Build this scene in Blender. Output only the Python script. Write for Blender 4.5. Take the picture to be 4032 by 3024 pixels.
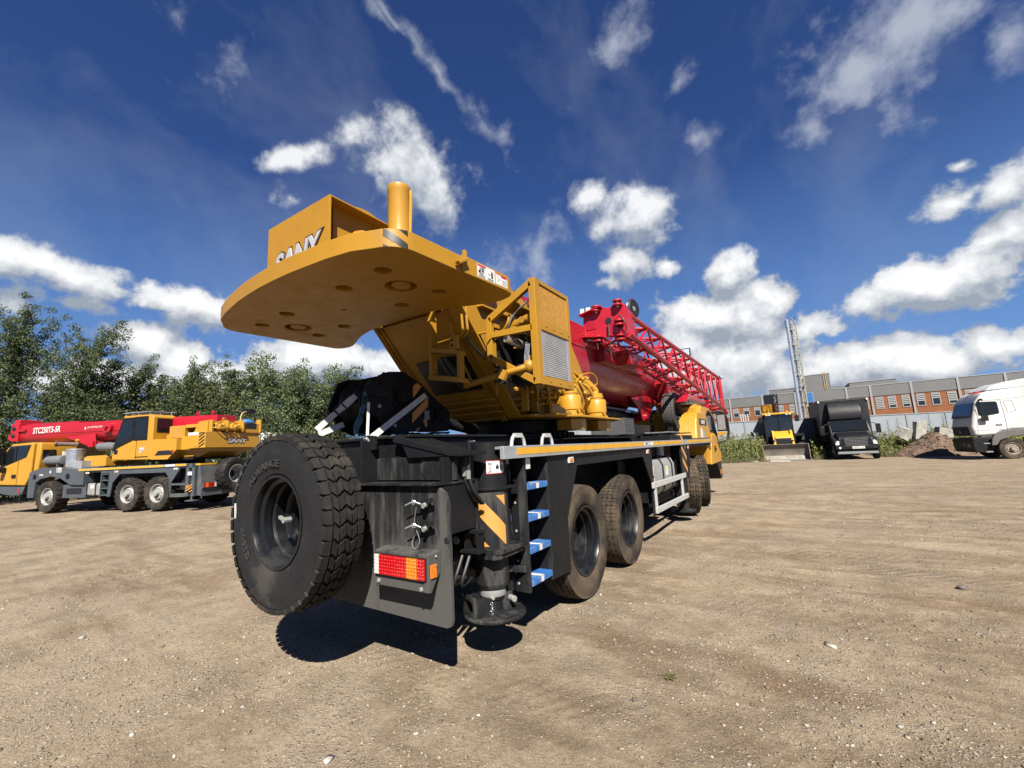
import bpy, bmesh, math, random
import numpy as np
from mathutils import Vector, Matrix, Euler

for o in list(bpy.data.objects):
    bpy.data.objects.remove(o)
scene = bpy.context.scene
COL = scene.collection
R = math.radians
PI = math.pi

# ------------------------------------------------------------------ camera
cam_d = bpy.data.cameras.new("camera")
cam = bpy.data.objects.new("camera", cam_d)
COL.objects.link(cam)
_Y = Vector((1121, 202, 1700)).normalized()
_h = Vector((121, 252, 1700))
_U = _h.cross(_Y).normalized()
if _U.y > 0: _U = -_U
_X = _Y.cross(_U).normalized()
# world axes seen in camera coordinates (x right, y down, z forward)
cx = Vector((_X.x, _Y.x, _U.x)); cy = Vector((_X.y, _Y.y, _U.y)); cz = Vector((_X.z, _Y.z, _U.z))
cam.matrix_world = Matrix(((cx.x, -cy.x, -cz.x, 0), (cx.y, -cy.y, -cz.y, 0), (cx.z, -cy.z, -cz.z, 1.5), (0, 0, 0, 1)))
cam_d.sensor_width = 36
cam_d.lens = 36 * 1700 / 4032
cam_d.clip_end = 3000
cam_d.clip_start = 0.05
scene.camera = cam

# ------------------------------------------------------------------ light
SUN_EL, SUN_AZ = 44.5, -50.0          # azimuth counted from +X
sd = Vector((math.cos(R(SUN_AZ)) * math.cos(R(SUN_EL)), math.sin(R(SUN_AZ)) * math.cos(R(SUN_EL)), math.sin(R(SUN_EL))))
sl = bpy.data.lights.new("sun", 'SUN')
sl.energy = 4.9
sl.angle = R(0.53)
sl.color = (1.0, 0.94, 0.84)
so = bpy.data.objects.new("sun", sl)
COL.objects.link(so)
so.rotation_euler = sd.to_track_quat('Z', 'Y').to_euler()
so.location = (10, -10, 20)

scene.view_settings.view_transform = 'Standard'
scene.view_settings.look = 'None'
scene.view_settings.exposure = 1.58
scene.view_settings.gamma = 1
scene.render.engine = 'CYCLES'
scene.cycles.use_denoising = True
scene.cycles.max_bounces = 6
scene.cycles.transparent_max_bounces = 8

# ------------------------------------------------------------------ sky with clouds
W = bpy.data.worlds.new("World")
scene.world = W
W.use_nodes = True
wn = W.node_tree
wn.nodes.clear()

class NT:
    """tiny helper for building node trees"""
    def __init__(s, tree): s.t = tree
    def n(s, typ, **kw):
        nd = s.t.nodes.new(typ)
        for k, v in kw.items(): setattr(nd, k, v)
        return nd
    def link(s, a, b): s.t.links.new(a, b)
    def put(s, sock, v):
        if v is None: return
        if hasattr(v, 'links'): s.link(v, sock)
        else: sock.default_value = v
    def math(s, op, a, b=None, c=None, clamp=False):
        nd = s.n('ShaderNodeMath', operation=op); nd.use_clamp = clamp
        for i, v in enumerate((a, b, c)): s.put(nd.inputs[i], v)
        return nd.outputs[0]
    def vec(s, op, a, b=None, out=0):
        nd = s.n('ShaderNodeVectorMath', operation=op)
        s.put(nd.inputs[0], a)
        if b is not None:
            if op == 'SCALE': s.put(nd.inputs['Scale'], b)
            else: s.put(nd.inputs[1], b)
        return nd.outputs[out]
    def noise(s, v, scale, detail=4, rough=.5, dist=0.0, out=0):
        nd = s.n('ShaderNodeTexNoise')
        s.put(nd.inputs['Vector'], v)
        nd.inputs['Scale'].default_value = scale; nd.inputs['Detail'].default_value = detail
        nd.inputs['Roughness'].default_value = rough; nd.inputs['Distortion'].default_value = dist
        return nd.outputs[out]
    def map(s, v, a, b, c=0., d=1., smooth=False):
        nd = s.n('ShaderNodeMapRange')
        if smooth: nd.interpolation_type = 'SMOOTHSTEP'
        s.put(nd.inputs[0], v)
        for i, x in enumerate((a, b, c, d)): s.put(nd.inputs[i + 1], x)
        return nd.outputs[0]
    def mix(s, f, a, b, mode='MIX'):
        nd = s.n('ShaderNodeMix', data_type='RGBA', blend_type=mode)
        s.put(nd.inputs[0], f); s.put(nd.inputs[6], a); s.put(nd.inputs[7], b)
        return nd.outputs[2]
    def mapping(s, v, loc=(0, 0, 0), rot=(0, 0, 0), scale=(1, 1, 1), kind='POINT'):
        nd = s.n('ShaderNodeMapping', vector_type=kind)
        s.put(nd.inputs[0], v)
        nd.inputs[1].default_value = loc; nd.inputs[2].default_value = rot; nd.inputs[3].default_value = scale
        return nd.outputs[0]

def dir_ae(az, el):
    return Vector((math.cos(R(az)) * math.cos(R(el)), math.sin(R(az)) * math.cos(R(el)), math.sin(R(el))))

# cloud masses: azimuth, elevation (deg), half width, half height (deg), roll (deg), weight
CUMULUS = [(136.2, 35.8, 6.3, 4.8, -29.0, 1.0), (133.1, 31.8, 4.4, 4.2, 3.0, 0.9), (141.2, 37.9, 3.5, 2.2, 9.0, 0.8), (151.4, 33.7, 4.0, 1.5, 23.0, 0.8), (151.0, 30.0, 1.7, 1.4, 12.0, 0.6), (104.6, 27.7, 4.7, 4.1, -11.0, 1.25), (110.3, 31.0, 2.3, 2.1, -9.0, 0.85), (106.6, 23.2, 3.5, 3.0, -9.0, 0.85), (94.7, 18.8, 2.4, 3.4, -13.0, 1.15), (97.4, 14.4, 6.2, 3.4, -10.0, 1.2), (92.9, 13.6, 3.8, 3.1, -11.0, 1.1), (101.1, 21.1, 1.6, 1.4, -11.0, 0.8), (96.0, 8.6, 10.5, 4.6, -8.0, 1.1), (99.2, 11.8, 5.9, 3.3, -8.0, 1.0), (75.7, 13.8, 6.2, 2.4, 4.0, 0.9), (71.5, 16.3, 3.0, 2.1, 10.0, 0.85), (70.7, 19.9, 2.6, 1.4, 26.0, 0.62), (74.6, 20.5, 1.7, 1.1, 10.0, 0.5), (73.3, 22.9, 0.7, 0.5, -15.0, 0.5), (82.3, 13.0, 4.1, 1.6, 4.0, 0.62), (80.0, 6.6, 9.3, 2.3, -10.0, 1.0), (73.8, 6.8, 3.8, 2.1, 3.0, 0.9), (87.2, 11.9, 4.3, 2.0, 6.0, 0.7), (86.7, 6.8, 7.3, 2.4, -8.0, 0.9), (91.2, 15.9, 2.6, 2.0, -13.0, 0.8), (171.4, 18.2, 10.8, 1.9, -6.0, 0.9), (160.1, 17.3, 7.5, 1.6, -1.0, 0.62), (169.6, 15.7, 8.4, 1.4, 1.0, 0.4), (164.6, 12.5, 3.5, 2.8, 7.0, 1.15), (160.9, 11.2, 3.2, 2.5, 5.0, 1.1), (149.3, 11.7, 8.7, 3.1, 3.0, 1.15), (138.9, 11.4, 7.6, 2.5, 0.0, 1.0), (167.6, 9.0, 8.2, 2.4, 5.0, 0.95), (156.3, 9.5, 15.8, 2.3, 3.0, 0.95), (109.3, 20.4, 2.2, 1.0, -8.0, 0.55), (153.7, 14.7, 2.3, 1.2, 5.0, 0.4)]
CIRRUS = [(79.5, 34.5, 4.8, 4.3, -9.0, 1.1), (74.9, 35.2, 4.4, 3.6, -13.0, 1.1), (76.6, 30.1, 3.2, 2.6, -6.0, 0.9), (83.7, 35.0, 2.6, 2.2, -28.0, 0.75), (84.6, 31.4, 1.9, 2.4, -25.0, 0.65), (69.2, 30.8, 1.9, 2.3, -38.0, 0.9), (104.7, 45.5, 3.7, 2.6, 6.0, 0.75), (98.4, 39.9, 1.7, 1.1, 34.0, 0.6), (96.4, 34.3, 1.9, 1.8, 24.0, 0.7), (112.1, 40.1, 1.1, 1.9, -35.0, 0.4), (132.0, 44.6, 9.5, 0.9, -43.0, 0.85), (137.9, 47.9, 3.3, 0.6, -49.0, 0.85), (125.4, 39.7, 2.9, 1.2, -42.0, 0.6), (139.2, 48.1, 2.1, 0.7, -51.0, 0.7), (158.3, 40.4, 3.2, 1.9, 43.0, 0.6), (118.1, 25.6, 2.6, 5.9, -24.0, 0.75), (125.7, 22.6, 3.6, 3.4, -2.0, 0.5), (122.8, 38.7, 1.1, 1.8, -3.0, 0.4), (163.9, 42.4, 1.6, 1.2, -20.0, 0.4), (83.5, 37.3, 2.2, 1.1, -29.0, 0.6), (113.5, 26.6, 1.4, 1.6, -7.0, 0.5)]

def blob_field(N, vec, blobs):
    cur = None
    for az, el, sw, sh, roll, wgt in blobs:
        c = dir_ae(az, el)
        u = Vector((math.sin(R(az)), -math.cos(R(az)), 0))
        v = u.cross(c).normalized()
        if v.z < 0: v = -v
        q = R(roll)
        u2 = u * math.cos(q) + v * math.sin(q); v2 = -u * math.sin(q) + v * math.cos(q)
        n2 = u2.cross(v2)
        M = Matrix((u2, v2, n2)).transposed()
        m = N.mapping(vec, tuple(c), tuple(M.to_euler()), (R(sw * 1.1), R(sh * 1.1), .8), 'TEXTURE')
        l = N.vec('LENGTH', m, out=1)
        f = N.math('MULTIPLY_ADD', l, -wgt, wgt)
        cur = f if cur is None else N.math('SMOOTH_MAX', cur, f, .12)
    return cur

g = bpy.data.node_groups.new("cumulus_density", 'ShaderNodeTree')
g.interface.new_socket("Vector", in_out='INPUT', socket_type='NodeSocketVector')
g.interface.new_socket("Density", in_out='OUTPUT', socket_type='NodeSocketFloat')
G = NT(g)
gi = G.n('NodeGroupInput'); go = G.n('NodeGroupOutput')
wv = G.noise(gi.outputs[0], 12, 2, .5, out=1)
wv = G.vec('SUBTRACT', wv, (.5, .5, .5)); wv = G.vec('SCALE', wv, .05)
pv = G.vec('ADD', gi.outputs[0], wv)
fld = blob_field(G, pv, CUMULUS)
fb = G.noise(gi.outputs[0], 11, 11, .6)
vo = G.n('ShaderNodeTexVoronoi'); G.link(pv, vo.inputs['Vector']); vo.inputs['Scale'].default_value = 17; vo.inputs['Detail'].default_value = 3.0; vo.inputs['Roughness'].default_value = .55; vo.normalize = True
lump = G.math('SUBTRACT', .42, vo.outputs['Distance'])
fld = G.math('ADD', fld, G.math('MULTIPLY', G.math('SUBTRACT', fb, .5), 2.5))
fld = G.math('ADD', fld, G.math('MULTIPLY', lump, .42))
G.link(G.map(fld, .0, .95, 0, 1), go.inputs[0])

N = NT(wn)
tc = N.n('ShaderNodeTexCoord')
dv = tc.outputs['Generated']
sky = N.n('ShaderNodeTexSky', sky_type='NISHITA')
sky.sun_disc = False
sky.sun_elevation = R(SUN_EL)
sky.sun_rotation = R(90 - SUN_AZ)
sky.altitude = 200; sky.air_density = 1.0; sky.dust_density = 0.35; sky.ozone_density = 3.0
skycol = N.mix(1.0, sky.outputs[0], (0.255, 0.36, 0.61, 1), 'MULTIPLY')
d1 = N.n('ShaderNodeGroup'); d1.node_tree = g; N.link(dv, d1.inputs[0])
up = N.vec('ADD', dv, tuple(Vector((0, 0, .022)) + sd * .022))
d2 = N.n('ShaderNodeGroup'); d2.node_tree = g; N.link(up, d2.inputs[0])
sep = N.n('ShaderNodeSeparateXYZ'); N.link(dv, sep.inputs[0])
alpha = N.map(d1.outputs[0], 0.0, N.map(sep.outputs[2], .25, .5, .30, .75), 0, N.map(sep.outputs[2], .3, .6, 1.0, .86), True)
lit = N.math('SUBTRACT', N.math('MULTIPLY_ADD', d1.outputs[0], .85, .12), N.math('MULTIPLY', d2.outputs[0], .62))
soft = N.noise(dv, 7, 5, .6)
lit = N.math('ADD', lit, N.math('MULTIPLY', N.math('SUBTRACT', soft, .5), .9))
ccol = N.mix(N.map(lit, .0, .70, 0, 1), (2.3, 2.65, 3.2, 1), (6.8, 6.85, 6.9, 1))
# thin high cloud
wv2 = N.vec('ADD', dv, N.vec('SCALE', N.vec('SUBTRACT', N.noise(dv, 9, 2, .5, out=1), (.5, .5, .5)), .05))
cn = N.noise(dv, 13, 10, .6)
cf = blob_field(N, wv2, CIRRUS)
cir = N.map(N.math('ADD', cf, N.math('MULTIPLY', N.math('SUBTRACT', cn, .5), 3.2)), -.05, 1.3, 0, .78, True)
vw = N.mapping(wv2, (0, 0, 0), (0.3, 0.5, 0.9), (2.2, 1.4, 1.8))
veil = N.math('MULTIPLY', N.map(N.noise(vw, 1.6, 7, .6, .3), .48, .8, 0, .20), N.map(sep.outputs[2], .1, .45, .5, 1))
cir = N.math('MAXIMUM', cir, veil)
haze = N.map(sep.outputs[2], .0, .52, .74, 0)
c0 = N.mix(haze, skycol, (1.35, 2.65, 5.0, 1))
c1 = N.mix(cir, c0, (3.7, 4.0, 4.6, 1))
c2 = N.mix(alpha, c1, ccol)
bg = N.n('ShaderNodeBackground'); bg.inputs[1].default_value = 0.05
N.link(c2, bg.inputs[0])
wo = N.n('ShaderNodeOutputWorld'); N.link(bg.outputs[0], wo.inputs[0])

# ------------------------------------------------------------------ materials
MATS = {}
AF = .60
def material(name, col, rough=.5, metal=0., var=.12, vscale=6., dirt=None, damt=.0, dscale=3., streak=False, bump=.0, bscale=40., coat=0., wear=None, wamt=.0, spec=.5, low=None):
    """painted / dirty surface: colour variation, dust patches or streaks and a fine bump, all from object coordinates"""
    if name in MATS: return MATS[name]
    k_ = AF if metal < .5 else .85
    col = tuple(c * k_ for c in col)
    if dirt: dirt = tuple(c * AF for c in dirt)
    if wear: wear = tuple(c * AF for c in wear)
    m = bpy.data.materials.new(name); m.use_nodes = True
    t = m.node_tree; N = NT(t)
    p = t.nodes['Principled BSDF']
    p.inputs['Metallic'].default_value = metal
    p.inputs['Coat Weight'].default_value = coat
    p.inputs['Coat Roughness'].default_value = .12
    p.inputs['Specular IOR Level'].default_value = spec
    co = N.n('ShaderNodeTexCoord').outputs['Object']
    c = (*col, 1)
    n1 = N.noise(co, vscale, 5, .6)
    k = N.map(n1, .3, .7, 1 - var, 1 + var)
    base = N.mix(1.0, c, N.n('ShaderNodeCombineColor').outputs[0], 'MULTIPLY')
    comb = [x for x in t.nodes if x.bl_idname == 'ShaderNodeCombineColor'][-1]
    for i in range(3): N.link(k, comb.inputs[i])
    r = N.map(N.noise(co, vscale * 2.3, 4, .6), .3, .7, max(.02, rough - .08), min(1, rough + .1))
    if dirt is not None:
        q = N.mapping(co, scale=(1, 1, .18)) if streak else co
        a = N.noise(q, dscale * (3 if streak else 1), 6, .68, .3)
        b = N.noise(co, dscale * .45, 3, .5)
        f = N.math('ADD', N.math('MULTIPLY', a, .65), N.math('MULTIPLY', b, .35))
        if low is not None:
            zz = N.n('ShaderNodeSeparateXYZ'); N.link(co, zz.inputs[0])
            f = N.math('ADD', f, N.map(zz.outputs[2], low[0], low[1], low[2], 0))
        f = N.map(f, .62 - damt * .42, .74 - damt * .3, 0, min(1, .35 + damt * .65), True)
        base = N.mix(f, base, (*dirt, 1))
        r = N.math('ADD', r, N.math('MULTIPLY', f, .3), clamp=True)
    if wear is not None:
        e = N.noise(co, 26, 7, .75)
        f = N.map(e, .68 - wamt * .2, .72 - wamt * .2, 0, .8)
        base = N.mix(f, base, (*wear, 1))
    N.link(base, p.inputs['Base Color'])
    N.link(r, p.inputs['Roughness'])
    if bump > 0:
        b = N.n('ShaderNodeBump'); b.inputs['Strength'].default_value = bump; b.inputs['Distance'].default_value = .02
        N.link(N.noise(co, bscale, 5, .65), b.inputs['Height'])
        N.link(b.outputs[0], p.inputs['Normal'])
    MATS[name] = m
    return m

DUST = (.17, .14, .105)
YEL = material('yellow_paint', (.415, .21, .016), .45, var=.05, vscale=3, spec=.3, dirt=(.26, .145, .035), damt=.24, dscale=1.6, bump=.03, bscale=90)
YEL2 = material('yellow_paint_clean', (.52, .265, .022), .38, var=.05, vscale=3, dirt=(.4, .27, .1), damt=.12, bump=.02)
RED = material('red_paint', (.40, .008, .02), .33, var=.06, vscale=2, dirt=(.33, .05, .05), damt=.15, dscale=1.2, coat=.3)
RED2 = material('red_paint_light', (.46, .009, .024), .38, var=.06, vscale=2, dirt=(.35, .06, .06), damt=.1)
BLK = material('black_paint', (.011, .0115, .013), .5, spec=.16, var=.2, dirt=(.10, .092, .08), damt=.10, dscale=2.2, bump=.03)
BLKD = material('dusty_black', (.013, .0135, .015), .6, spec=.15, var=.25, dirt=(.115, .112, .105), damt=.30, dscale=2.6, streak=True, bump=.06)
FLAP = material('dust_splashed_black', (.014, .0145, .016), .6, spec=.15, var=.3, vscale=9, dirt=(.135, .132, .122), damt=.40, dscale=2.2, streak=True, bump=.08, low=(.40, .95, .22))
PLAS = material('black_plastic', (.010, .010, .011), .42, spec=.25, var=.2, dirt=DUST, damt=.08)
GREYP = material('grey_frame_paint', (.085, .092, .10), .5, var=.1, dirt=DUST, damt=.22, dscale=2)
RIMB = material('black_rim', (.008, .009, .011), .3, spec=.35, var=.2, dirt=(.05, .047, .043), damt=.2, dscale=3)
RIMG = material('grey_rim', (.34, .34, .33), .5, var=.15, dirt=DUST, damt=.3, dscale=4)
RUB = material('tyre_rubber', (.016, .016, .0165), .65, spec=.22, var=.25, vscale=9, dirt=(.09, .08, .07), damt=.15, dscale=2.5, bump=.15, bscale=60)
RUBD = material('dusty_tyre_rubber', (.036, .029, .022), .85, spec=.2, var=.3, vscale=9, dirt=(.135, .10, .066), damt=.5, dscale=3.5, bump=.25, bscale=70)
RUBT = material('tread_rubber', (.018, .0172, .0165), .7, spec=.2, var=.25, vscale=14, dirt=(.085, .07, .055), damt=.28, dscale=4, bump=.2, bscale=80)
ALU = material('dull_aluminium', (.36, .37, .38), .45, .55, var=.15, dirt=DUST, damt=.15)
TANK = material('grey_tank_metal', (.40, .40, .38), .42, .35, var=.12, dirt=(.25, .22, .18), damt=.25)
CHROME = material('polished_steel', (.62, .62, .62), .24, .85, var=.06)
GALV = material('grey_white_paint', (.45, .45, .44), .5, var=.1, dirt=DUST, damt=.15)
WHT = material('white_paint', (.62, .62, .61), .4, var=.04, dirt=(.42, .36, .27), damt=.12, dscale=1.2)
DECAL = material('white_decal', (.66, .66, .64), .5, var=.03)
DECR = material('red_decal', (.55, .02, .03), .5, var=.03)
DECK = material('black_decal_and_dark_fill', (.012, .012, .013), .45, var=.05)  # black print, and black fill where an interior should look unlit
SILV = material('silver_letter', (.66, .66, .68), .3, .35, var=.05)
ORG = material('orange_reflective', (.66, .30, .07), .42, var=.05, dirt=(.5, .3, .12), damt=.12)
STRIPE = material('yellow_reflective', (.66, .35, .02), .4, var=.08, dirt=(.5, .33, .1), damt=.18, dscale=4)
BLUE = material('blue_step_film', (.03, .14, .42), .45, var=.2, dirt=(.30, .36, .44), damt=.35, dscale=9, bump=.1)
LRED = material('red_lens', (.50, .006, .010), .22, var=.25, vscale=60, coat=.5)
LAMB = material('amber_lens', (.72, .20, .01), .22, var=.25, vscale=60, coat=.5)
LCLR = material('clear_lens', (.68, .68, .66), .18, var=.2, vscale=60, coat=.5)
GLASS = material('dark_glass', (.010, .012, .014), .05, var=.1, spec=.5)
HOSE = material('black_hose', (.016, .016, .016), .5, var=.2, dirt=DUST, damt=.2)
STRAP = material('white_webbing', (.62, .61, .58), .75, var=.12, vscale=30, bump=.1)
FILM = material('blue_plastic_film', (.07, .16, .20), .45, spec=.25, var=.5, vscale=14, bump=.5, bscale=25)
FLUE = material('flue_steel', (.60, .61, .63), .28, .8, var=.1)
CARD = material('grey_plastic', (.20, .21, .21), .6, var=.15, dirt=DUST, damt=.3)
WOOD = material('raw_wood', (.36, .27, .17), .8, var=.3, vscale=14)
CONC = material('broken_concrete', (.40, .385, .35), .9, var=.25, vscale=5, dirt=(.24, .2, .15), damt=.35, bump=.5, bscale=18)
STONE = material('pale_stone', (.42, .39, .34), .85, var=.3, vscale=20, bump=.3)
FIN = material('cooler_fins', (.46, .46, .45), .5, .3, var=.15)
MESHY = material('yellow_mesh', (.46, .24, .04), .5, var=.2, vscale=30)

# ------------------------------------------------------------------ mesh builder
class MB:
    def __init__(s):
        s.v = []; s.f = []; s.m = []; s.mats = []
    def mi(s, mat):
        if mat not in s.mats: s.mats.append(mat)
        return s.mats.index(mat)
    def add(s, vs, fs, mat, T=None):
        o = len(s.v); k = s.mi(mat)
        if T is not None: vs = [tuple(T @ Vector(v)) for v in vs]
        s.v.extend([tuple(v) for v in vs])
        for f in fs:
            s.f.append(tuple(i + o for i in f)); s.m.append(k)
        return s
    def bx(s, x0, x1, y0, y1, z0, z1, mat, T=None):
        v = [(x, y, z) for x in (x0, x1) for y in (y0, y1) for z in (z0, z1)]
        f = [(0, 1, 3, 2), (4, 6, 7, 5), (0, 4, 5, 1), (2, 3, 7, 6), (0, 2, 6, 4), (1, 5, 7, 3)]
        return s.add(v, f, mat, T)
    def prism(s, poly, ax, a, b, mat, T=None):
        """polygon extruded along an axis: 'x' takes (y,z), 'y' takes (x,z), 'z' takes (x,y)"""
        def p3(p, t): return {'x': (t, p[0], p[1]), 'y': (p[0], t, p[1]), 'z': (p[0], p[1], t)}[ax]
        n = len(poly)
        v = [p3(p, a) for p in poly] + [p3(p, b) for p in poly]
        f = [tuple(range(n)), tuple(range(2 * n - 1, n - 1, -1))] + [(i, (i + 1) % n, n + (i + 1) % n, n + i) for i in range(n)]
        return s.add(v, f, mat, T)
    def cyl(s, p0, p1, r0, mat, r1=None, seg=20, T=None, caps=True):
        p0 = Vector(p0); p1 = Vector(p1); r1 = r0 if r1 is None else r1
        d = (p1 - p0).normalized()
        a = d.orthogonal().normalized(); b = d.cross(a)
        v = []
        for p, r in ((p0, r0), (p1, r1)):
            for i in range(seg):
                t = 2 * PI * i / seg
                v.append(p + (a * math.cos(t) + b * math.sin(t)) * r)
        f = [(i, (i + 1) % seg, seg + (i + 1) % seg, seg + i) for i in range(seg)]
        if caps: f += [tuple(range(seg - 1, -1, -1)), tuple(range(seg, 2 * seg))]
        return s.add(v, f, mat, T)
    def lathe(s, prof, o, d, mat, seg=48, T=None, closed=False):
        """profile of (radius, distance along axis)"""
        o = Vector(o); d = Vector(d).normalized()
        a = d.orthogonal().normalized(); b = d.cross(a)
        v = []; n = len(prof)
        for r, h in prof:
            for i in range(seg):
                t = 2 * PI * i / seg
                v.append(o + d * h + (a * math.cos(t) + b * math.sin(t)) * r)
        f = []
        for j in range(n if closed else n - 1):
            k = (j + 1) % n
            for i in range(seg):
                i2 = (i + 1) % seg
                f.append((j * seg + i, j * seg + i2, k * seg + i2, k * seg + i))
        return s.add(v, f, mat, T)
    def tube(s, pts, r, mat, seg=8, smooth=3, T=None):
        P = [Vector(p) for p in pts]
        if smooth and len(P) > 2:
            for _ in range(smooth - 1):
                Q = [P[0]]
                for i in range(len(P) - 1):
                    Q += [P[i].lerp(P[i + 1], .25), P[i].lerp(P[i + 1], .75)]
                Q.append(P[-1]); P = Q
        v = []; a = None
        for i, p in enumerate(P):
            d = (P[min(i + 1, len(P) - 1)] - P[max(i - 1, 0)])
            if d.length < 1e-9: d = Vector((0, 0, 1))
            d.normalize()
            a = d.orthogonal().normalized() if a is None else (a - d * a.dot(d)).normalized()
            b = d.cross(a)
            for k in range(seg):
                t = 2 * PI * k / seg
                v.append(p + (a * math.cos(t) + b * math.sin(t)) * r)
        n = len(P); f = []
        for i in range(n - 1):
            for k in range(seg):
                k2 = (k + 1) % seg
                f.append((i * seg + k, i * seg + k2, (i + 1) * seg + k2, (i + 1) * seg + k))
        f += [tuple(range(seg - 1, -1, -1)), tuple(range((n - 1) * seg, n * seg))]
        return s.add(v, f, mat, T)
    def bar(s, p0, p1, w, h, mat, upv=(0, 0, 1), T=None):
        p0 = Vector(p0); p1 = Vector(p1); d = (p1 - p0).normalized()
        u = Vector(upv)
        if abs(d.dot(u)) > .98: u = Vector((1, 0, 0))
        x = d.cross(u).normalized() * (w / 2); y = x.cross(d).normalized() * (h / 2)
        v = [p + sx * x + sy * y for p in (p0, p1) for sx, sy in ((-1, -1), (1, -1), (1, 1), (-1, 1))]
        f = [(0, 1, 2, 3), (7, 6, 5, 4)] + [(i, (i + 1) % 4, 4 + (i + 1) % 4, 4 + i) for i in range(4)]
        return s.add(v, f, mat, T)
    def ball(s, c, r, mat, seg=12, T=None, sc=(1, 1, 1)):
        v = []; n = seg // 2
        for j in range(n + 1):
            ph = PI * j / n
            for i in range(seg):
                t = 2 * PI * i / seg
                v.append((c[0] + sc[0] * r * math.sin(ph) * math.cos(t), c[1] + sc[1] * r * math.sin(ph) * math.sin(t), c[2] + sc[2] * r * math.cos(ph)))
        f = [(j * seg + i, j * seg + (i + 1) % seg, (j + 1) * seg + (i + 1) % seg, (j + 1) * seg + i) for j in range(n) for i in range(seg)]
        return s.add(v, f, mat, T)
    def bolts(s, pts, r, h, d, mat):
        d = Vector(d)
        for p in pts: s.cyl(p, Vector(p) + d * h, r, mat, seg=6)
        return s
    def build(s, name, parent=None, bevel=0., off=None, loc=None, seg=2, smooth=35, label=None):
        """one mesh object; vertices are moved by -off so that they sit in the parent's frame"""
        me = bpy.data.meshes.new(name)
        v = s.v
        o3 = off if off is not None else (OFF if parent is not None else None)
        if o3 is not None:
            v = [(a - o3[0], b - o3[1], c - o3[2]) for a, b, c in v]
        me.from_pydata(v, [], s.f)
        for m in s.mats: me.materials.append(m)
        me.polygons.foreach_set('material_index', s.m)
        bm = bmesh.new(); bm.from_mesh(me)
        bmesh.ops.remove_doubles(bm, verts=bm.verts, dist=1e-6)
        bmesh.ops.recalc_face_normals(bm, faces=bm.faces)
        bm.to_mesh(me); bm.free()
        if smooth:
            me.shade_smooth(); me.set_sharp_from_angle(angle=R(smooth))
        ob = bpy.data.objects.new(name, me)
        COL.objects.link(ob)
        if parent is not None: ob.parent = parent
        if loc is not None: ob.location = loc
        if bevel > 0:
            b = ob.modifiers.new("bevel", 'BEVEL'); b.width = bevel; b.segments = seg; b.limit_method = 'ANGLE'; b.angle_limit = R(40); b.harden_normals = True
        if label: ob['label'] = label
        return ob
OFF = (0, 0, 0)

def tag(o, label, cat, group=None, kind=None):
    if label: o['label'] = label
    if cat: o['category'] = cat
    if group: o['group'] = group
    if kind: o['kind'] = kind
    return o
def thing(name, label, cat, loc=(0, 0, 0), rz=0., group=None):
    o = bpy.data.objects.new(name, None); COL.objects.link(o)
    o.location = loc; o.rotation_euler = (0, 0, rz); o.empty_display_size = .3
    return tag(o, label, cat, group)
def copy_tree(o, parent=None):
    c = o.copy(); COL.objects.link(c)
    if parent is not None: c.parent = parent
    for ch in list(o.children):
        copy_tree(ch, c)
    return c

def text_geo(body, shear=0., offset=0., extrude=.5, res=3):
    """lettering mesh, width and height scaled to 1x1 around the origin; returns verts, faces, aspect"""
    cu = bpy.data.curves.new('lettering', 'FONT')
    cu.body = body; cu.size = 1; cu.shear = shear; cu.offset = offset; cu.extrude = extrude; cu.resolution_u = res
    ob = bpy.data.objects.new('lettering', cu); COL.objects.link(ob)
    dg = bpy.context.evaluated_depsgraph_get()
    me = bpy.data.meshes.new_from_object(ob.evaluated_get(dg))
    v = np.array([tuple(p.co) for p in me.vertices]); f = [tuple(p.vertices) for p in me.polygons]
    bpy.data.objects.remove(ob); bpy.data.curves.remove(cu); bpy.data.meshes.remove(me)
    lo = v.min(0); hi = v.max(0)
    asp = (hi[0] - lo[0]) / (hi[1] - lo[1])
    v[:, 0] = (v[:, 0] - (lo[0] + hi[0]) / 2) / (hi[0] - lo[0]); v[:, 1] = (v[:, 1] - (lo[1] + hi[1]) / 2) / (hi[1] - lo[1])
    v[:, 2] = v[:, 2] / max(1e-6, (hi[2] - lo[2])) + .5
    return v, f, asp
def frame(o, xd, yd, sx=1, sy=1, sz=1):
    """matrix taking local x,y,z to the given directions, scaled"""
    x = Vector(xd).normalized(); y = Vector(yd); y = (y - x * y.dot(x)).normalized(); z = x.cross(y)
    M = Matrix((x * sx, y * sy, z * sz)).transposed().to_4x4(); M.translation = Vector(o)
    return M
def put_text(mb, body, o, xd, yd, w, h, mat, thick=.004, shear=0., offset=0.):
    v, f, a = text_geo(body, shear, offset)
    mb.add(v, f, mat, frame(o, xd, yd, w, h, thick))

# ------------------------------------------------------------------ wheels
def tread_poly(mb, N, polys, W, Rt, depth, crown, mat, ox=0., inset=.006):
    """raised blocks round a tyre lying along local X; polys are lists of (pitch fraction, axial -1..1)"""
    vs = []; fs = []
    for k in range(N):
        for poly in polys:
            n = len(poly); o = len(vs)
            cu = sum(p[0] for p in poly) / n; ca = sum(p[1] for p in poly) / n
            for lev in (0, 1):
                for u, a in poly:
                    if lev:
                        uu = cu + (u - cu) * (1 - inset / (2 * PI * Rt / N) * 1.6); aa = ca + (a - ca) * (1 - inset / (W / 2) * .9)
                    else: uu, aa = u, a
                    th = 2 * PI * (k + uu) / N
                    r = Rt - crown * aa * aa - (0 if lev else depth)
                    vs.append((aa * W / 2 + ox, r * math.cos(th), r * math.sin(th)))
            fs.append(tuple(range(o + n, o + 2 * n)))
            fs += [(o + i, o + (i + 1) % n, o + n + (i + 1) % n, o + n + i) for i in range(n)]
    mb.add(vs, fs, mat)

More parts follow.
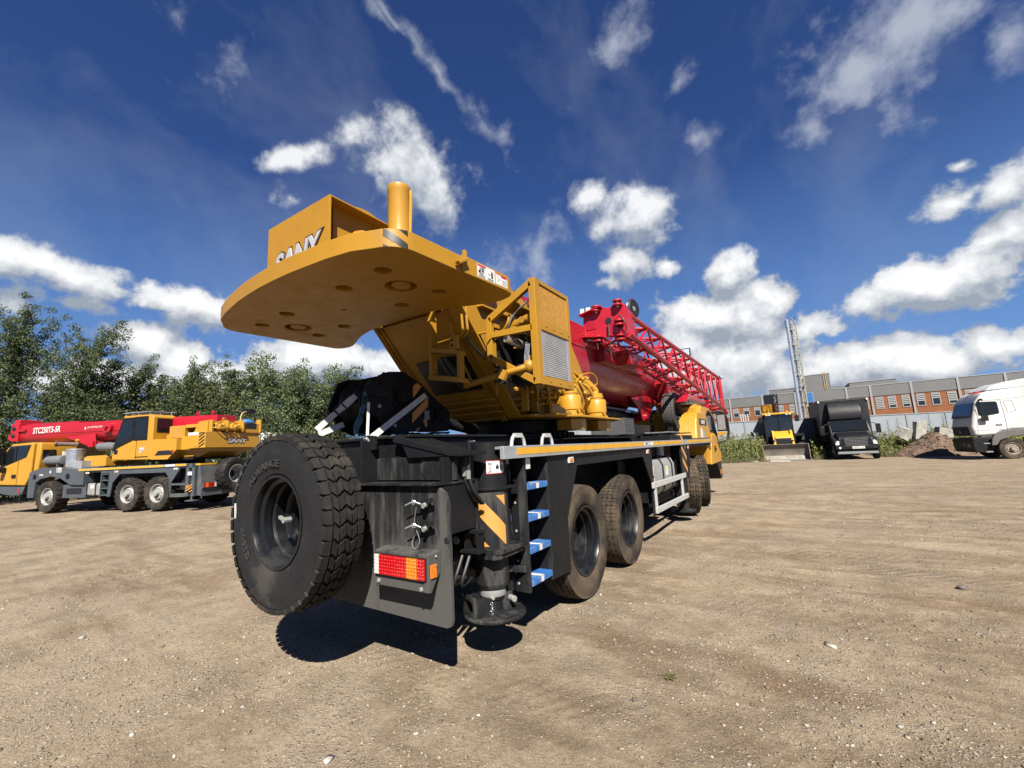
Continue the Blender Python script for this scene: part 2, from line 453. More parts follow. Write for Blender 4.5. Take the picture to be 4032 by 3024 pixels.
def tyre(name, Rt, W, rr, pattern, side_mat, tread_mat, letters=False, seg=72):
    """tyre centred on origin, axle along X"""
    mb = MB(); h = W / 2; dp = .022
    Rb = Rt - dp
    prof = [(rr, -h * .72), (rr + .015, -h * .86), (rr + (Rt - rr) * .25, -h * .97), (rr + (Rt - rr) * .5, -h * 1.0), (rr + (Rt - rr) * .56, -h * 1.012), (rr + (Rt - rr) * .60, -h * .99), (rr + (Rt - rr) * .64, -h * 1.0), (rr + (Rt - rr) * .68, -h * .978), (rr + (Rt - rr) * .72, -h * .985), (rr + (Rt - rr) * .84, -h * .93), (Rb - .022, -h * .88)]
    tr = [(Rb - .022, -h * .88), (Rb - .008, -h * .8), (Rb, -h * .4), (Rb + .002, 0), (Rb, h * .4), (Rb - .008, h * .8), (Rb - .022, h * .88)]
    mb.lathe(prof, (0, 0, 0), (1, 0, 0), side_mat, seg)
    mb.lathe([(r, -x) for r, x in prof][::-1], (0, 0, 0), (1, 0, 0), side_mat, seg)
    mb.lathe(tr, (0, 0, 0), (1, 0, 0), tread_mat, seg)
    mb.lathe([(rr, -h * .72), (rr - .012, 0), (rr, h * .72)], (0, 0, 0), (1, 0, 0), side_mat, seg)
    g = .045
    if pattern == 'chevron':
        for sgn in (1, -1):
            m = lambda P: [(u, a * sgn) for u, a in P]
            polys = [m([(.0, .035), (.38, .035), (.76, .035), (1.06, .26), (.68, .26), (.30, .26)]),
                     m([(.36, .345), (.74, .345), (1.12, .345), (.82, .56), (.44, .56), (.06, .56)]),
                     m([(.0, .65), (.0, .80), (.04, .93), (.10, .985), (.84, .985), (.90, .93), (.945, .80), (.945, .65)])]
            tread_poly(mb, 40, polys, W, Rt, dp + .010, .018, tread_mat, inset=.002)
    elif pattern == 'zigzag':
        for c0, c1 in ((-.95, -.60), (-.52, -.19), (-.11, .22), (.28, .60), (.66, .95)):
            z = .05
            l0 = c0 if c0 < -.9 else None
            polys = [[(.02, c0 - (0 if c0 < -.9 else z)), (.02, c1 - (0 if c1 > .9 else z)), (.5, c1 + (0 if c1 > .9 else z)), (.5, c0 + (0 if c0 < -.9 else z))],
                     [(.53, c0 + (0 if c0 < -.9 else z)), (.53, c1 + (0 if c1 > .9 else z)), (.97, c1 - (0 if c1 > .9 else z)), (.97, c0 - (0 if c0 < -.9 else z))]]
            tread_poly(mb, 38, polys, W, Rt, dp + .006, .014, tread_mat, inset=.003)
    elif pattern == 'lug':
        polys = []
        for sgn in (1, -1):
            s0 = 0 if sgn > 0 else .5
            polys += [[(s0 + u, a * sgn) for u, a in ((.05, .06), (.30, .30), (.36, .62), (.36, 1.0), (-.10, 1.0), (-.12, .62), (-.20, .30), (-.34, .06))]]
        tread_poly(mb, 20, polys, W, Rt, dp + .022, .02, tread_mat, inset=.012)
    if letters:
        for body, th0, span in (("ADVANCE", 112, 62), ("GL807", 205, 34)):
            v, f, a = text_geo(body, 0, .02)
            rc = rr + (Rt - rr) * .30
            hh = .052; vs = []
            for x, y, z in v:
                th = R(th0 - x * span); r = rc + y * hh
                vs.append((-h * .985 - z * .006, -r * math.cos(th), r * math.sin(th)))
            mb.add(vs, f, LETR)
    return mb
LETR = material('raised_rubber_lettering', (.034, .034, .034), .6, spec=.3, var=.1)

def rim_deep(rr, W, depth, mat):
    """deep dish rim, dish open towards -X; disc sits 'depth' inside the outer lip"""
    mb = MB(); h = W / 2 * .80
    prof = [(rr + .004, -h), (rr + .006, -h - .012), (rr - .012, -h - .012), (rr - .022, -h + .01), (rr - .024, -h + .035), (rr - .05, -h + .05), (rr - .055, -h + .10), (rr - .045, -h + .115), (rr - .06, -h + .13), (rr - .062, -h + depth), (rr - .075, -h + depth + .012), (.20, -h + depth + .02), (.17, -h + depth - .0), (.13, -h + depth)]
    mb.lathe(prof, (0, 0, 0), (1, 0, 0), mat, 56)
    mb.lathe([(rr + .004, h), (rr - .03, h), (rr - .05, -h + depth + .03), (.13, -h + depth + .03), (.13, -h + depth)], (0, 0, 0), (1, 0, 0), mat, 40)
    for k in range(8):
        t = 2 * PI * k / 8
        c = Vector((-h + depth + .012, .205 * math.cos(t), .205 * math.sin(t)))
        mb.cyl(c, c + Vector((.014, 0, 0)), .016, DECK, seg=10)
    return mb
def hub(mb, x, mat, r=.12, nuts=10):
    mb.lathe([(0, x - .10), (r * .72, x - .10), (r * .78, x - .085), (r * .8, x), (r * 1.3, x + .005)], (0, 0, 0), (1, 0, 0), mat, 24)
    for k in range(nuts):
        t = 2 * PI * k / nuts
        c = Vector((x - .022, r * 1.42 * math.cos(t), r * 1.42 * math.sin(t)))
        mb.cyl(c, c + Vector((.04, 0, 0)), .014, mat, seg=6)
def rim_steer(rr, W, mat):
    """steel wheel with a raised centre, hub and nuts, facing -X"""
    mb = MB(); h = W / 2 * .80
    mb.lathe([(rr + .004, -h), (rr + .006, -h - .012), (rr - .012, -h - .012), (rr - .03, -h + .02), (rr - .05, -h + .06), (rr - .06, -h + .10), (.215, -h + .05), (.19, -h + .02), (.12, -h + .02)], (0, 0, 0), (1, 0, 0), mat, 48)
    hub(mb, -h + .02, mat)
    for k in range(10):
        t = 2 * PI * (k + .5) / 10
        c = Vector((-h + .052, .225 * math.cos(t), .225 * math.sin(t)))
        mb.cyl(c, c + Vector((.012, 0, 0)), .018, DECK, seg=10)
    return mb
def make_wheel(name, parent, loc, rot, rim_mb, tyre_mb, part='tyre'):
    w = rim_mb.build(name, parent, off=(0, 0, 0), loc=loc)
    w.rotation_euler = rot
    tyre_mb.build(part, w, off=(0, 0, 0))
    return w

# ------------------------------------------------------------------ ground
rng = np.random.default_rng(7)
def vnoise(x, y, seed):
    """smooth value noise on arrays"""
    xi = np.floor(x).astype(int); yi = np.floor(y).astype(int); fx = x - xi; fy = y - yi
    def h(a, b):
        n = (a * 374761393 + b * 668265263 + seed * 974711) & 0x7fffffff
        n = ((n ^ (n >> 13)) * 1274126177) & 0x7fffffff
        return ((n ^ (n >> 16)) & 0xffff) / 65535.0
    fx = fx * fx * (3 - 2 * fx); fy = fy * fy * (3 - 2 * fy)
    return (h(xi, yi) * (1 - fx) + h(xi + 1, yi) * fx) * (1 - fy) + (h(xi, yi + 1) * (1 - fx) + h(xi + 1, yi + 1) * fx) * fy - .5
def ground_z(x, y):
    x = np.asarray(x, float); y = np.asarray(y, float)
    d = np.hypot(x, y)
    near = np.clip(1 - d / 60, 0, 1)
    c, s = math.cos(.45), math.sin(.45)
    u = (x * c + y * s); v = (-x * s + y * c)
    z = .018 * vnoise(u * .25, v * 1.3, 3) + .022 * vnoise(x * .9, y * .9, 1) + .014 * vnoise(u * 1.2, v * 4.2, 2) + .012 * vnoise(x * 3.7, y * 3.7, 4) + .006 * vnoise(x * 8.5, y * 8.5, 5)
    z = z * near
    z = z + np.clip((np.hypot(x, y) - 75) / 400, 0, 1) * -.6
    return z - .008
n = 420
tt = np.linspace(-1, 1, n)
ax = 3.2 * np.sinh(6.3 * tt)
gx, gy = np.meshgrid(ax, ax)
gx = gx - .5; gy = gy + 3.0
gz = ground_z(gx, gy)
vs = np.stack([gx, gy, gz], -1).reshape(-1, 3)
idx = np.arange(n * n).reshape(n, n)
fs = np.stack([idx[:-1, :-1], idx[:-1, 1:], idx[1:, 1:], idx[1:, :-1]], -1).reshape(-1, 4)
def np_mesh(name, vs, fs, mat, smooth=True):
    me = bpy.data.meshes.new(name)
    k = fs.shape[1]
    me.vertices.add(len(vs)); me.vertices.foreach_set('co', np.ascontiguousarray(vs, dtype=np.float32).ravel())
    me.loops.add(fs.size); me.loops.foreach_set('vertex_index', np.ascontiguousarray(fs, dtype=np.int32).ravel())
    me.polygons.add(len(fs)); me.polygons.foreach_set('loop_start', np.arange(0, fs.size, k, dtype=np.int32))
    me.update(calc_edges=True); me.validate()
    for m in (mat if isinstance(mat, list) else [mat]): me.materials.append(m)
    if smooth: me.shade_smooth()
    return me
def np_obj(name, vs, fs, mat, parent=None, smooth=True):
    o = bpy.data.objects.new(name, np_mesh(name, vs, fs, mat, smooth)); COL.objects.link(o)
    if parent is not None: o.parent = parent
    return o

gm = bpy.data.materials.new('packed_sandy_gravel'); gm.use_nodes = True
N = NT(gm.node_tree); p = gm.node_tree.nodes['Principled BSDF']
co = N.n('ShaderNodeTexCoord').outputs['Object']
big = N.noise(co, .35, 6, .62, .6)
trk = N.noise(N.mapping(co, rot=(0, 0, R(-26)), scale=(.35, 2.6, 1)), 1.3, 6, .62, .5)
trk2 = N.noise(N.mapping(co, rot=(0, 0, R(-52)), scale=(.3, 2.2, 1)), 1.0, 5, .6, .8)
med = N.noise(co, 2.6, 7, .68)
fin = N.noise(co, 26, 8, .75)
grit = N.noise(co, 120, 5, .8)
c = N.mix(N.map(med, .40, .62, 0, 1), (0.138, 0.102, 0.065, 1), (0.253, 0.196, 0.135, 1))
dk = N.math('ADD', N.math('MULTIPLY', trk, .55), N.math('MULTIPLY', trk2, .45))
c = N.mix(N.map(dk, .47, .62, 0, .72, True), c, (0.098, 0.068, 0.040, 1))
c = N.mix(N.map(big, .50, .62, 0, .6, True), c, (0.271, 0.215, 0.151, 1))
c = N.mix(N.map(fin, .50, .66, 0, .75), c, (0.112, 0.086, 0.056, 1))
c = N.mix(N.map(fin, .42, .2, 0, .5), c, (0.295, 0.233, 0.156, 1))
c = N.mix(N.map(grit, .54, .64, 0, .8), c, (0.354, 0.297, 0.220, 1))
c = N.mix(N.map(grit, .46, .36, 0, .8), c, (0.076, 0.057, 0.037, 1))
def pebble_layer(c, scale, thr, dens, patch_lo, patch_hi):
    vo = N.n('ShaderNodeTexVoronoi'); N.link(co, vo.inputs['Vector']); vo.inputs['Scale'].default_value = scale
    sp = N.n('ShaderNodeSeparateColor'); N.link(vo.outputs['Color'], sp.inputs[0])
    pat = N.map(N.noise(co, .9, 4, .6, .4), patch_lo, patch_hi, 0, 1)
    on = N.math('MULTIPLY', N.map(vo.outputs['Distance'], thr, thr * .7, 0, 1), N.math('LESS_THAN', sp.outputs[0], N.math('MULTIPLY_ADD', pat, dens, .03)))
    pc = N.mix(sp.outputs[1], (0.117, 0.094, 0.070, 1), (0.341, 0.301, 0.243, 1))
    pc = N.mix(N.math('MULTIPLY', sp.outputs[2], .5), pc, (0.176, 0.143, 0.130, 1))
    return N.mix(on, c, pc), N.math('MULTIPLY', on, N.map(vo.outputs['Distance'], thr, 0, 0, 1))
def ring(c, cx_, cy_, rads, depth_col, f_):
    """worn tyre tracks following wide arcs"""
    v = N.vec('SUBTRACT', co, (cx_, cy_, 0)); l = N.vec('LENGTH', v, out=1)
    l = N.math('ADD', l, N.math('MULTIPLY', N.math('SUBTRACT', N.noise(co, .5, 3, .5), .5), .5))
    sx = N.n('ShaderNodeSeparateXYZ'); N.link(v, sx.inputs[0])
    an = N.math('ARCTAN2', sx.outputs[1], sx.outputs[0])
    tot = None
    for r0 in rads:
        m_ = N.map(N.math('ABSOLUTE', N.math('SUBTRACT', l, r0)), .10, .24, 1, 0, True)
        lug = N.math('SINE', N.math('ADD', N.math('MULTIPLY', an, r0 * 52.0), N.math('MULTIPLY', l, 34.0)))
        m_ = N.math('MULTIPLY', m_, N.map(lug, -1, 1, .45, 1))
        tot = m_ if tot is None else N.math('MAXIMUM', tot, m_)
    patch = N.map(N.noise(co, .45, 4, .6), .38, .62, .05, 1)
    tot = N.math('MULTIPLY', tot, patch)
    return N.mix(N.math('MULTIPLY', tot, f_), c, depth_col), tot
DKC = (.085, .054, .030, 1)
c, t1 = ring(c, -3.0, 42, (33.2, 35.2, 37.4, 39.5, 28.6, 26.7), DKC, .55)
c, t2 = ring(c, 26.0, -6.0, (22.4, 24.4, 19.5, 17.6), DKC, .5)
c, t3 = ring(c, 12.0, 45, (40.2, 42.1, 36.4, 34.4), DKC, .45)
wet = N.noise(N.mapping(co, rot=(0, 0, R(-30)), scale=(.5, 1.3, 1)), .8, 5, .65, .4)
c = N.mix(N.map(wet, .54, .66, 0, .72, True), c, (.105, .066, .038, 1))
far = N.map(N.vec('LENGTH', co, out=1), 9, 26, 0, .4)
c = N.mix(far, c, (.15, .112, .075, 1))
c, h1 = pebble_layer(c, 42, .45, .55, .47, .66)
c, h2 = pebble_layer(c, 95, .5, .6, .42, .62)
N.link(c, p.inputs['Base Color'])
p.inputs['Roughness'].default_value = .93
p.inputs['Specular IOR Level'].default_value = .2
b = N.n('ShaderNodeBump'); b.inputs['Strength'].default_value = 1.0; b.inputs['Distance'].default_value = .03
hh = N.math('MULTIPLY_ADD', fin, .6, N.math('MULTIPLY', grit, .25))
hh = N.math('ADD', hh, N.math('MULTIPLY', h1, .5)); hh = N.math('ADD', hh, N.math('MULTIPLY', h2, .3)); hh = N.math('ADD', hh, N.math('MULTIPLY', med, 1.3))
hh = N.math('SUBTRACT', hh, N.math('MULTIPLY', N.math('ADD', t1, N.math('ADD', t2, t3)), .5))
N.link(hh, b.inputs['Height']); N.link(b.outputs[0], p.inputs['Normal'])
tag(np_obj('ground', vs, fs, gm), None, None, kind='structure')

# loose gravel lying on the ground
def pebble_mat():
    m = bpy.data.materials.new('gravel_stone'); m.use_nodes = True
    N = NT(m.node_tree); p = m.node_tree.nodes['Principled BSDF']
    g = N.n('ShaderNodeNewGeometry')
    r = N.n('ShaderNodeValToRGB'); N.link(g.outputs['Random Per Island'], r.inputs[0])
    e = r.color_ramp.elements
    e[0].position = 0; e[0].color = (.07, .055, .04, 1); e[1].position = 1; e[1].color = (.36, .33, .27, 1)
    for q, cc in ((.35, (.13, .10, .07, 1)), (.7, (.19, .155, .11, 1)), (.9, (.20, .185, .165, 1)), (.965, (.24, .215, .175, 1))):
        x = e.new(q); x.color = cc
    N.link(r.outputs[0], p.inputs['Base Color']); p.inputs['Roughness'].default_value = .85
    return m
GRV = pebble_mat()
ico = bmesh.new(); bmesh.ops.create_icosphere(ico, subdivisions=1, radius=1)
IV = np.array([tuple(v.co) for v in ico.verts]); IF = np.array([[v.index for v in f.verts] for f in ico.faces]); ico.free()
def stones(pts, sz, seed, flat=.6, rough=.25):
    r = np.random.default_rng(seed); k = len(pts)
    V = IV[None] * (1 + r.normal(0, rough, (k, len(IV), 1))).clip(.4, 1.6)
    V = V * np.stack([sz * r.uniform(.7, 1.4, k), sz * r.uniform(.6, 1.1, k), sz * flat * r.uniform(.6, 1.1, k)], -1)[:, None]
    a = r.uniform(0, 2 * PI, k); ca, sa = np.cos(a)[:, None], np.sin(a)[:, None]
    V = np.stack([V[..., 0] * ca - V[..., 1] * sa, V[..., 0] * sa + V[..., 1] * ca, V[..., 2]], -1) + pts[:, None]
    F = IF[None] + (np.arange(k) * len(IV))[:, None, None]
    return V.reshape(-1, 3), F.reshape(-1, 3)
k = 150000
az = rng.uniform(R(55), R(195), k); d = 1.1 + 20 * rng.random(k) ** 1.7
px_, py_ = d * np.cos(az), d * np.sin(az)
keep = (vnoise(px_ * .8, py_ * .8, 11) + .5 * vnoise(px_ * 2.3, py_ * 2.3, 12)) > rng.uniform(-.35, .45, k)
px_, py_, d = px_[keep], py_[keep], d[keep]
sz = np.clip(rng.lognormal(math.log(.0040), .55, len(px_)), .002, .012) * (1 + d * .03)
V, F = stones(np.stack([px_, py_, ground_z(px_, py_) + sz * .25], -1), sz, 3)
tag(np_obj('gravel', V, F, GRV, smooth=False), 'loose gravel scattered over the sandy yard', 'gravel', kind='stuff')

# single stones that can be told apart
for i, (x, y, s, fl, lab) in enumerate([
    (-5.67, 1.35, .035, .45, 'pale flat stone lying alone on the sand, far left of the spare wheel'),
    (1.13, 5.9, .05, .7, 'dark brown stone standing out on the open yard right of the crane wheels'),
    (-3.39, 1.06, .022, .5, 'small white chip of stone in the left foreground'),
    (-2.18, 1.49, .028, .5, 'flat white stone half sunk in gravel at the bottom edge of the picture'),
    (.02, 4.0, .045, .4, 'whitish stone with a broken corner on the sand right of the outrigger shadow'),
    (-1.0, 2.72, .024, .6, 'slate grey pebble in the middle of the foreground sand')]):
    V, F = stones(np.array([[x, y, float(ground_z(x, y)) + s * fl * .35]]), np.array([s]), 50 + i, fl)
    tag(np_obj('stone', V - [x, y, 0], F, STONE if i not in (1, 5) else material('dark_stone', (.12, .10, .09), .85, var=.3, vscale=20), smooth=False), lab, 'stone').location = (x, y, 0)
LEAFM = material('dry_leaf', (.10, .10, .025), .7, var=.35, vscale=30)
mb = MB()
for k in range(5):
    a = R(-70 + k * 38); L = .07 if k in (1, 2, 3) else .05
    d0 = Vector((math.cos(a), math.sin(a), .1)); s0 = Vector((-math.sin(a), math.cos(a), .25))
    P = [Vector((0, 0, .012)), d0 * L * .5 + s0 * .014, d0 * L + Vector((0, 0, .006)), d0 * L * .5 - s0 * .014 + Vector((0, 0, .014))]
    mb.add(P + [q - Vector((0, 0, .002)) for q in P], [(0, 1, 2, 3), (7, 6, 5, 4)] + [(i, (i + 1) % 4, 4 + (i + 1) % 4, 4 + i) for i in range(4)], LEAFM)
mb.tube([(0, 0, .012), (-.03, .005, .008), (-.06, 0, .004)], .002, LEAFM, 5)
o = mb.build('leaf', loc=(-.9, 3.07, float(ground_z(-.9, 3.07)))); tag(o, 'wilted green maple leaf lying flat on the foreground sand', 'leaf')

# ------------------------------------------------------------------ foliage helpers
def leaf_mat(name, c0, c1, back, trans=.35):
    m = bpy.data.materials.new(name); m.use_nodes = True
    t = m.node_tree; N = NT(t); p = t.nodes['Principled BSDF']
    c0, c1, back = ([v * .68 for v in q] for q in (c0, c1, back))
    g = N.n('ShaderNodeNewGeometry')
    c = N.mix(g.outputs['Random Per Island'], (*c0, 1), (*c1, 1))
    big = N.noise(N.n('ShaderNodeTexCoord').outputs['Object'], .7, 3, .5)
    c = N.mix(N.map(big, .35, .65, 0, .45), c, (*c0, 1))
    c = N.mix(N.math('MULTIPLY', g.outputs['Backfacing'], .75), c, (*back, 1))
    N.link(c, p.inputs['Base Color']); p.inputs['Roughness'].default_value = .7; p.inputs['Specular IOR Level'].default_value = .25
    tr = N.n('ShaderNodeBsdfTranslucent'); N.link(c, tr.inputs[0])
    ms = N.n('ShaderNodeMixShader'); ms.inputs[0].default_value = trans
    N.link(p.outputs[0], ms.inputs[1]); N.link(tr.outputs[0], ms.inputs[2])
    N.link(ms.outputs[0], t.nodes['Material Output'].inputs[0])
    return m
LF_POP = leaf_mat('poplar_leaves', (.036, .066, .014), (.095, .135, .036), (.20, .23, .14))
LF_DRK = leaf_mat('dark_leaves', (.036, .058, .016), (.085, .112, .032), (.13, .15, .08))
LF_YEL = leaf_mat('yellowish_leaves', (.075, .09, .016), (.16, .16, .035), (.19, .20, .08))
LF_BIR = leaf_mat('silvery_leaves', (.055, .09, .022), (.15, .19, .06), (.24, .28, .17))
LF_WEED = leaf_mat('weed_leaves', (.15, .18, .04), (.38, .38, .13), (.22, .24, .11))
LF_DRY = leaf_mat('dry_grass', (.12, .13, .05), (.30, .27, .14), (.25, .24, .14))
BARK = material('grey_bark', (.13, .115, .09), .9, var=.35, vscale=8, bump=.5, bscale=14)

def leaf_quads(cent, size, r, droop=.3):
    """diamond leaves with random orientation"""
    k = len(cent)
    d = r.normal(0, 1, (k, 3)); d[:, 2] -= droop; d /= np.linalg.norm(d, axis=1)[:, None]
    w = r.normal(0, 1, (k, 3)); w -= d * (w * d).sum(1)[:, None]; w /= np.linalg.norm(w, axis=1)[:, None]
    L = size * r.uniform(.6, 1.3, k)[:, None]; Wd = L * .36
    nrm = np.cross(d, w) * L * .12
    V = np.stack([cent - d * L * .5, cent + w * Wd + nrm, cent + d * L * .5, cent - w * Wd + nrm], 1)
    F = np.arange(k * 4).reshape(k, 4)
    return V.reshape(-1, 3), F

def make_tree(name, label, x, y, h, w, seed, leafmat, leaf=.17, nleaf=9000, base=.12, lean=(0.06, .03), group=None, z0=0., up=1.9, clump=.40, cat='tree'):
    r = np.random.default_rng(seed)
    t = thing(name, label, cat, (x, y, z0), 0, group)
    tb = MB()
    bend = r.normal(0, .02, 2)
    h = h * .86
    def trunk(s): return Vector((lean[0] * h * s * s + bend[0] * h * math.sin(s * 5), lean[1] * h * s * s + bend[1] * h * math.sin(s * 4 + 1), h * s))
    tr = max(.05, h * .013)
    P = [trunk(s) for s in np.linspace(0, .96, 9)]
    for i in range(8):
        tb.cyl(P[i], P[i + 1], tr * (1 - i / 8.5), BARK, r1=tr * (1 - (i + 1) / 8.5), seg=8, caps=False)
    nl = int(26 + h * 2)
    cl = []
    for i in range(nl):
        s = base + (1 - base) * (i + r.random()) / nl
        a = r.uniform(0, 2 * PI)
        env = math.sin(PI * min(1, (1 - s) * .93 + .07)) ** .75
        L = w * .5 * env * r.uniform(.45, 1.3) + .15
        o = trunk(s * .97)
        dr = Vector((math.cos(a), math.sin(a), up * r.uniform(.5, 1.3))).normalized()
        e = o + dr * L * 1.5 + Vector((lean[0], lean[1], 0)) * L
        mid = o.lerp(e, .5) + Vector((0, 0, -.06 * L))
        tb.cyl(o, mid, tr * .34 * (1.1 - s), BARK, r1=tr * .22 * (1.1 - s), seg=5, caps=False)
        tb.cyl(mid, e, tr * .22 * (1.1 - s), BARK, r1=.006, seg=5, caps=False)
        for q in np.linspace(.12, 1.08, max(3, int(3 + L * 2.4))):
            c = o.lerp(e, q)
            cl.append((c.x + r.normal(0, .16), c.y + r.normal(0, .16), c.z + r.normal(0, .12), clump * r.uniform(.55, 1.25) * (.6 + .4 * env)))
    for q in np.linspace(.25, .97, 14): cl.append((*trunk(q), clump * 1.1))
    cl.append((*trunk(1.0), clump * .6)); cl.append((*trunk(.95), clump * .8))
    cl = np.array(cl)
    pw = cl[:, 3] ** 2; pick = r.choice(len(cl), nleaf, p=pw / pw.sum())
    dd = r.normal(0, 1, (nleaf, 3)); dd /= np.linalg.norm(dd, axis=1)[:, None]
    rad = r.random(nleaf) ** .45
    C = cl[pick, :3] + dd * (cl[pick, 3] * rad)[:, None] * np.array([1, 1, .8])
    C[:, 2] = np.maximum(C[:, 2], .08)
    V, F = leaf_quads(C, leaf, r)
    np_obj('crown', V, F, leafmat, t, smooth=False)
    tb.build('trunk', t, off=(0, 0, 0))
    return t


# ------------------------------------------------------------------ fence, building, chimney
CLAD = material('grey_cladding', (.145, .148, .148), .55, var=.05, vscale=1)
CLADT = material('light_grey_trim', (.30, .305, .31), .5, var=.05)
ORB = bpy.data.materials.new('orange_brick_panel'); ORB.use_nodes = True
N = NT(ORB.node_tree); p = ORB.node_tree.nodes['Principled BSDF']
br = N.n('ShaderNodeTexBrick'); N.link(N.mapping(N.n('ShaderNodeTexCoord').outputs['Object'], rot=(R(90), 0, 0)), br.inputs['Vector'])
br.inputs['Color1'].default_value = (.16, .054, .010, 1); br.inputs['Color2'].default_value = (.125, .036, .007, 1); br.inputs['Mortar'].default_value = (.10, .03, .008, 1)
br.inputs['Scale'].default_value = 1.0; br.inputs['Brick Width'].default_value = .9; br.inputs['Row Height'].default_value = .14; br.inputs['Mortar Size'].default_value = .008
N.link(br.outputs[0], p.inputs['Base Color']); p.inputs['Roughness'].default_value = .75
WALLW = material('pale_plinth', (.50, .50, .48), .7, var=.06)
BLIND = material('white_blind', (.36, .37, .36), .6, var=.1)
WINGL = material('window_glass', (.02, .025, .03), .08, var=.1)
BLUEG = material('blue_tinted_glass', (.05, .17, .42), .2, var=.05)
YB = 62.0
bld = thing('factory_building', 'long two storey grey clad factory block with an orange brick window band', 'building', (5, YB, 0)); OFF = (5, YB, 0)
mb = MB(); mb.bx(-13, 26.3, YB + .03, YB + 22, 0, 2.6, WALLW); mb.build('plinth_wall', bld)
mb = MB(); mb.bx(-13, 26.3, YB, YB + 22, 2.6, 5.36, ORB); mb.build('brick_band', bld)
mb = MB(); mb.bx(-13, 26.3, YB - .06, YB + 22, 5.36, 6.55, CLAD); mb.bx(-13.05, 26.35, YB - .1, YB + .25, 6.55, 6.63, CLADT); mb.build('cladding', bld)
for x in (-10.3, -6.68, -3.08, .4, 2.91, 5.33, 7.46, 10.88, 14.49, 17.87, 21.4, 25.2):
    mb = MB(); mb.bx(x - .09, x + .09, YB - .13, YB - .06, 2.6, 6.55, CLADT); mb.build('seam_trim', bld)
mb = MB(); mb.bx(1.5, 4.0, YB - .2, YB + 6, 5.3, 8.42, CLAD); mb.bx(1.45, 4.05, YB - .24, YB + 6.04, 8.42, 8.5, CLADT); mb.build('roof_block', bld)
mb = MB(); mb.bx(1.60, 2.2, YB - .24, YB - .2, 5.2, 6.44, CLADT); mb.bx(1.65, 2.15, YB - .27, YB - .24, 5.25, 6.39, BLUEG); mb.build('tall_window', bld)
mb = MB(); mb.bx(-2.25, 1.5, YB + 1.2, YB + 6, 6.5, 7.25, CLAD); mb.bx(-2.3, 1.5, YB + 1.15, YB + 6, 7.25, 7.32, CLADT)
mb.build('roof_block', bld); mb = MB(); mb.bx(4.0, 5.2, YB + 1.5, YB + 5, 6.5, 7.0, CLAD); mb.build('roof_block', bld)
mb = MB(); mb.bx(6.0, 10.3, YB + 3, YB + 8, 6.5, 7.35, CLAD); mb.bx(5.95, 10.35, YB + 2.95, YB + 8, 7.35, 7.42, CLADT); mb.build('roof_block', bld)
mb = MB()
for x in (3.42, 3.62): mb.cyl((x, YB - .26, 6.6), (x, YB - .26, 8.75), .025, material('ladder_yellow', (.55, .42, .2), .5))
for k in range(9): mb.cyl((3.42, YB - .26, 6.75 + k * .22), (3.62, YB - .26, 6.75 + k * .22), .018, material('ladder_yellow', (.55, .42, .2), .5), seg=6)
mb.build('roof_ladder', bld)
wr = random.Random(4)
for x in [-12.0, -10.9, -9.6, -8.4, -7.22, -6.12, -4.93, -3.72, -2.5, -1.26, .02, 3.3, 4.5, 5.7, 6.8, 8.1, 9.15, 10.28, 11.48, 12.66, 13.9, 15.2, 16.5, 17.3, 18.7, 19.9, 21.1, 22.4]:
    z1 = 5.24; z0 = 4.1 if x < 2.5 else 3.92; hw = .34
    mb = MB()
    mb.bx(x - hw, x + hw, YB - .05, YB + .02, z0, z0 + .09, CLADT); mb.bx(x - hw, x + hw, YB - .05, YB + .02, z1 - .07, z1, CLADT)
    mb.bx(x - hw, x - hw + .08, YB - .05, YB + .02, z0 + .09, z1 - .07, CLADT); mb.bx(x + hw - .08, x + hw, YB - .05, YB + .02, z0 + .09, z1 - .07, CLADT)
    fr = mb.build('window', bld)
    mb = MB(); mb.bx(x - hw + .08, x + hw - .08, YB - .015, YB + .015, z0 + .09, z1 - .07, WINGL); mb.build('pane', fr)
    q = wr.choice((.35, .6, .8, .95, .95)) * (z1 - z0 - .2)
    mb = MB(); s = z1 - .10
    while s > z1 - .1 - q:
        mb.bx(x - hw + .09, x + hw - .09, YB - .04, YB - .028, s - .11, s, BLIND); s -= .19
    mb.build('blind', fr)
OFF = (0, 0, 0)
mb = MB()
for x in (-8.5, -7.6): pass
ch = thing('chimney_mast', 'tall twin steel flue pipes fixed to a cream lattice mast', 'chimney', (1.2, 58, 0)); OFF = (1.2, 58, 0)
CRM = material('cream_steel', (.30, .29, .25), .55, var=.1)
for x, y, zt, r0 in ((.66, 58, 14.7, .185), (1.02, 58.25, 14.6, .15)):
    mb = MB(); mb.cyl((x, y, 0), (x, y, zt), r0, FLUE, seg=24)
    for z in np.arange(1.5, zt, 1.75): mb.cyl((x, y, z), (x, y, z + .06), r0 + .012, CARD, seg=20)
    mb.build('flue_pipe', ch)
mb = MB(); cs = [(1.10, 57.8), (1.02, 58.5), (1.46, 57.8), (1.40, 58.5)]
for x, y in cs: mb.bx(x - .045, x + .045, y - .045, y + .045, 0, 14.5, CRM)
for (a, b_) in ((0, 2), (2, 3), (0, 1), (1, 3)):
    z = .5
    while z < 13.6:
        A, B = cs[a], cs[b_]
        mb.bar((*A, z), (*B, z), .06, .06, CRM); mb.bar((*A, z), (*B, z + .9), .05, .05, CRM); mb.bar((*B, z + .9), (*A, z + 1.8), .05, .05, CRM); z += 1.8
for z in np.arange(1.0, 14, 1.75): mb.bx(.8, 1.3, 57.85, 57.95, z, z + .14, DECK)
mb.build('lattice_mast', ch)
mb = MB(); mb.cyl((.46, 58, 13.5), (.44, 58, 15.9), .02, ALU, seg=6); mb.build('lightning_rod', ch)
OFF = (0, 0, 0)

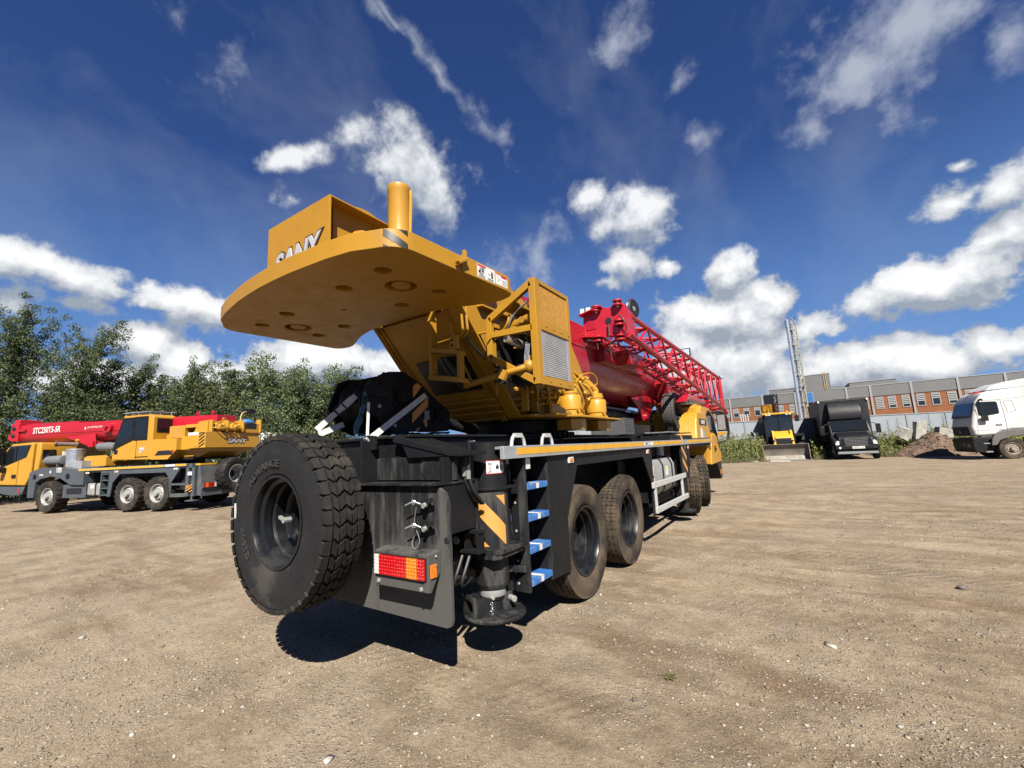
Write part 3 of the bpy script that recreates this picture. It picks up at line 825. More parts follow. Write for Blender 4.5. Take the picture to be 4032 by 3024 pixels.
FENC = material('pale_blue_panel', (.24, .262, .295), .7, var=.08, vscale=1.5, dirt=(.3, .29, .26), damt=.2, dscale=.6, streak=True)
FEND = material('panel_joint', (.20, .215, .24), .7)
fd = Vector((.817, .577, 0)); fn = Vector((.577, -.817, 0)); f0 = Vector((-3.9, 33.2, 0))
fen = thing('boundary_wall', 'pale blue grey panel wall running behind the parked vehicles', 'wall', tuple(f0), math.atan2(fd.y, fd.x))
OFF = (0, 0, 0)
mb = MB(); mb.bx(-22, 46, -.05, .05, 0, 2.58, FENC); mb.bx(-22, 46, -.09, .09, 2.58, 2.64, FENC); mb.build('panel', fen)
for k in range(-7, 16):
    mb = MB(); mb.bx(k * 2.9 + 1.1, k * 2.9 + 1.22, -.1, -.05, 0, 2.57, FEND); mb.build('post', fen)
for i, (t_, hgt) in enumerate([(-.1, .35), (1.2, .45), (1.36, .48), (1.52, .43), (1.7, .46), (3.2, .5)]):
    q = f0 + fd * t_ - fn * .35
    mb = MB(); mb.cyl((0, 0, 0), (0, 0, 2.6 + hgt), .045, GALV, seg=8); mb.ball((0, 0, 2.62 + hgt), .06, GALV, 8)
    tag(mb.build('vent_pipe', loc=tuple(q)), 'white standpipe rising behind the wall, one of the group left of the yellow loader', 'pipe', 'white pipes behind the wall')

# ------------------------------------------------------------------ the big crane truck
CR = thing('crane_truck', 'big yellow and red mobile crane with a black chassis, its spare wheel towards the viewer', 'crane', (-3.15, 7.5, 0))
OFF = (-3.15, 7.5, 0)
XC = -3.15
Z3 = (0, 0, 1)
# chassis
mb = MB()
mb.bx(-3.75, -2.55, 2.40, 12.6, .82, 1.27, BLK)
mb.bx(-3.78, -2.50, 2.38, 12.2, 1.28, 1.63, BLK)
mb.bx(-3.80, -2.47, 2.34, 12.0, 1.63, 1.655, BLK)
for y in (4.23, 5.6, 9.7, 11.1): mb.cyl((-4.1, y, .56), (-2.2, y, .56), .12, BLK); mb.ball((-3.15, y, .56), .26, BLK, 14)
for y in np.arange(6.6, 11.8, .55): mb.bx(-2.5, -2.44, y, y + .05, 1.50, 1.63, BLK)
mb.build('chassis_frame', CR, .008)
mb = MB()
mb.prism([(-2.6, 1.655), (-2.02, 1.50), (-1.93, 1.50), (-1.93, 1.475), (-2.02, 1.475), (-2.6, 1.60)], 'y', 2.30, 2.60, BLK)
mb.bx(-2.835, -2.02, 2.345, 2.37, 1.31, 1.48, BLKD)
mb.prism([(-2.60, 1.60), (-2.02, 1.475), (-2.45, 1.475), (-2.5, 1.56)], 'y', 2.31, 2.335, BLK)
mb.prism([(-2.02, 1.31), (-2.02, 1.475), (-2.3, 1.475), (-2.36, 1.40), (-2.3, 1.31)], 'y', 2.335, 2.343, BLKD)
mb.bx(-4.28, -3.3, 2.32, 3.0, 1.475, 1.5, BLK)
mb.bx(-4.2, -2.03, 2.16, 2.60, 1.285, 1.300, BLKD)
mb.bx(-2.86, -2.84, 2.2, 2.36, 1.30, 1.62, BLK)
mb.bx(-2.07, -2.04, 2.24, 2.58, .95, 1.47, BLK)
mb.bx(-2.30, -2.03, 2.58, 2.61, .92, 1.30, BLKD)
mb.cyl((-2.03, 2.52, 1.5), (-2.03, 2.52, 1.585), .017, BLK, seg=10); mb.cyl((-2.03, 2.52, 1.57), (-1.96, 2.50, 1.575), .006, CHROME, seg=6)
mb.build('rear_crossmember', CR, .006)
# lashing lug
mb = MB()
mb.prism([(-2.79, 1.66), (-2.79, 1.55), (-2.87, 1.545), (-2.94, 1.565), (-2.965, 1.61), (-2.93, 1.655), (-2.88, 1.67)], 'y', 2.28, 2.31, BLK)
mb.cyl((-2.885, 2.24, 1.61), (-2.885, 2.32, 1.61), .03, BLK); mb.lathe([(.03, 0), (.045, 0), (.045, .012), (.03, .012)], (-2.885, 2.268, 1.61), (0, 1, 0), CARD, 20, closed=True)
mb.build('lashing_lug', CR, .004)
# deck
mb = MB()
mb.bx(-4.42, -1.885, 3.0, 12.3, 1.485, 1.50, BLK)
mb.bx(-2.5, -1.885, 3.0, 12.2, 1.43, 1.485, BLK)
mb.build('deck', CR, .003)
mb = MB()
mb.bx(-1.882, -1.845, 2.70, 12.35, 1.43, 1.525, ALU); mb.bx(-1.93, -1.882, 2.70, 12.35, 1.505, 1.525, ALU)
rail = mb.build('deck_rail', CR, .004)
mb = MB()
for a, b in ((2.88, 6.25), (6.78, 8.8), (9.2, 12.3)): mb.bx(-1.845, -1.8425, a, b, 1.458, 1.512, STRIPE)
mb.build('reflective_strip', rail)
mb = MB(); mb.bx(-1.845, -1.842, 6.28, 6.52, 1.46, 1.51, DECAL); mb.bx(-1.845, -1.842, 6.58, 6.74, 1.46, 1.51, DECAL)
put_text(mb, "SANY", (-1.8415, 6.4, 1.495), (0, 1, 0), (0, 0, 1), .14, .018, DECK, .002); put_text(mb, "3C-A", (-1.8415, 6.4, 1.475), (0, 1, 0), (0, 0, 1), .14, .016, DECK, .002)
mb.build('rail_plate', rail)
for y in (2.99, 3.48):
    mb = MB(); P = [(-1.9, y - .1, 1.525), (-1.9, y - .085, 1.585), (-1.9, y - .055, 1.612), (-1.9, y + .055, 1.612), (-1.9, y + .085, 1.585), (-1.9, y + .1, 1.525)]
    mb.tube(P, .0145, GALV, 8, 2); mb.bar((-1.9, y - .05, 1.612), (-1.9, y + .05, 1.612), .034, .034, GALV); mb.build('grab_handle', CR)
# rear panel (mud flap plate) and its fittings
mb = MB()
poly = [(-4.34, .46), (-4.30, .42), (-3.3, .425), (-2.0, .40), (-1.965, .415), (-1.955, .45), (-1.963, 1.17), (-1.985, 1.235), (-2.04, 1.27), (-2.12, 1.28), (-4.25, 1.28), (-4.34, 1.2)]
mb.prism(poly, 'y', 2.20, 2.225, FLAP)
mb.cyl((-1.985, 2.198, .935), (-1.985, 2.2005, .935), .022, DECK)
fl = mb.build('rear_panel', CR, .006)
for z, dy in ((1.17, 0), (1.02, 0)):
    mb = MB()
    mb.cyl((-2.125, 2.2, z), (-2.125, 2.13, z - .01), .017, TANK, seg=14); mb.lathe([(.02, 0), (.032, .0), (.032, .012), (.02, .012)], (-2.125, 2.18, z), (0, -1, 0), BLK, 16)
    mb.bar((-2.18, 2.16, z - .01), (-2.05, 2.15, z + .03), .012, .03, BLKD)
    mb.tube([(-2.155, 2.14, z + .0), (-2.20, 2.12, z + .02), (-2.28, 2.12, z - .01)], .005, ALU, 6); mb.tube([(-2.19, 2.13, z + .015), (-2.21, 2.12, z + .03), (-2.22, 2.12, z + .01), (-2.2, 2.12, z - .005), (-2.19, 2.13, z + .015)], .003, CHROME, 6)
    mb.build('locking_pin', fl)
mb = MB(); mb.tube([(-2.2, 2.15, 1.16), (-2.23, 2.15, 1.06), (-2.21, 2.15, 1.0), (-2.16, 2.14, .93), (-2.2, 2.13, .87), (-2.26, 2.15, .9), (-2.24, 2.17, .97), (-2.19, 2.15, 1.01)], .0022, CARD, 5, 4); mb.build('lanyard_wire', fl)
mb = MB()
mb.prism([(2.2, .875), (2.085, .862), (2.085, .635), (2.11, .63), (2.16, .70), (2.2, .74)], 'x', -2.545, -2.04, FLAP)
mb.bolts([(-2.50, 2.085, .665), (-2.10, 2.085, .655)], .016, .012, (0, -1, 0), TANK); mb.bolts([(-2.04, 2.15, .845), (-2.04, 2.15, .79)], .01, .01, (1, 0, 0), TANK)
tlb = mb.build('tail_light', fl, .004)
mb = MB()
x0, x1, za, zb = -2.53, -2.06, .712, .838
mb.bx(x0 - .004, x1 + .004, 2.078, 2.085, za - .006, zb + .006, PLAS)
for a, b, m in ((x0, x0 + .045, LCLR), (x0 + .045, x1 - .16, LRED), (x1 - .16, x1 - .065, LAMB), (x1 - .065, x1, LRED)):
    mb.bx(a + .001, b - .001, 2.064, 2.078, za, zb, m)
    nx = max(2, round((b - a) / .024)); 
    for i in range(nx):
        for j in range(6):
            mb.cyl((a + (i + .5) * (b - a) / nx, 2.064, za + (j + .5) * (zb - za) / 6), (a + (i + .5) * (b - a) / nx, 2.060, za + (j + .5) * (zb - za) / 6), .0075, m, r1=.004, seg=6)
mb.bx(-2.052, -2.03, 2.10, 2.15, .72, .80, LAMB)
mb.build('lens', tlb, .001)
# spare wheel bolted on behind
sp_t = tyre('tyre', .615, .30, .315, 'chevron', RUB, RUBT, letters=True, seg=96)
sp_r = rim_deep(.315, .30, .205, RIMB)
SW = make_wheel('spare_wheel', CR, (-3.10 + 3.15, 1.815 - 7.5, 1.085), (0, 0, R(90)), sp_r, sp_t)
mb = MB(); mb.cyl((-3.1, 1.96, 1.085), (-3.1, 2.2, 1.085), .07, BLK); mb.bx(-3.35, -2.85, 2.0, 2.2, .98, 1.19, BLK); mb.build('wheel_bracket', CR, .005)
mb = MB(); mb.cyl((-.02, .0, .0), (-.075, .0, .0), .02, TANK, seg=8); mb.bar((-.06, 0, .0), (-.06, .07, .02), .02, .02, TANK); mb.build('clamp_nut', SW, off=(0, 0, 0))
mb = MB(); mb.bx(-.1535, -.151, -.0, .03, -.055, .055, DECAL); o = mb.build('tyre_sticker', SW, off=(0, 0, 0)); o.location = (.006, .515, .06); o.rotation_euler = (R(-4), 0, R(0))

# road wheels
rt = tyre('tyre', .555, .30, .335, 'zigzag', RUBD, RUBD)
rr_ = rim_deep(.335, .30, .225, RIMB)
hub(rr_, .10, BLKD, .10, 8)
w0 = make_wheel('wheel', CR, (-2.05 + 3.15, 4.23 - 7.5, .553), (R(20), 0, PI), rr_, rt)
for x, y, rz in ((-2.05, 5.60, PI), (-4.25, 4.23, 0), (-4.25, 5.60, 0)):
    w = copy_tree(w0, CR); w.location = (x + 3.15, y - 7.5, .553); w.rotation_euler = (R(y * 50), 0, rz)
ft = tyre('tyre', .575, .32, .335, 'chevron', RUBD, RUBD)
fr = rim_steer(.335, .32, RIMB)
w1 = make_wheel('wheel', CR, (-2.06 + 3.15, 9.70 - 7.5, .575), (R(11), 0, PI + R(24)), fr, ft)
for x, y, rz in ((-2.06, 11.09, PI + R(18)), (-4.24, 9.70, R(24)), (-4.24, 11.09, R(18))):
    w = copy_tree(w1, CR); w.location = (x + 3.15, y - 7.5, .575); w.rotation_euler = (R(y * 50), 0, rz)

# outrigger jacks
def hazard(mb, c, r, z0, z1, mat, th0, th1, nst, slope):
    """slanting bands wrapped on a cylinder"""
    k = 14; v = []; f = []
    per = (z1 - z0) / nst
    for s in range(-4, 6):
        for i in range(k):
            for u0, u1 in ((i / k, (i + 1) / k),):
                zs = [z0 + s * per * 1.0 + slope * (u) for u in (u0, u1)]
                qs = []
                for u, zz in ((u0, zs[0]), (u1, zs[1])):
                    a, b = max(z0, min(z1, zz)), max(z0, min(z1, zz + per * .5))
                    th = R(th0 + (th1 - th0) * u)
                    qs.append(((c[0] + r * math.cos(th), c[1] + r * math.sin(th), a), (c[0] + r * math.cos(th), c[1] + r * math.sin(th), b)))
                if qs[0][1][2] - qs[0][0][2] < 1e-4 and qs[1][1][2] - qs[1][0][2] < 1e-4: continue
                o = len(v); v += [qs[0][0], qs[1][0], qs[1][1], qs[0][1]]; f.append((o, o + 1, o + 2, o + 3))
    mb.add(v, f, mat)
JX, JY = -2.07, 2.80
mb = MB()
mb.cyl((JX, JY, 1.20), (JX, JY, 1.56), .143, BLK, seg=36)
mb.cyl((JX, JY, .76), (JX, JY, 1.21), .147, BLKD, seg=36)
mb.cyl((JX, JY, 1.205), (JX, JY, 1.225), .165, BLK, seg=36); mb.bx(JX + .02, JX + .17, JY - .03, JY + .17, 1.207, 1.222, BLK)
mb.prism([(JX - .2, JY - .17), (JX + .17, JY - .17), (JX + .2, JY - .12), (JX + .2, JY + .19), (JX - .2, JY + .19)], 'z', .755, .785, BLKD)
mb.prism([(JX - .19, JY - .18), (JX + .15, JY - .18), (JX + .185, JY - .13), (JX + .185, JY + .18), (JX - .19, JY + .18)], 'z', .72, .753, BLKD)
mb.cyl((JX, JY, .52), (JX, JY, .722), .128, BLKD, seg=36); mb.cyl((JX, JY, .495), (JX, JY, .52), .118, BLKD, seg=36, r1=.128)
mb.cyl((JX, JY, .30), (JX, JY, .5), .085, BLK, seg=24)
jack = mb.build('outrigger_jack', CR, .003)
mb = MB(); hazard(mb, (JX, JY), .1486, .80, 1.165, ORG, -112, -4, 1.25, -.30); mb.build('hazard_decal', jack)
mb = MB(); 
for i in range(10):
    a0, a1 = R(-60 + i * 6), R(-54 + i * 6); r_ = .1445
    mb.add([(JX + r_ * math.cos(a0), JY + r_ * math.sin(a0), 1.325), (JX + r_ * math.cos(a1), JY + r_ * math.sin(a1), 1.325), (JX + r_ * math.cos(a1), JY + r_ * math.sin(a1), 1.425), (JX + r_ * math.cos(a0), JY + r_ * math.sin(a0), 1.425)], [(0, 1, 2, 3)], DECAL)
def curved(mb, th0, th1, z0, z1, r, mat, n=6):
    for i in range(n):
        a0 = R(th0 + (th1 - th0) * i / n); a1 = R(th0 + (th1 - th0) * (i + 1) / n)
        mb.add([(JX + r * math.cos(a0), JY + r * math.sin(a0), z0), (JX + r * math.cos(a1), JY + r * math.sin(a1), z0), (JX + r * math.cos(a1), JY + r * math.sin(a1), z1), (JX + r * math.cos(a0), JY + r * math.sin(a0), z1)], [(0, 1, 2, 3)], mat)
for t0, t1, za, zb, m in ((-60, 0, 1.325, 1.33, DECR), (-60, 0, 1.42, 1.425, DECR), (-60, -59, 1.325, 1.425, DECR), (-12, -1, 1.405, 1.42, DECR), (-54, -43, 1.39, 1.41, CARD), (-50, -46, 1.345, 1.385, CARD), (-55, -44, 1.337, 1.343, DECK), (-30, -20, 1.36, 1.385, DECK), (-27, -23, 1.385, 1.395, DECK), (-15, -3, 1.35, 1.39, CARD)):
    curved(mb, t0, t1, za, zb, .1452 + (.0004 if m is not DECR else .0002), m)
mb.build('warning_decal', jack)
mb = MB(); mb.lathe([(.08, .0), (.098, .01), (.10, .05), (.094, .06), (.10, .075), (.092, .10), (.085, .10)], (JX, JY, .42), Z3, STRAP if False else CARD, 24)
mb.lathe([(.08, 0), (.096, .004), (.096, .014), (.08, .018)], (JX, JY, .405), Z3, PLAS, 24); mb.build('rod_wrap', jack)
mb = MB()
mb.lathe([(0, .0), (.225, .0), (.235, .01), (.235, .024), (.225, .034), (.06, .045), (0, .05)], (JX + .01, JY, .285), Z3, BLKD, 48)
a_ = R(38)
for s in (-1, 1):
    T = Matrix.Translation((JX, JY, 0)) @ Matrix.Rotation(R(-22), 4, 'Z')
    mb.prism([(-.20, .32), (-.20, .43), (-.13, .445), (-.03, .41), (.08, .44), (.13, .44), (.14, .32)], 'x', s * .07 - .009, s * .07 + .009, BLKD, T)
for (z0_, z1_) in ((.32, .345), (.425, .455)): mb.bx(-.087, .087, -.215, -.195, z0_, z1_, BLKD, T)
mb.bx(-.087, -.06, -.215, -.195, .345, .425, BLKD, T); mb.bx(.06, .087, -.215, -.195, .345, .425, BLKD, T)
mb.cyl((-.14, .1, .40), (.14, .1, .40), .022, TANK, T=T); mb.cyl((-.1, -.06, .43), (.1, -.06, .43), .014, TANK, T=T)
for i in range(4): mb.lathe([(.010, -.004), (.014, 0), (.010, .004), (.006, 0)], tuple(T @ Vector((.105, -.08, .40 - i * .022))), (1, 0, 0) if i % 2 else (0, 1, 0), CHROME, 10, closed=True)
mb.build('foot_pad', jack, .003)
# front jack
FX, FY = -2.0, 8.95
mb = MB(); mb.cyl((FX, FY, .45), (FX, FY, 1.45), .12, BLKD, seg=28); mb.cyl((FX, FY, .2), (FX, FY, .45), .075, BLK)
mb.prism([(FX - .18, FY - .2), (FX + .13, FY - .2), (FX + .13, FY + .18), (FX - .18, FY + .18)], 'z', .82, .86, BLKD)
mb.bx(FX + .09, FX + .125, FY - .25, FY + .2, .86, 1.44, BLK); mb.bx(-2.1, -1.87, FY + .25, FY + .48, .45, 1.43, BLK)
jf = mb.build('outrigger_jack', CR, .004)
mb = MB(); Y0, Y1, Z0, Z1 = FY - .25, FY + .2, .86, 1.44
mb.add([(FX + .127, Y0, Z0), (FX + .127, Y1, Z0), (FX + .127, Y1, Z1), (FX + .127, Y0, Z1)], [(0, 1, 2, 3)], DECK)
for k in range(3):
    z = Z0 + k * .235
    mb.add([(FX + .129, Y0 + .06, z + .25), (FX + .129, Y1 - .04, z + .02), (FX + .129, Y1 - .04, z + .115), (FX + .129, Y0 + .06, z + .345)], [(0, 1, 2, 3)], ORG)
mb.build('hazard_decal', jf)
mb = MB(); mb.lathe([(0, 0), (.23, 0), (.235, .012), (.235, .03), (.1, .05), (0, .05)], (FX, FY, .17), Z3, BLKD, 36); mb.bx(FX - .09, FX + .09, FY - .09, FY + .09, .2, .32, BLKD); mb.build('foot_pad', jf, .003)

# ladder and side skirt
mb = MB()
mb.bx(-2.16, -2.02, 2.985, 3.02, .40, 1.43, BLKD); mb.bx(-1.95, -1.885, 3.03, 3.07, .385, 1.43, BLKD); mb.bx(-2.02, -1.95, 3.03, 3.055, .385, 1.43, BLK)
mb.bx(-2.15, -2.13, 3.05, 3.43, .42, 1.43, BLKD)
mb.bx(-2.13, -1.885, 3.415, 3.435, .385, 1.43, BLKD)
mb.bolts([(-1.98, 3.03, z) for z in (.45, .62, .85, 1.07, 1.25)], .012, .01, (0, -1, 0), TANK)
mb.bar((-2.0, 2.88, .60), (-1.9, 3.04, .56), .012, .05, BLKD)
lad = mb.build('ladder', CR, .004)
for z in (1.215, .965, .715, .47):
    mb = MB(); mb.bx(-2.12, -1.882, 3.072, 3.413, z - .05, z, BLUE)
    mb.add([(-2.1, 3.2, z + .002), (-1.884, 3.21, z + .002), (-1.884, 3.26, z + .002), (-2.1, 3.245, z + .002)], [(0, 1, 2, 3)], STRAP); mb.add([(-1.8805, 3.21, z - .045), (-1.8805, 3.255, z - .045), (-1.8805, 3.26, z), (-1.8805, 3.21, z)], [(0, 1, 2, 3)], STRAP)
    mb.build('step', lad, .006)
mb = MB()
mb.prism([(3.435, 1.43), (3.435, .385), (3.76, .372), (3.765, .84), (4.05, 1.31), (6.28, 1.305), (6.62, .87), (6.60, .42), (6.70, .45), (6.73, 1.43)], 'x', -1.905, -1.88, BLK)
mb.bx(-2.4, -1.905, 3.435, 3.455, .40, 1.43, BLK); mb.bx(-2.3, -1.905, 6.71, 6.73, .6, 1.43, BLK)
sk = mb.build('side_skirt', CR, .005)
mb = MB(); mb.bx(-2.0, -1.89, 9.5, 12.25, 1.36, 1.43, BLK); mb.build('deck_beam', CR, .005)
for y, z in ((3.89, 1.372), (6.51, 1.372), (9.36, 1.372), (12.3, 1.36)):
    mb = MB(); mb.bx(-1.880, -1.866, y - .055, y + .055, z - .028, z + .028, DECAL); mb.bx(-1.866, -1.861, y - .03, y + .035, z - .017, z + .017, LAMB); mb.build('marker_light', sk, .004)
mb = MB(); mb.bx(-1.99, -1.90, 3.06, 3.13, 1.33, 1.43, PLAS); mb.bx(-1.9, -1.885, 3.05, 3.14, 1.335, 1.425, LCLR)
for k in range(6): mb.bx(-2.0, -1.93, 3.04, 3.058, 1.34 + k * .015, 1.347 + k * .015, PLAS)
mb.bar((-1.94, 3.1, 1.43), (-1.94, 3.1, 1.46), .02, .02, GALV); mb.build('work_light', CR, .004)

# air tanks, hoses and the bumper bar seen between panel and jack
for y, z, x0, x1 in ((3.1, 1.27, -2.6, -2.13), (3.18, .86, -2.7, -2.08)):
    mb = MB(); mb.lathe([(0, -.02), (.08, -.015), (.125, .02), (.13, .06), (.13, .42), (.12, .46), (0, .48)], (x1, y, z), (-1, 0, 0), WHT if False else TANK, 28); mb.build('air_tank', CR)
mb = MB()
for z in (.79, .93): mb.bx(-2.42, -1.97, 2.52, 2.60, z - .012, z + .012, BLK)
for x in (-2.38, -2.22, -2.1, -1.99): mb.bx(x - .008, x + .008, 2.52, 2.6, .80, .92, BLK)
mb.cyl((-2.16, 2.5, .87), (-2.16, 2.62, .87), .04, BLK); mb.cyl((-2.16, 2.49, .87), (-2.16, 2.5, .87), .028, TANK)
mb.bx(-2.45, -2.03, 2.75, 2.8, .6, 1.3, BLK); mb.prism([(2.5, .55), (2.9, .45), (2.95, .62), (2.55, .72)], 'x', -2.35, -2.32, CARD)
mb.build('rear_bumper_bar', CR, .003)
mb = MB()
for k in range(5): mb.tube([(-2.34 + k * .065, 2.56, .78), (-2.34 + k * .065, 2.5, .68), (-2.35 + k * .065, 2.46, .60), (-2.38 + k * .065, 2.5, .55), (-2.42 + k * .06, 2.7, .56)], .013, HOSE, 8)
mb.build('hydraulic_hose', CR); mb = MB()
for k in range(2): mb.tube([(-2.02 + k * .035, 2.46, 1.47), (-2.02 + k * .04, 2.44, 1.36), (-2.01 + k * .04, 2.46, 1.24), (-2.0 + k * .02, 2.6, 1.12)], .012, HOSE, 8)
for k in range(2): mb.cyl((-2.02 + k * .04, 2.44, 1.39 - k * .02), (-2.02 + k * .04, 2.44, 1.33 - k * .02), .017, CARD, seg=8)
mb.build('hydraulic_hose', CR)

# fuel tank, guard rails
mb = MB()
P = [(-2.5, .66), (-2.0, .66), (-1.915, .74), (-1.905, .8), (-1.905, 1.12), (-1.95, 1.21), (-2.03, 1.25), (-2.5, 1.25)]
mb.prism(P, 'y', 6.86, 8.2, TANK)
tk = mb.build('fuel_tank', CR, .03, seg=3)
mb = MB(); mb.cyl((-2.15, 7.3, 1.25), (-2.15, 7.3, 1.31), .05, ALU); mb.tube([(-2.1, 7.1, 1.26), (-2.05, 7.25, 1.34), (-2.1, 7.45, 1.27)], .02, CHROME, 8); mb.cyl((-1.92, 6.84, .98), (-1.92, 6.7, .96), .02, PLAS); mb.build('filler_cap', tk)
for y in (7.35, 7.95):
    mb = MB(); Q = [(a * 1.0 + (.012 if a > -2.4 else 0), b + (.012 if b > 1.2 else -.012 if b < .7 else 0)) for a, b in P]
    mb.prism(Q, 'y', y, y + .06, PLAS); mb.build('tank_strap', tk, .004)
mb = MB(); mb.bx(-1.904, -1.9025, 7.55, 7.72, .95, 1.1, DECAL); mb.bx(-1.902, -1.901, 7.57, 7.66, 1.04, 1.08, material('yellow_decal', (.7, .55, .05), .5)); mb.build('tank_decal', tk)
mb = MB()
mb.bar((-1.865, 6.58, .87), (-1.865, 8.82, .86), .035, .085, GALV); mb.bar((-1.865, 6.66, .50), (-1.865, 8.86, .48), .035, .085, GALV)
mb.bar((-1.87, 6.7, .85), (-1.87, 6.7, .5), .04, .05, GALV, (0, 1, 0)); mb.bar((-1.87, 8.5, .85), (-1.87, 8.5, .5), .04, .05, GALV, (0, 1, 0))
mb.build('side_guard', CR, .006)
mb = MB(); mb.cyl((-2.2, 8.4, .9), (-2.2, 8.4, 1.42), .08, WHT); mb.cyl((-2.25, 8.55, .62), (-2.25, 8.75, .62), .11, GALV); mb.bx(-2.5, -2.05, 6.9, 8.4, .5, .62, BLK)
for k in range(4): mb.tube([(-2.1, 8.3 + k * .05, .7), (-2.0, 8.4, .6 - k * .03), (-2.1, 8.6, .55)], .015, HOSE, 6)
mb.build('pipe_group', CR)

# carrier cab
mb = MB()
cabp = [(12.05, .88), (13.85, .84), (13.98, .93), (14.0, 1.46), (13.62, 2.05), (13.2, 2.30), (12.95, 2.36), (11.75, 2.36), (11.6, 2.2), (12.0, 1.6)]
mb.prism(cabp, 'x', -4.38, -1.94, YEL2)
mb.prism([(11.55, 2.2), (11.55, 2.34), (11.75, 2.42), (12.6, 2.42), (12.75, 2.36), (12.75, 2.2)], 'x', -3.0, -2.05, YEL2)
mb.prism([(12.22, .86), (13.92, .87), (13.96, .95), (13.96, 1.46), (13.2, 1.66), (12.66, 1.64), (12.52, 1.5)], 'x', -1.945, -1.90, YEL2)
cabo = mb.build('carrier_cab', CR, .03, seg=3)
mb = MB(); mb.prism([(10.70, 1.53), (10.80, 1.92), (10.92, 2.13), (11.05, 2.19), (12.02, 2.21), (12.22, 2.13), (12.64, 1.60), (12.60, 1.53)], 'x', -2.42, -1.91, YEL2)
for i_, (dy_, dx_) in enumerate(((-.12, 0), (0, .05), (.05, .16), (.1, .2), (0, .2), (0, .2), (0, 0), (0, 0))): mb.v[i_] = (mb.v[i_][0] + dx_, mb.v[i_][1] + dy_, mb.v[i_][2])
ff = mb.build('rear_fairing', cabo, .045, seg=3)
mb = MB(); mb.bx(-1.912, -1.9065, 11.12, 12.12, 1.86, 2.02, DECK); put_text(mb, "SANY", (-1.9055, 11.62, 1.94), (0, 1, 0), (0, 0, 1), .52, .10, DECAL, .003, 0, .015)
mb.build('name_badge', cabo)
mb = MB(); mb.bx(-1.912, -1.907, 11.18, 11.42, 1.56, 1.80, DECAL); mb.bx(-1.9068, -1.9055, 11.19, 11.29, 1.775, 1.795, DECR); mb.bx(-1.912, -1.907, 11.48, 11.70, 1.56, 1.74, ALU); mb.build('side_decal', cabo)
mb = MB()
mb.prism([(12.45, 1.72), (12.36, 2.16), (12.6, 2.28), (12.95, 2.29), (13.55, 2.05), (13.93, 1.50), (13.2, 1.70)], 'x', -1.942, -1.925, GLASS)
mb.bx(-3.9, -2.1, 13.6, 13.62, 1.5, 2.0, GLASS)
mb.build('window', cabo, .004)
mb = MB(); mb.bx(-1.9, -1.885, 12.88, 13.06, 1.18, 1.32, PLAS); mb.cyl((-1.885, 12.9, 1.25), (-1.875, 13.0, 1.25), .02, BLK); mb.build('door_handle', cabo, .004)
mb = MB(); mb.tube([(-1.93, 13.35, 2.25), (-1.72, 13.55, 2.27), (-1.62, 13.72, 2.15), (-1.60, 13.75, 1.7), (-1.66, 13.7, 1.48), (-1.9, 13.55, 1.42)], .035, PLAS, 8); mb.prism([(-1.86, 1.72), (-1.62, 1.72), (-1.62, 2.22), (-1.86, 2.22)], 'y', 13.52, 13.62, PLAS)
mb.bx(-1.84, -1.64, 13.51, 13.518, 1.76, 2.18, CHROME); mb.prism([(-1.86, 1.58), (-1.62, 1.66), (-1.62, 1.70), (-1.86, 1.70)], 'y', 13.5, 13.62, YEL2); mb.build('wing_mirror', cabo, .02)
mb = MB(); mb.prism([(13.2, .86), (13.98, .88), (13.9, .42), (13.6, .40), (13.45, .62)], 'x', -4.3, -1.92, PLAS); mb.bx(-1.918, -1.90, 13.55, 13.66, .52, .66, LAMB); mb.build('front_bumper', cabo, .02)
# things on the front deck
mb = MB()
mb.bx(-2.5, -2.38, 10.45, 10.52, 1.5, 2.25, BLK); mb.bx(-2.5, -2.38, 11.9, 11.97, 1.5, 2.25, BLK); mb.bar((-2.42, 10.48, 2.2), (-2.42, 11.95, 2.2), .05, .05, BLK); mb.bar((-2.42, 10.48, 1.78), (-2.42, 11.95, 1.78), .05, .05, BLK); mb.bar((-2.42, 10.5, 1.55), (-2.42, 11.2, 2.2), .05, .05, BLK)
mb.bar((-2.85, 10.48, 1.5), (-2.85, 10.48, 2.2), .06, .06, BLK); mb.bar((-2.85, 10.48, 2.2), (-2.42, 10.48, 2.2), .05, .05, BLK); mb.bx(-2.9, -2.35, 10.4, 12.0, 1.5, 1.74, BLK)
mb.build('wheel_rack', CR, .005)
mb = MB(); mb.bx(-2.95, -2.35, 7.0, 7.5, 1.657, 1.93, material('dark_grey_box', (.075, .078, .08), .6, var=.15, dirt=DUST, damt=.2))
for k in range(5):
    for j in range(5): mb.bx(-2.349, -2.347, 7.05 + k * .1, 7.11 + k * .1, 1.70 + j * .05, 1.72 + j * .05, DECK)
mb.bx(-2.9, -2.5, 7.7, 9.0, 1.655, 1.85, BLK); mb.build('battery_box', CR, .008)
mb = MB()
for k in range(3):
    for j in range(3): mb.bx(-2.55 + j * .17, -2.42 + j * .17, 8.6 + k * .35 + j * .1, 8.85 + k * .35 + j * .1, 1.68, 1.70, CARD)
mb.bar((-2.6, 8.4, 1.665), (-2.1, 9.9, 1.665), .5, .02, BLK); mb.bx(-2.5, -1.95, 8.3, 10.3, 1.5, 1.62, BLK); mb.build('tread_plate', CR, .003)

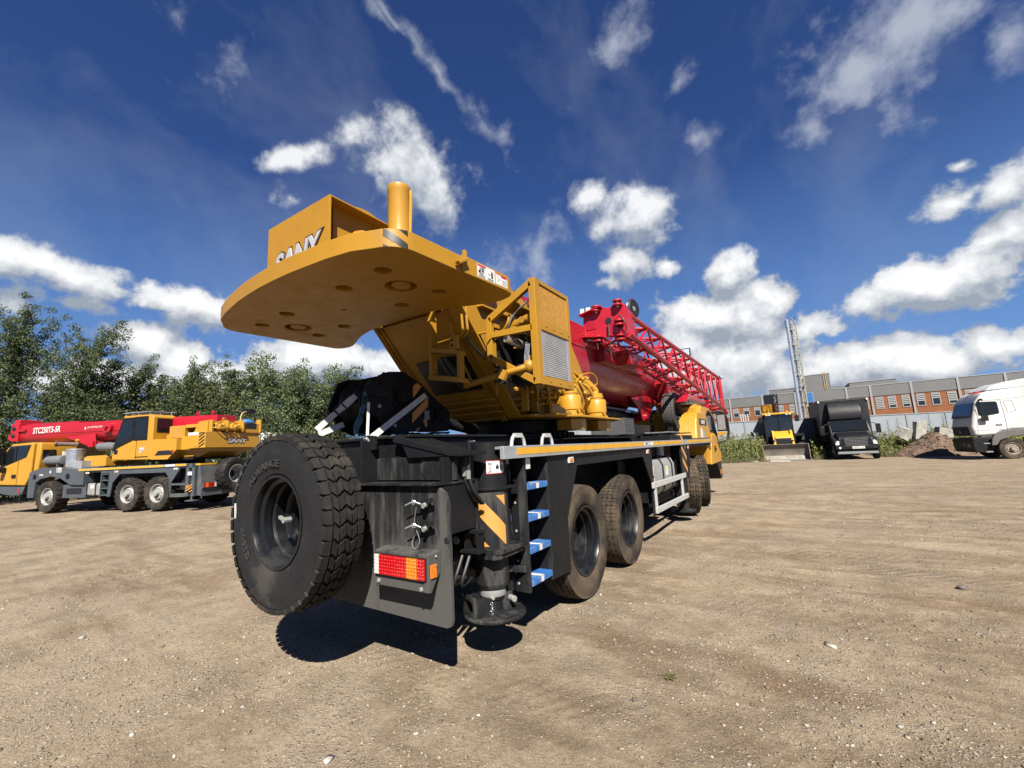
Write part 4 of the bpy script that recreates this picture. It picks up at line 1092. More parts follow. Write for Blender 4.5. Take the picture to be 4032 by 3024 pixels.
# slewing platform
mb = MB()
mb.lathe([(.70, 1.6), (.72, 1.62), (.72, 1.69), (.66, 1.70), (.66, 1.83), (.78, 1.835), (.78, 1.86)], (XC, 5.0, 0), Z3, BLK, 64)
for k in range(48):
    t = 2 * PI * k / 48
    mb.bar((XC + .73 * math.cos(t), 5.0 + .73 * math.sin(t), 1.62), (XC + .73 * math.cos(t), 5.0 + .73 * math.sin(t), 1.69), .04, .03, BLK, (math.cos(t), math.sin(t), 0))
mb.bx(XC - .9, -2.28, 4.1, 6.1, 1.5, 1.60, BLK)
for k in range(7): mb.prism([(-2.3, 1.5), (-2.0, 1.5), (-2.12, 1.58), (-2.3, 1.6)], 'y', 4.6 + k * .3, 4.63 + k * .3, BLK)
mb.bx(-2.35, -2.02, 4.55, 6.55, 1.585, 1.60, BLK)
mb.build('slew_ring', CR, .003)
UF = MB()
web = [(3.02, 2.86), (3.93, 1.87), (6.3, 1.87), (6.3, 2.05), (5.5, 2.35), (4.7, 3.2), (4.0, 3.4), (3.2, 3.35), (2.85, 3.1)]
for x in (-3.71, -2.62): UF.prism(web, 'x', x, x + .025, YEL)
UF.bar((-2.53, 3.0, 2.865), (-2.53, 3.925, 1.86), .16, .022, YEL, (0, 1, 1)); 
UF.prism([(3.04, 2.86), (3.97, 1.87), (4.0, 1.87), (3.07, 2.89)], 'x', -3.685, -2.62, YEL)
UF.prism([(3.98, 1.84), (6.35, 1.84), (6.35, 1.868), (3.98, 1.868)], 'x', -3.85, -2.3, YEL)
UF.prism([(-2.35, 3.95), (-2.2, 4.25), (-2.05, 4.6), (-2.05, 5.95), (-2.2, 6.15), (-2.35, 6.3)], 'z', 1.835, 1.86, YEL)
UF.bx(-3.6, -2.7, 2.55, 3.25, 2.88, 2.96, YEL)
# outer stiffeners on the right web
for y0, z0, y1, z1 in ((3.42, 2.98, 4.25, 2.98), (3.75, 2.45, 4.3, 2.45), (4.0, 2.98, 4.2, 2.45)):
    UF.bar((-2.56, y0, z0), (-2.56, y1, z1), .07, .025, YEL)
UF.prism([(4.3, 1.87), (4.3, 2.5), (4.75, 2.9), (5.3, 2.9), (5.9, 2.2), (6.1, 1.87)], 'x', -2.45, -2.43, YEL)
UF.prism([(4.05, 1.862), (4.05, 1.96), (4.15, 1.96), (4.52, 1.89), (4.52, 1.862)], 'x', -2.14, -2.12, YEL)
UF.cyl((-3.75, 3.55, 3.22), (-2.5, 3.55, 3.22), .14, YEL)
uf = UF.build('slewing_platform', CR, .006)
mb = MB()
mb.prism([(3.36, 2.480), (3.66, 2.153), (3.672, 2.165), (3.372, 2.492)], 'x', -3.42, -2.74, DECK)  # black slab on the slope: the opening's unlit inside painted as colour
for x in (-3.05, -2.98): mb.tube([(x, 3.36, 2.50), (x + .02, 3.42, 2.39), (x + .05, 3.52, 2.28), (x + .1, 3.62, 2.18)], .028, HOSE, 8)
mb.build('hatch_opening', uf)
pp = MB()
prng = random.Random(11)
# pipes along the rear slope and the right web
for k, (x, dz) in enumerate(((-3.66, .03), (-3.60, .03), (-2.72, .05), (-2.68, .05))):
    pp.tube([(x, 3.0, 2.84 + dz), (x, 3.10, 2.76 + dz), (x, 3.5, 2.30 + dz), (x, 3.92, 1.86 + dz), (x, 4.0, 1.82)], .011, YEL, 7, 2)
for k in range(3):
    z = 1.90 + k * .065
    pp.tube([(-3.5, 3.86 - k * .05, z + .02), (-2.75, 3.86 - k * .05, z + .02), (-2.62, 3.9 - k * .04, z + .02), (-2.5, 4.1, z + .02), (-2.40, 4.25, z + .10), (-2.38, 4.6, z + .13), (-2.38, 5.2, z + .13)], .018, YEL, 8, 3)
for y in (3.95, 4.15, 4.45, 4.75, 5.0): pp.bx(-2.44, -2.36, y, y + .03, 1.9, 2.2, YEL)
for x, y in ((-2.50, 3.06), (-2.46, 3.08)): pp.tube([(x, y, 2.95), (x, y, 2.72), (x + .0, y + .02, 2.60), (x - .1, y + .03, 2.58), (x - .35, y, 2.55)], .013, YEL, 8, 3)
pp.tube([(-2.52, 3.1, 2.6), (-2.5, 3.5, 2.35), (-2.48, 3.8, 2.3), (-2.4, 3.9, 2.32)], .012, HOSE, 6)
pp.tube([(-2.55, 2.95, 2.7), (-2.6, 3.05, 2.5), (-2.62, 3.2, 2.35), (-2.64, 3.35, 2.2)], .01, YEL, 6)
# long cross pipe under the radiator frame
pp.tube([(-2.62, 3.22, 2.13), (-2.3, 3.26, 2.18), (-2.05, 3.30, 2.22), (-1.98, 3.34, 2.24)], .03, YEL, 12, 2)
pp.ball((-1.97, 3.36, 2.25), .06, YEL, 10); pp.cyl((-2.22, 3.26, 2.15), (-2.18, 3.27, 2.23), .05, YEL, seg=10)
for k in range(8):
    y = 3.9 + k * .22
    pp.tube([(-2.45, y, 2.5 - .1 * k % .3), (-2.3, y + .08, 2.3), (-2.28 + .02 * (k % 3), y + .15, 2.1), (-2.4, y + .3, 2.0)], .014 + .005 * (k % 2), YEL, 8, 3)
for k in range(10): pp.ball((-2.33 + prng.uniform(-.06, .06), 3.7 + k * .2, 2.0 + prng.uniform(0, .2)), .03, YEL, 8)
for k in range(4): pp.tube([(-3.86, 3.3 + k * .06, 2.45), (-3.92, 3.25 + k * .06, 2.38), (-3.9, 3.3 + k * .06, 2.25)], .01, BLK, 6, 2)
pp.build('hydraulic_pipe', uf)
# access steps on the rear slope
mb = MB()
mb.bx(-2.80, -2.765, 2.92, 3.0, 2.18, 2.84, YEL); mb.prism([(-2.795, 2.18), (-2.795, 2.22), (-2.42, 2.15), (-2.42, 2.11)], 'y', 2.9, 3.04, YEL); mb.prism([(-2.795, 2.44), (-2.795, 2.48), (-2.45, 2.41), (-2.45, 2.37)], 'y', 2.9, 3.04, YEL)
mb.bx(-2.47, -2.43, 2.93, 2.99, 2.12, 2.40, YEL); mb.bx(-2.52, -2.43, 2.90, 2.93, 2.42, 2.54, YEL); mb.bolts([(-2.49, 2.90, 2.45), (-2.49, 2.90, 2.50)], .012, .01, (0, -1, 0), BLK)
for k in range(9):
    for z in (2.21, 2.47): mb.prism([(-2.77 + k * .037, z - k * .007), (-2.755 + k * .037, z + .012 - k * .007), (-2.74 + k * .037, z - k * .007)], 'y', 2.9, 3.04, YEL)
mb.prism([(-2.79, 2.84), (-2.79, 2.70), (-2.70, 2.84)], 'y', 2.9, 2.93, YEL)
mb.build('access_step', uf, .003)

# slew drives
for (x, y) in ((-2.28, 4.83), (-2.28, 5.66)):
    mb = MB(); zb = 1.84
    mb.lathe([(.0, zb), (.175, zb), (.175, zb + .015), (.150, zb + .018), (.150, zb + .04), (.128, zb + .045), (.128, zb + .09), (.122, zb + .095), (.137, zb + .105), (.137, zb + .262), (.132, zb + .272), (.098, zb + .275), (.098, zb + .30), (.106, zb + .305), (.106, zb + .335), (.098, zb + .34), (.098, zb + .368), (.07, zb + .373), (0, zb + .378)], (x, y, 0), Z3, YEL2, 36)
    for k in range(18):
        t = 2 * PI * k / 18; mb.cyl((x + .14 * math.cos(t), y + .14 * math.sin(t), zb + .04), (x + .14 * math.cos(t), y + .14 * math.sin(t), zb + .055), .010, YEL2, seg=6)
    for k in range(12):
        t = 2 * PI * k / 12; mb.cyl((x + .115 * math.cos(t), y + .115 * math.sin(t), zb + .27), (x + .115 * math.cos(t), y + .115 * math.sin(t), zb + .286), .010, YEL2, seg=6)
    mb.cyl((x + .115, y - .06, zb + .085), (x + .15, y - .08, zb + .085), .013, YEL2)
    mb.tube([(x, y, zb + .36), (x, y + .01, zb + .42), (x - .03, y - .05, zb + .47), (x - .07, y - .14, zb + .54)], .05, YEL2, 14, 3)
    mb.cyl((x - .04, y - .08, zb + .47), (x - .09, y - .16, zb + .56), .055, YEL2, seg=8); mb.cyl((x - .09, y - .16, zb + .56), (x - .13, y - .22, zb + .62), .03, YEL2); mb.ball((x - .05, y - .15, zb + .58), .04, YEL2, 8)
    mb.tube([(x - .05, y - .05, zb + .45), (x + .05, y + .05, zb + .52), (x + .04, y - .1, zb + .66), (x - .05, y - .3, zb + .62), (x - .08, y - .45, zb + .5)], .008, YEL2, 6, 3)
    mb.tube([(x - .12, y - .2, zb + .6), (x - .2, y - .4, zb + .72), (x - .25, y - .6, zb + .74)], .025, YEL, 8, 3)
    mb.build('slew_drive', CR, .0)
    mb = MB(); mb.prism([(x - .13, y - .13), (x + .07, y - .15), (x + .15, y - .02), (x + .14, y + .13), (x - .13, y + .13)], 'z', 1.70, 1.828, YEL2); mb.build('drive_housing', CR, .004)

# radiator housing
RX = -1.85
mb = MB()
y0, y1, z0, z1 = 3.33, 4.05, 2.07, 3.07
for a in (y0, y1 - .05): mb.bx(RX - .03, RX, a, a + (.075 if a == y0 else .05), z0, z1, YEL)
for a, b in ((z1 - .04, z1), (2.585, 2.66), (z0, z0 + .08)): mb.bx(RX - .03, RX, y0 + .075, y1 - .05, a, b, YEL)
mb.bx(RX - .07, RX - .03, y0, y0 + .03, z0, z1, YEL); mb.bx(RX - .10, RX - .03, y1 - .03, y1, z0, z1, YEL)
# open frame on the rear face
mb.bx(-2.42, -2.36, y0, y0 + .05, 2.37, 2.79, YEL)
mb.bar((-2.39, y0 + .025, 2.77), (RX - .05, y0 + .025, 3.03), .05, .07, YEL); mb.bar((-2.37, y0 + .025, 2.61), (RX - .05, y0 + .025, 2.60), .05, .06, YEL); mb.bar((-2.39, y0 + .025, 2.39), (RX - .05, y0 + .025, 2.10), .05, .06, YEL)
mb.bx(-2.42, -2.37, 4.0, 4.05, 2.3, 2.9, YEL); mb.bar((-2.4, 4.02, 2.75), (RX - .03, 4.02, 3.03), .05, .05, YEL); mb.bar((-2.4, y0 + .05, 2.60), (-2.4, 4.05, 2.60), .05, .05, YEL); mb.bar((-2.2, 3.4, 2.89), (-2.2, 4.4, 2.89), .2, .03, YEL)
mb.bx(-2.62, -2.40, y0 + .1, y0 + .13, 2.68, 2.70, YEL); mb.bx(-2.62, -2.40, y0 + .1, y0 + .13, 2.38, 2.40, YEL)
mb.bolts([(RX, y0 + .18 + k * .16, 2.635) for k in range(4)] + [(RX, y0 + .2 + k * .2, z0 + .04) for k in range(3)], .012, .008, (1, 0, 0), YEL)
rh = mb.build('radiator_housing', CR, .005)
mb = MB(); mb.bx(RX - .025, RX - .018, y0 + .075, y1 - .05, 2.66, z1 - .04, DECK)
for k in range(26):
    z = 2.67 + k * .0138
    mb.bx(RX - .018, RX - .012, y0 + .08, y1 - .052, z, z + .006, MESHY)
for k in range(34):
    y = y0 + .09 + k * .0172
    mb.bx(RX - .016, RX - .010, y, y + .006, 2.662, z1 - .042, MESHY)
mb.bx(RX - .012, RX - .004, y0 + .075, y0 + .095, 2.66, z1 - .04, YEL); mb.bx(RX - .012, RX - .004, y0 + .095, y1 - .05, 2.66, 2.685, YEL)
mb.build('grille', rh)
mb = MB(); mb.bx(RX - .09, RX - .03, y0 + .09, y1 - .06, z0 + .08, 2.585, material('cooler_dark', (.06, .06, .06), .6))
for k in range(27):
    z = z0 + .09 + k * .0183
    mb.bx(RX - .03, RX - .012, y0 + .12, y1 - .10, z, z + .0125, FIN)
mb.bx(RX - .03, RX - .008, y0 + .08, y0 + .12, z0 + .08, 2.585, ALU); mb.bx(RX - .03, RX - .008, y1 - .10, y1 - .055, z0 + .08, 2.585, ALU)
mb.build('oil_cooler', rh)
mb = MB()
mb.cyl((-2.2, 3.5, 2.70), (-1.95, 3.46, 2.74), .05, YEL); mb.cyl((-2.32, 3.52, 2.67), (-2.2, 3.5, 2.70), .035, YEL); mb.cyl((-2.05, 3.42, 2.72), (-2.04, 3.38, 2.71), .03, YEL)
mb.bx(-2.34, -2.15, 3.45, 3.65, 2.64, 2.76, YEL); mb.cyl((-2.0, 3.6, 2.3), (-1.93, 3.6, 2.3), .2, YEL); mb.cyl((-1.93, 3.4, 2.25), (-1.93, 3.46, 2.48), .03, YEL)
for k in range(4): mb.tube([(-2.01 + k * .014, 3.36, 2.16), (-2.02 + k * .014, 3.36, 2.32), (-2.0 + k * .014, 3.37, 2.46)], .004, CHROME, 5, 2)
mb.tube([(-2.3, 3.36, 2.13), (-2.15, 3.35, 2.22), (-2.05, 3.36, 2.26), (-1.97, 3.38, 2.26)], .018, CARD, 8, 3)
mb.tube([(-2.28, 3.45, 2.63), (-2.22, 3.42, 2.68), (-2.18, 3.42, 2.76), (-2.12, 3.42, 2.82), (-2.0, 3.4, 2.86), (-1.93, 3.4, 2.92)], .010, CARD, 7, 3)
mb.tube([(-2.33, 3.42, 2.64), (-2.25, 3.4, 2.66), (-2.2, 3.4, 2.73), (-2.2, 3.42, 2.8)], .012, YEL, 7, 3)
for k in range(26):
    a = Vector((prng.uniform(-2.36, -1.95), prng.uniform(3.40, 3.7), prng.uniform(2.2, 2.95))); b = a + Vector((prng.uniform(-.2, .2), prng.uniform(-.1, .3), prng.uniform(-.25, .1))); b.x = min(b.x, -1.98)
    mb.tube([a, a.lerp(b, .5) + Vector((0, -.08, .06)), b], prng.choice((.01, .014, .02)), prng.choice((YEL, HOSE, HOSE, BLK)), 7, 3)
for k in range(8):
    a = (prng.uniform(-2.33, -1.97), prng.uniform(3.5, 3.9), prng.uniform(2.25, 2.95)); mb.bx(a[0], a[0] + .07, a[1], a[1] + .1, a[2], a[2] + .06, prng.choice((YEL, BLK, YEL)))
mb.bx(-2.36, -1.92, 3.72, 3.85, 2.15, 2.97, DECK); mb.bx(-2.37, -2.34, 3.42, 3.9, 2.15, 2.62, DECK)  # black backing panels, added to make the frame's inside look shaded
mb.build('valve_and_dark_backing', rh)
mb = MB(); mb.lathe([(.028, 0), (.04, 0), (.042, .02), (.042, .2), (.03, .21), (.028, .0)], (-2.20, 3.34, 2.55), (.35, .9, -.25), CHROME, 20); mb.build('exhaust_tip', rh)

# counterweight
def arc(c, r, a0, a1, n): return [(c[0] + r * math.cos(R(a0 + (a1 - a0) * i / n)), c[1] + r * math.sin(R(a0 + (a1 - a0) * i / n))) for i in range(n + 1)]
hw = 1.29
def bool_cut(ob, cut):
    m = ob.modifiers.new('cut', 'BOOLEAN'); m.object = cut; m.operation = 'DIFFERENCE'; m.solver = 'EXACT'
    dg = bpy.context.evaluated_depsgraph_get()
    me = bpy.data.meshes.new_from_object(ob.evaluated_get(dg)); ob.modifiers.remove(m)
    old = ob.data; ob.data = me; me.name = old.name
    bpy.data.objects.remove(cut)
    me.shade_smooth(); me.set_sharp_from_angle(angle=R(35))
OFF = (XC, 2.25, 0)
P = [(-1.0, 1.665), (-.8, 1.622), (-.6, 1.595), (-.4, 1.572), (-.2, 1.56), (0, 1.555), (.2, 1.56), (.4, 1.572), (.6, 1.595), (.8, 1.622), (1.0, 1.665)]
RC = arc((hw - .2, 1.93), .2, -72, 0, 8)
RF = [(hw, 2.35)] + arc((hw - .1, 2.92), .1, 0, 75, 5) + [(1.12, 3.035), (1.02, 3.022), (.88, 2.96), (.72, 2.89), (.56, 2.835), (.4, 2.80), (.2, 2.783)]
right = RC + RF
P = P + right + [(-x, y) for x, y in right[::-1]]
P2 = [(XC + x, y) for x, y in P]
mb = MB(); mb.prism(P2, 'z', 2.77, 2.895, YEL)
cwt = mb.build('counterweight', CR, 0, loc=(0, 2.25 - 7.5, 0)); cwt.rotation_euler = (0, 0, R(-3.4))
SM = [(.905, 1.98), (.435, 1.98), (.888, 2.53), (.435, 2.53)]
mb = MB()
for sx in (1, -1):
    for x, y in SM: mb.cyl((XC + sx * x, y, 2.74), (XC + sx * x, y, 2.865), .062, YEL, seg=28)
    mb.cyl((XC + sx * .768, 2.25, 2.74), (XC + sx * .768, 2.25, 2.87), .120, YEL, seg=40)
mb.cyl((XC, 2.257, 2.74), (XC, 2.257, 2.80), .02, YEL, seg=16)
ct = mb.build('cutter', CR, 0, loc=(0, 2.25 - 7.5, 0)); ct.rotation_euler = (0, 0, R(-3.4))
bpy.context.view_layer.update()
bool_cut(cwt, ct)
b = cwt.modifiers.new("bevel", 'BEVEL'); b.width = .005; b.segments = 2; b.limit_method = 'ANGLE'; b.angle_limit = R(50)
for sx in (1, -1):
    for x, y in SM:
        mb = MB(); mb.cyl((XC + sx * x, y, 2.865), (XC + sx * x, y, 2.815), .030, YEL, seg=6); mb.build('bolt', cwt, .002)
    mb = MB(); mb.lathe([(0, .095), (.065, .095), (.072, .088), (.074, 0)], (XC + sx * .768, 2.25, 2.87), (0, 0, -1), YEL, 36); mb.build('mounting_plug', cwt)
mb = MB()
mb.bx(XC + hw, XC + hw + .012, 2.36, 2.90, 2.77, 2.90, YEL); mb.prism([(2.30, 2.80), (2.40, 2.86), (2.38, 2.875), (2.28, 2.815)], 'x', XC + hw + .012, XC + hw + .05, YEL); mb.bx(XC + hw + .0125, XC + hw + .035, 2.36, 2.39, 2.86, 2.93, YEL)
mb.build('side_bracket', cwt, .003)
mb = MB(); xx = XC + hw + .0125; dy = .10
def dq(a, b, c, d, m, e=.001): mb.bx(xx + e, xx + e + .0006, a + dy, b + dy, c, d, m)
dq(2.42, 2.63, 2.785, 2.89, DECAL, 0); dq(2.64, 2.79, 2.79, 2.88, DECAL, 0)
dq(2.425, 2.52, 2.872, 2.887, DECR); dq(2.645, 2.785, 2.873, 2.879, DECR); dq(2.71, 2.785, 2.858, 2.872, DECR)
for q in ((2.45, 2.46, 2.825, 2.865), (2.47, 2.485, 2.83, 2.868), (2.49, 2.50, 2.83, 2.868), (2.435, 2.455, 2.82, 2.84), (2.455, 2.49, 2.815, 2.822), (2.585, 2.605, 2.815, 2.86), (2.59, 2.60, 2.86, 2.87), (2.55, 2.575, 2.835, 2.84)): dq(*q, DECK)
for k in range(4): dq(2.435, 2.51, 2.79 + k * .006, 2.792 + k * .006, CARD); dq(2.54, 2.61, 2.79 + k * .005, 2.792 + k * .005, CARD); dq(2.72, 2.78, 2.80 + k * .012, 2.803 + k * .012, CARD)
mb.bar((xx + .001, 2.66 + dy, 2.86), (xx + .001, 2.69 + dy, 2.82), .001, .003, CARD); mb.bar((xx + .001, 2.69 + dy, 2.84), (xx + .001, 2.66 + dy, 2.81), .001, .003, CARD)
mb.build('warning_decal', cwt)
# hazard stripes round the rear right corner
mb = MB()
cc = (XC + hw - .2, 1.93); r_ = .2008; th = [R(a) for a in np.linspace(-58, -14, 9)]
def cornerstrip(fa, fb, m, dr):
    v = []
    for t in th:
        u = (t - th[0]) / (th[-1] - th[0])
        v += [(cc[0] + (r_ + dr) * math.cos(t), cc[1] + (r_ + dr) * math.sin(t), fa(u)), (cc[0] + (r_ + dr) * math.cos(t), cc[1] + (r_ + dr) * math.sin(t), fb(u))]
    mb.add(v, [(2 * i, 2 * i + 2, 2 * i + 3, 2 * i + 1) for i in range(len(th) - 1)], m)
cl_ = lambda z: max(2.774, min(2.892, z))
for o_ in (-.06, .045, .15): cornerstrip(lambda u, o_=o_: cl_(2.80 + o_ - u * .095), lambda u, o_=o_: cl_(2.853 + o_ - u * .095), DECK, .0012)
mb.build('hazard_decal', cwt)
OFF = (-3.15, 7.5, 0)
# winch cover with the name on it
mb = MB()
WX0, WX1, WY, WZ0, WZ1 = -3.56, -2.70, 1.80, 2.895, 3.46
mb.bx(WX0, WX1, WY, WY + .015, WZ0, WZ1, YEL); mb.bx(WX0, WX1, WY + .015, 2.62, WZ1 - .012, WZ1, YEL)
mb.bx(WX1 - .12, WX1 - .105, WY + .10, 2.6, WZ0, WZ1 - .012, YEL); mb.bx(WX0, WX0 + .012, WY + .015, 2.62, WZ0, WZ1 - .012, YEL)
wc = mb.build('winch_cover', CR, .002)
mb = MB(); put_text(mb, "SANY", (-3.095, WY - .001, 3.085), (1, 0, .05), (-.05, 0, 1), .69, .235, DECK, .006, .25, .085); put_text(mb, "SANY", (-3.095, WY - .006, 3.085), (1, 0, .05), (-.05, 0, 1), .645, .20, SILV, .01, .25, .03)
mb.build('name_lettering', wc)
mb = MB(); mb.cyl((-3.5, 2.3, 3.27), (-2.92, 2.3, 3.27), .27, HOSE, seg=32)
for x in (-3.5, -2.95): mb.cyl((x, 2.3, 3.27), (x + .03, 2.3, 3.27), .37, YEL, seg=48)
mb.build('winch', CR, .004)
mb = MB(); mb.lathe([(.0, .0), (.075, .0), (.08, .012), (.08, .02), (.058, .022)], (-2.60, 2.0, 3.13), (.5, -.85, .1), YEL, 28); mb.lathe([(.058, .02), (.055, .05), (.04, .075), (0, .085)], (-2.60, 2.0, 3.13), (.5, -.85, .1), LAMB, 24); mb.bx(-2.66, -2.56, 2.02, 2.06, 2.895, 3.12, YEL); mb.build('beacon_light', CR)
mb = MB(); mb.lathe([(0, 2.893), (.072, 2.893), (.072, 3.195), (.075, 3.2), (.075, 3.235), (.069, 3.24), (.066, 3.2), (.0, 3.19)], (-1.99, 1.83, 0), Z3, YEL2, 36); mb.tube([(-1.925, 1.86, 2.9), (-1.918, 1.865, 3.15), (-1.92, 1.865, 3.2), (-1.94, 1.86, 3.22)], .011, YEL2, 8, 2); mb.build('support_post', CR)

# boom
mb = MB()
def boomsec(w, zt, zb, zs):
    """outline in x,z: flat top, vertical upper sides, rounded belly"""
    P = [(-w, zt), (w, zt), (w, zs)]
    for i in range(1, 12):
        t = PI * i / 12
        P.append((w * math.cos(t) * .99, zs - (zs - zb) * math.sin(t) ** .75))
    P.append((-w, zs)); return [(XC + x, z) for x, z in P]
mb.prism(boomsec(.45, 3.44, 2.34, 3.08), 'y', 3.78, 10.7, RED)
mb.bx(XC - .462, XC + .462, 5.2, 10.75, 3.06, 3.09, RED)
mb.prism([(-2.69, 3.09), (-2.66, 3.09), (-2.66, 3.3), (-2.69, 3.3)], 'y', 6.4, 7.6, RED)
bm_ = mb.build('boom', CR, .02)
for i, (w, zt, zb, ya, yb) in enumerate(((.42, 3.40, 2.42, 10.7, 11.3), (.39, 3.36, 2.5, 11.3, 11.9), (.36, 3.32, 2.56, 11.9, 12.5), (.33, 3.28, 2.62, 12.5, 13.1))):
    mb = MB(); mb.prism(boomsec(w, zt, zb, 3.02), 'y', ya, yb + .3, RED); mb.prism(boomsec(w + .035, zt + .03, zb - .04, 3.02), 'y', ya, ya + .12, RED); mb.prism(boomsec(w + .02, zt + .02, zb - .02, 3.02), 'y', ya + .3, ya + .36, RED); mb.build('boom_section', CR, .01)
mb = MB()
for x in (XC - .32, XC + .29): mb.prism([(13.3, 3.3), (14.4, 3.35), (14.7, 3.1), (14.5, 2.4), (13.6, 2.3), (13.3, 2.6)], 'x', x, x + .03, RED)
for y, z in ((14.4, 3.15), (14.35, 2.6), (13.7, 3.2)): mb.cyl((XC - .27, y, z), (XC + .27, y, z), .2, BLK, seg=28)
mb.build('boom_head', CR, .004)
mb = MB(); v, f, a = text_geo("не стой под стрелой", 0, .012)
put_text(mb, "не стой под стрелой", (-2.697, 9.32, 3.19), (0, 1, 0), (0, 0, 1), 1.75, .15, DECAL, .003, 0, .012)
mb.add([(-2.697, 8.1, 3.12), (-2.697, 8.34, 3.12), (-2.697, 8.22, 3.28)], [(0, 1, 2)], DECAL); mb.add([(-2.695, 8.15, 3.145), (-2.695, 8.29, 3.145), (-2.695, 8.22, 3.24)], [(0, 1, 2)], RED)
mb.build('boom_lettering', bm_)
# boom belly bracket and lift cylinder
mb = MB()
for x in (-3.5, -2.84): mb.prism([(8.9, 2.45), (11.6, 2.75), (11.2, 2.6), (10.5, 2.3), (10.1, 2.08), (9.9, 1.98), (9.6, 2.0), (9.4, 2.25)], 'x', x, x + .04, RED)
mb.cyl((-3.55, 9.85, 2.08), (-2.75, 9.85, 2.08), .09, RED); mb.build('lift_bracket', bm_, .004)
mb = MB(); mb.cyl((XC, 5.2, 2.02), (XC, 8.6, 2.12), .17, BLK, seg=28); mb.cyl((XC, 8.6, 2.12), (XC, 9.85, 2.10), .11, BLK); mb.cyl((XC + .22, 5.6, 2.2), (XC + .2, 9.5, 2.2), .02, CARD); mb.tube([(XC + .2, 6.2, 2.2), (XC + .25, 6.5, 2.3), (XC + .2, 7.2, 2.3)], .025, HOSE, 6)
mb.build('lift_cylinder', CR)
# red brackets carrying the jib
mb = MB(); mb.prism([(7.4, 3.15), (8.5, 3.12), (8.5, 2.98), (7.5, 2.9)], 'x', -2.7, -2.3, RED); mb.bx(-2.7, -2.55, 6.9, 9.1, 2.9, 3.15, RED)
for y in (7.6, 8.0, 8.4): mb.cyl((-2.31, y, 3.04), (-2.296, y, 3.04), .03, DECK)
mb.build('jib_bracket', CR, .01); mb = MB()
mb.prism([(11.0, 2.62), (13.2, 2.58), (13.2, 2.5), (11.1, 2.5), (10.7, 2.42)], 'x', -2.75, -2.05, RED); mb.prism([(10.6, 2.9), (11.0, 2.95), (11.3, 2.6), (10.8, 2.5)], 'x', -2.75, -2.45, RED)
mb.build('jib_bracket', CR, .01)

# folding lattice jib
mb = MB()
UR = ((-2.02, 6.75, 3.54), (-2.02, 16.6, 3.61)); LR = ((-2.02, 6.6, 3.22), (-2.02, 16.75, 2.55))
UL = ((-2.66, 6.75, 3.54), (-2.5, 16.6, 3.61)); LL = ((-2.6, 6.6, 3.25), (-2.5, 16.75, 2.52))
L_ = lambda c, t: Vector(c[0]).lerp(Vector(c[1]), t)
for c, r_ in ((UR, .042), (LR, .05), (UL, .042), (LL, .05)): mb.cyl(c[0], c[1], r_, RED2, seg=12)
nb = 10
for (A, B) in ((UR, LR), (UL, LL), (UR, UL), (LR, LL)):
    for k in range(nb):
        t0, t1, tm = k / nb, (k + 1) / nb, (k + .5) / nb
        mb.cyl(L_(A, t0), L_(B, tm), .022, RED2, seg=7); mb.cyl(L_(B, tm), L_(A, t1), .022, RED2, seg=7)
        if (A, B) in ((UR, UL), (LR, LL)): mb.cyl(L_(A, t0), L_(B, t0), .022, RED2, seg=7)
for A, B in ((UR, LR), (UL, LL), (UR, UL), (LR, LL)):
    for t in (1.0, .965): mb.cyl(L_(A, t), L_(B, t), .035, RED2, seg=8)
mb.cyl((-2.02, 16.6, 3.61), (-2.5, 16.75, 2.52), .025, RED2); mb.cyl((-2.02, 16.75, 2.55), (-1.98, 17.0, 2.4), .06, RED2); mb.cyl((-2.02, 16.9, 2.48), (-1.95, 16.95, 2.46), .05, CHROME)
mb.cyl((-2.02, 16.7, 3.66), (-1.95, 16.75, 3.66), .06, material('pale_blue_plastic', (.25, .4, .6), .5))
jib = mb.build('jib', CR)
mb = MB()
mb.prism([(-2.74, 3.28), (-2.70, 3.62), (-2.35, 3.69), (-2.28, 3.66), (-2.06, 3.72), (-2.0, 3.66), (-2.0, 3.2), (-2.06, 3.12), (-2.3, 3.22), (-2.36, 3.18), (-2.68, 3.22)], 'y', 6.46, 6.50, RED2)
mb.prism([(6.5, 3.66), (6.9, 3.6), (6.9, 3.15), (6.5, 3.14)], 'x', -2.10, -2.0, RED2); mb.prism([(-2.25, 3.25), (-2.06, 3.2), (-2.06, 3.5), (-2.25, 3.45)], 'y', 6.452, 6.46, RED); mb.bx(-2.66, -2.5, 6.45, 6.46, 3.36, 3.52, RED)
for x, z, q in ((-2.46, 3.70, 1), (-2.46, 3.20, 0), (-2.10, 3.72, 1), (-2.10, 3.40, 0), (-2.10, 3.16, 0)):
    mb.cyl((x, 6.42, z + .02), (x, 6.42, z - .005), .075, RED2, seg=20); mb.cyl((x, 6.42, z - .045), (x, 6.42, z - .07), .075, RED2, seg=20); mb.cyl((x, 6.42, z - .10), (x, 6.42, z + .035), .022, CHROME if q else BLK, seg=12)
mb.cyl((-2.28, 6.45, 3.45), (-2.28, 6.462, 3.45), .055, DECK, seg=24)
mb.bx(-2.72, -2.66, 6.38, 6.42, 3.62, 3.72, DECAL); mb.bx(-2.62, -2.55, 6.38, 6.42, 3.64, 3.72, DECAL)
mb.prism([(-2.74, 3.62), (-2.36, 3.70), (-2.36, 3.68), (-2.74, 3.6)], 'y', 6.34, 6.5, RED2); mb.prism([(-2.74, 3.26), (-2.36, 3.2), (-2.36, 3.18), (-2.74, 3.24)], 'y', 6.34, 6.5, RED2)
mb.build('jib_head', jib, .004)
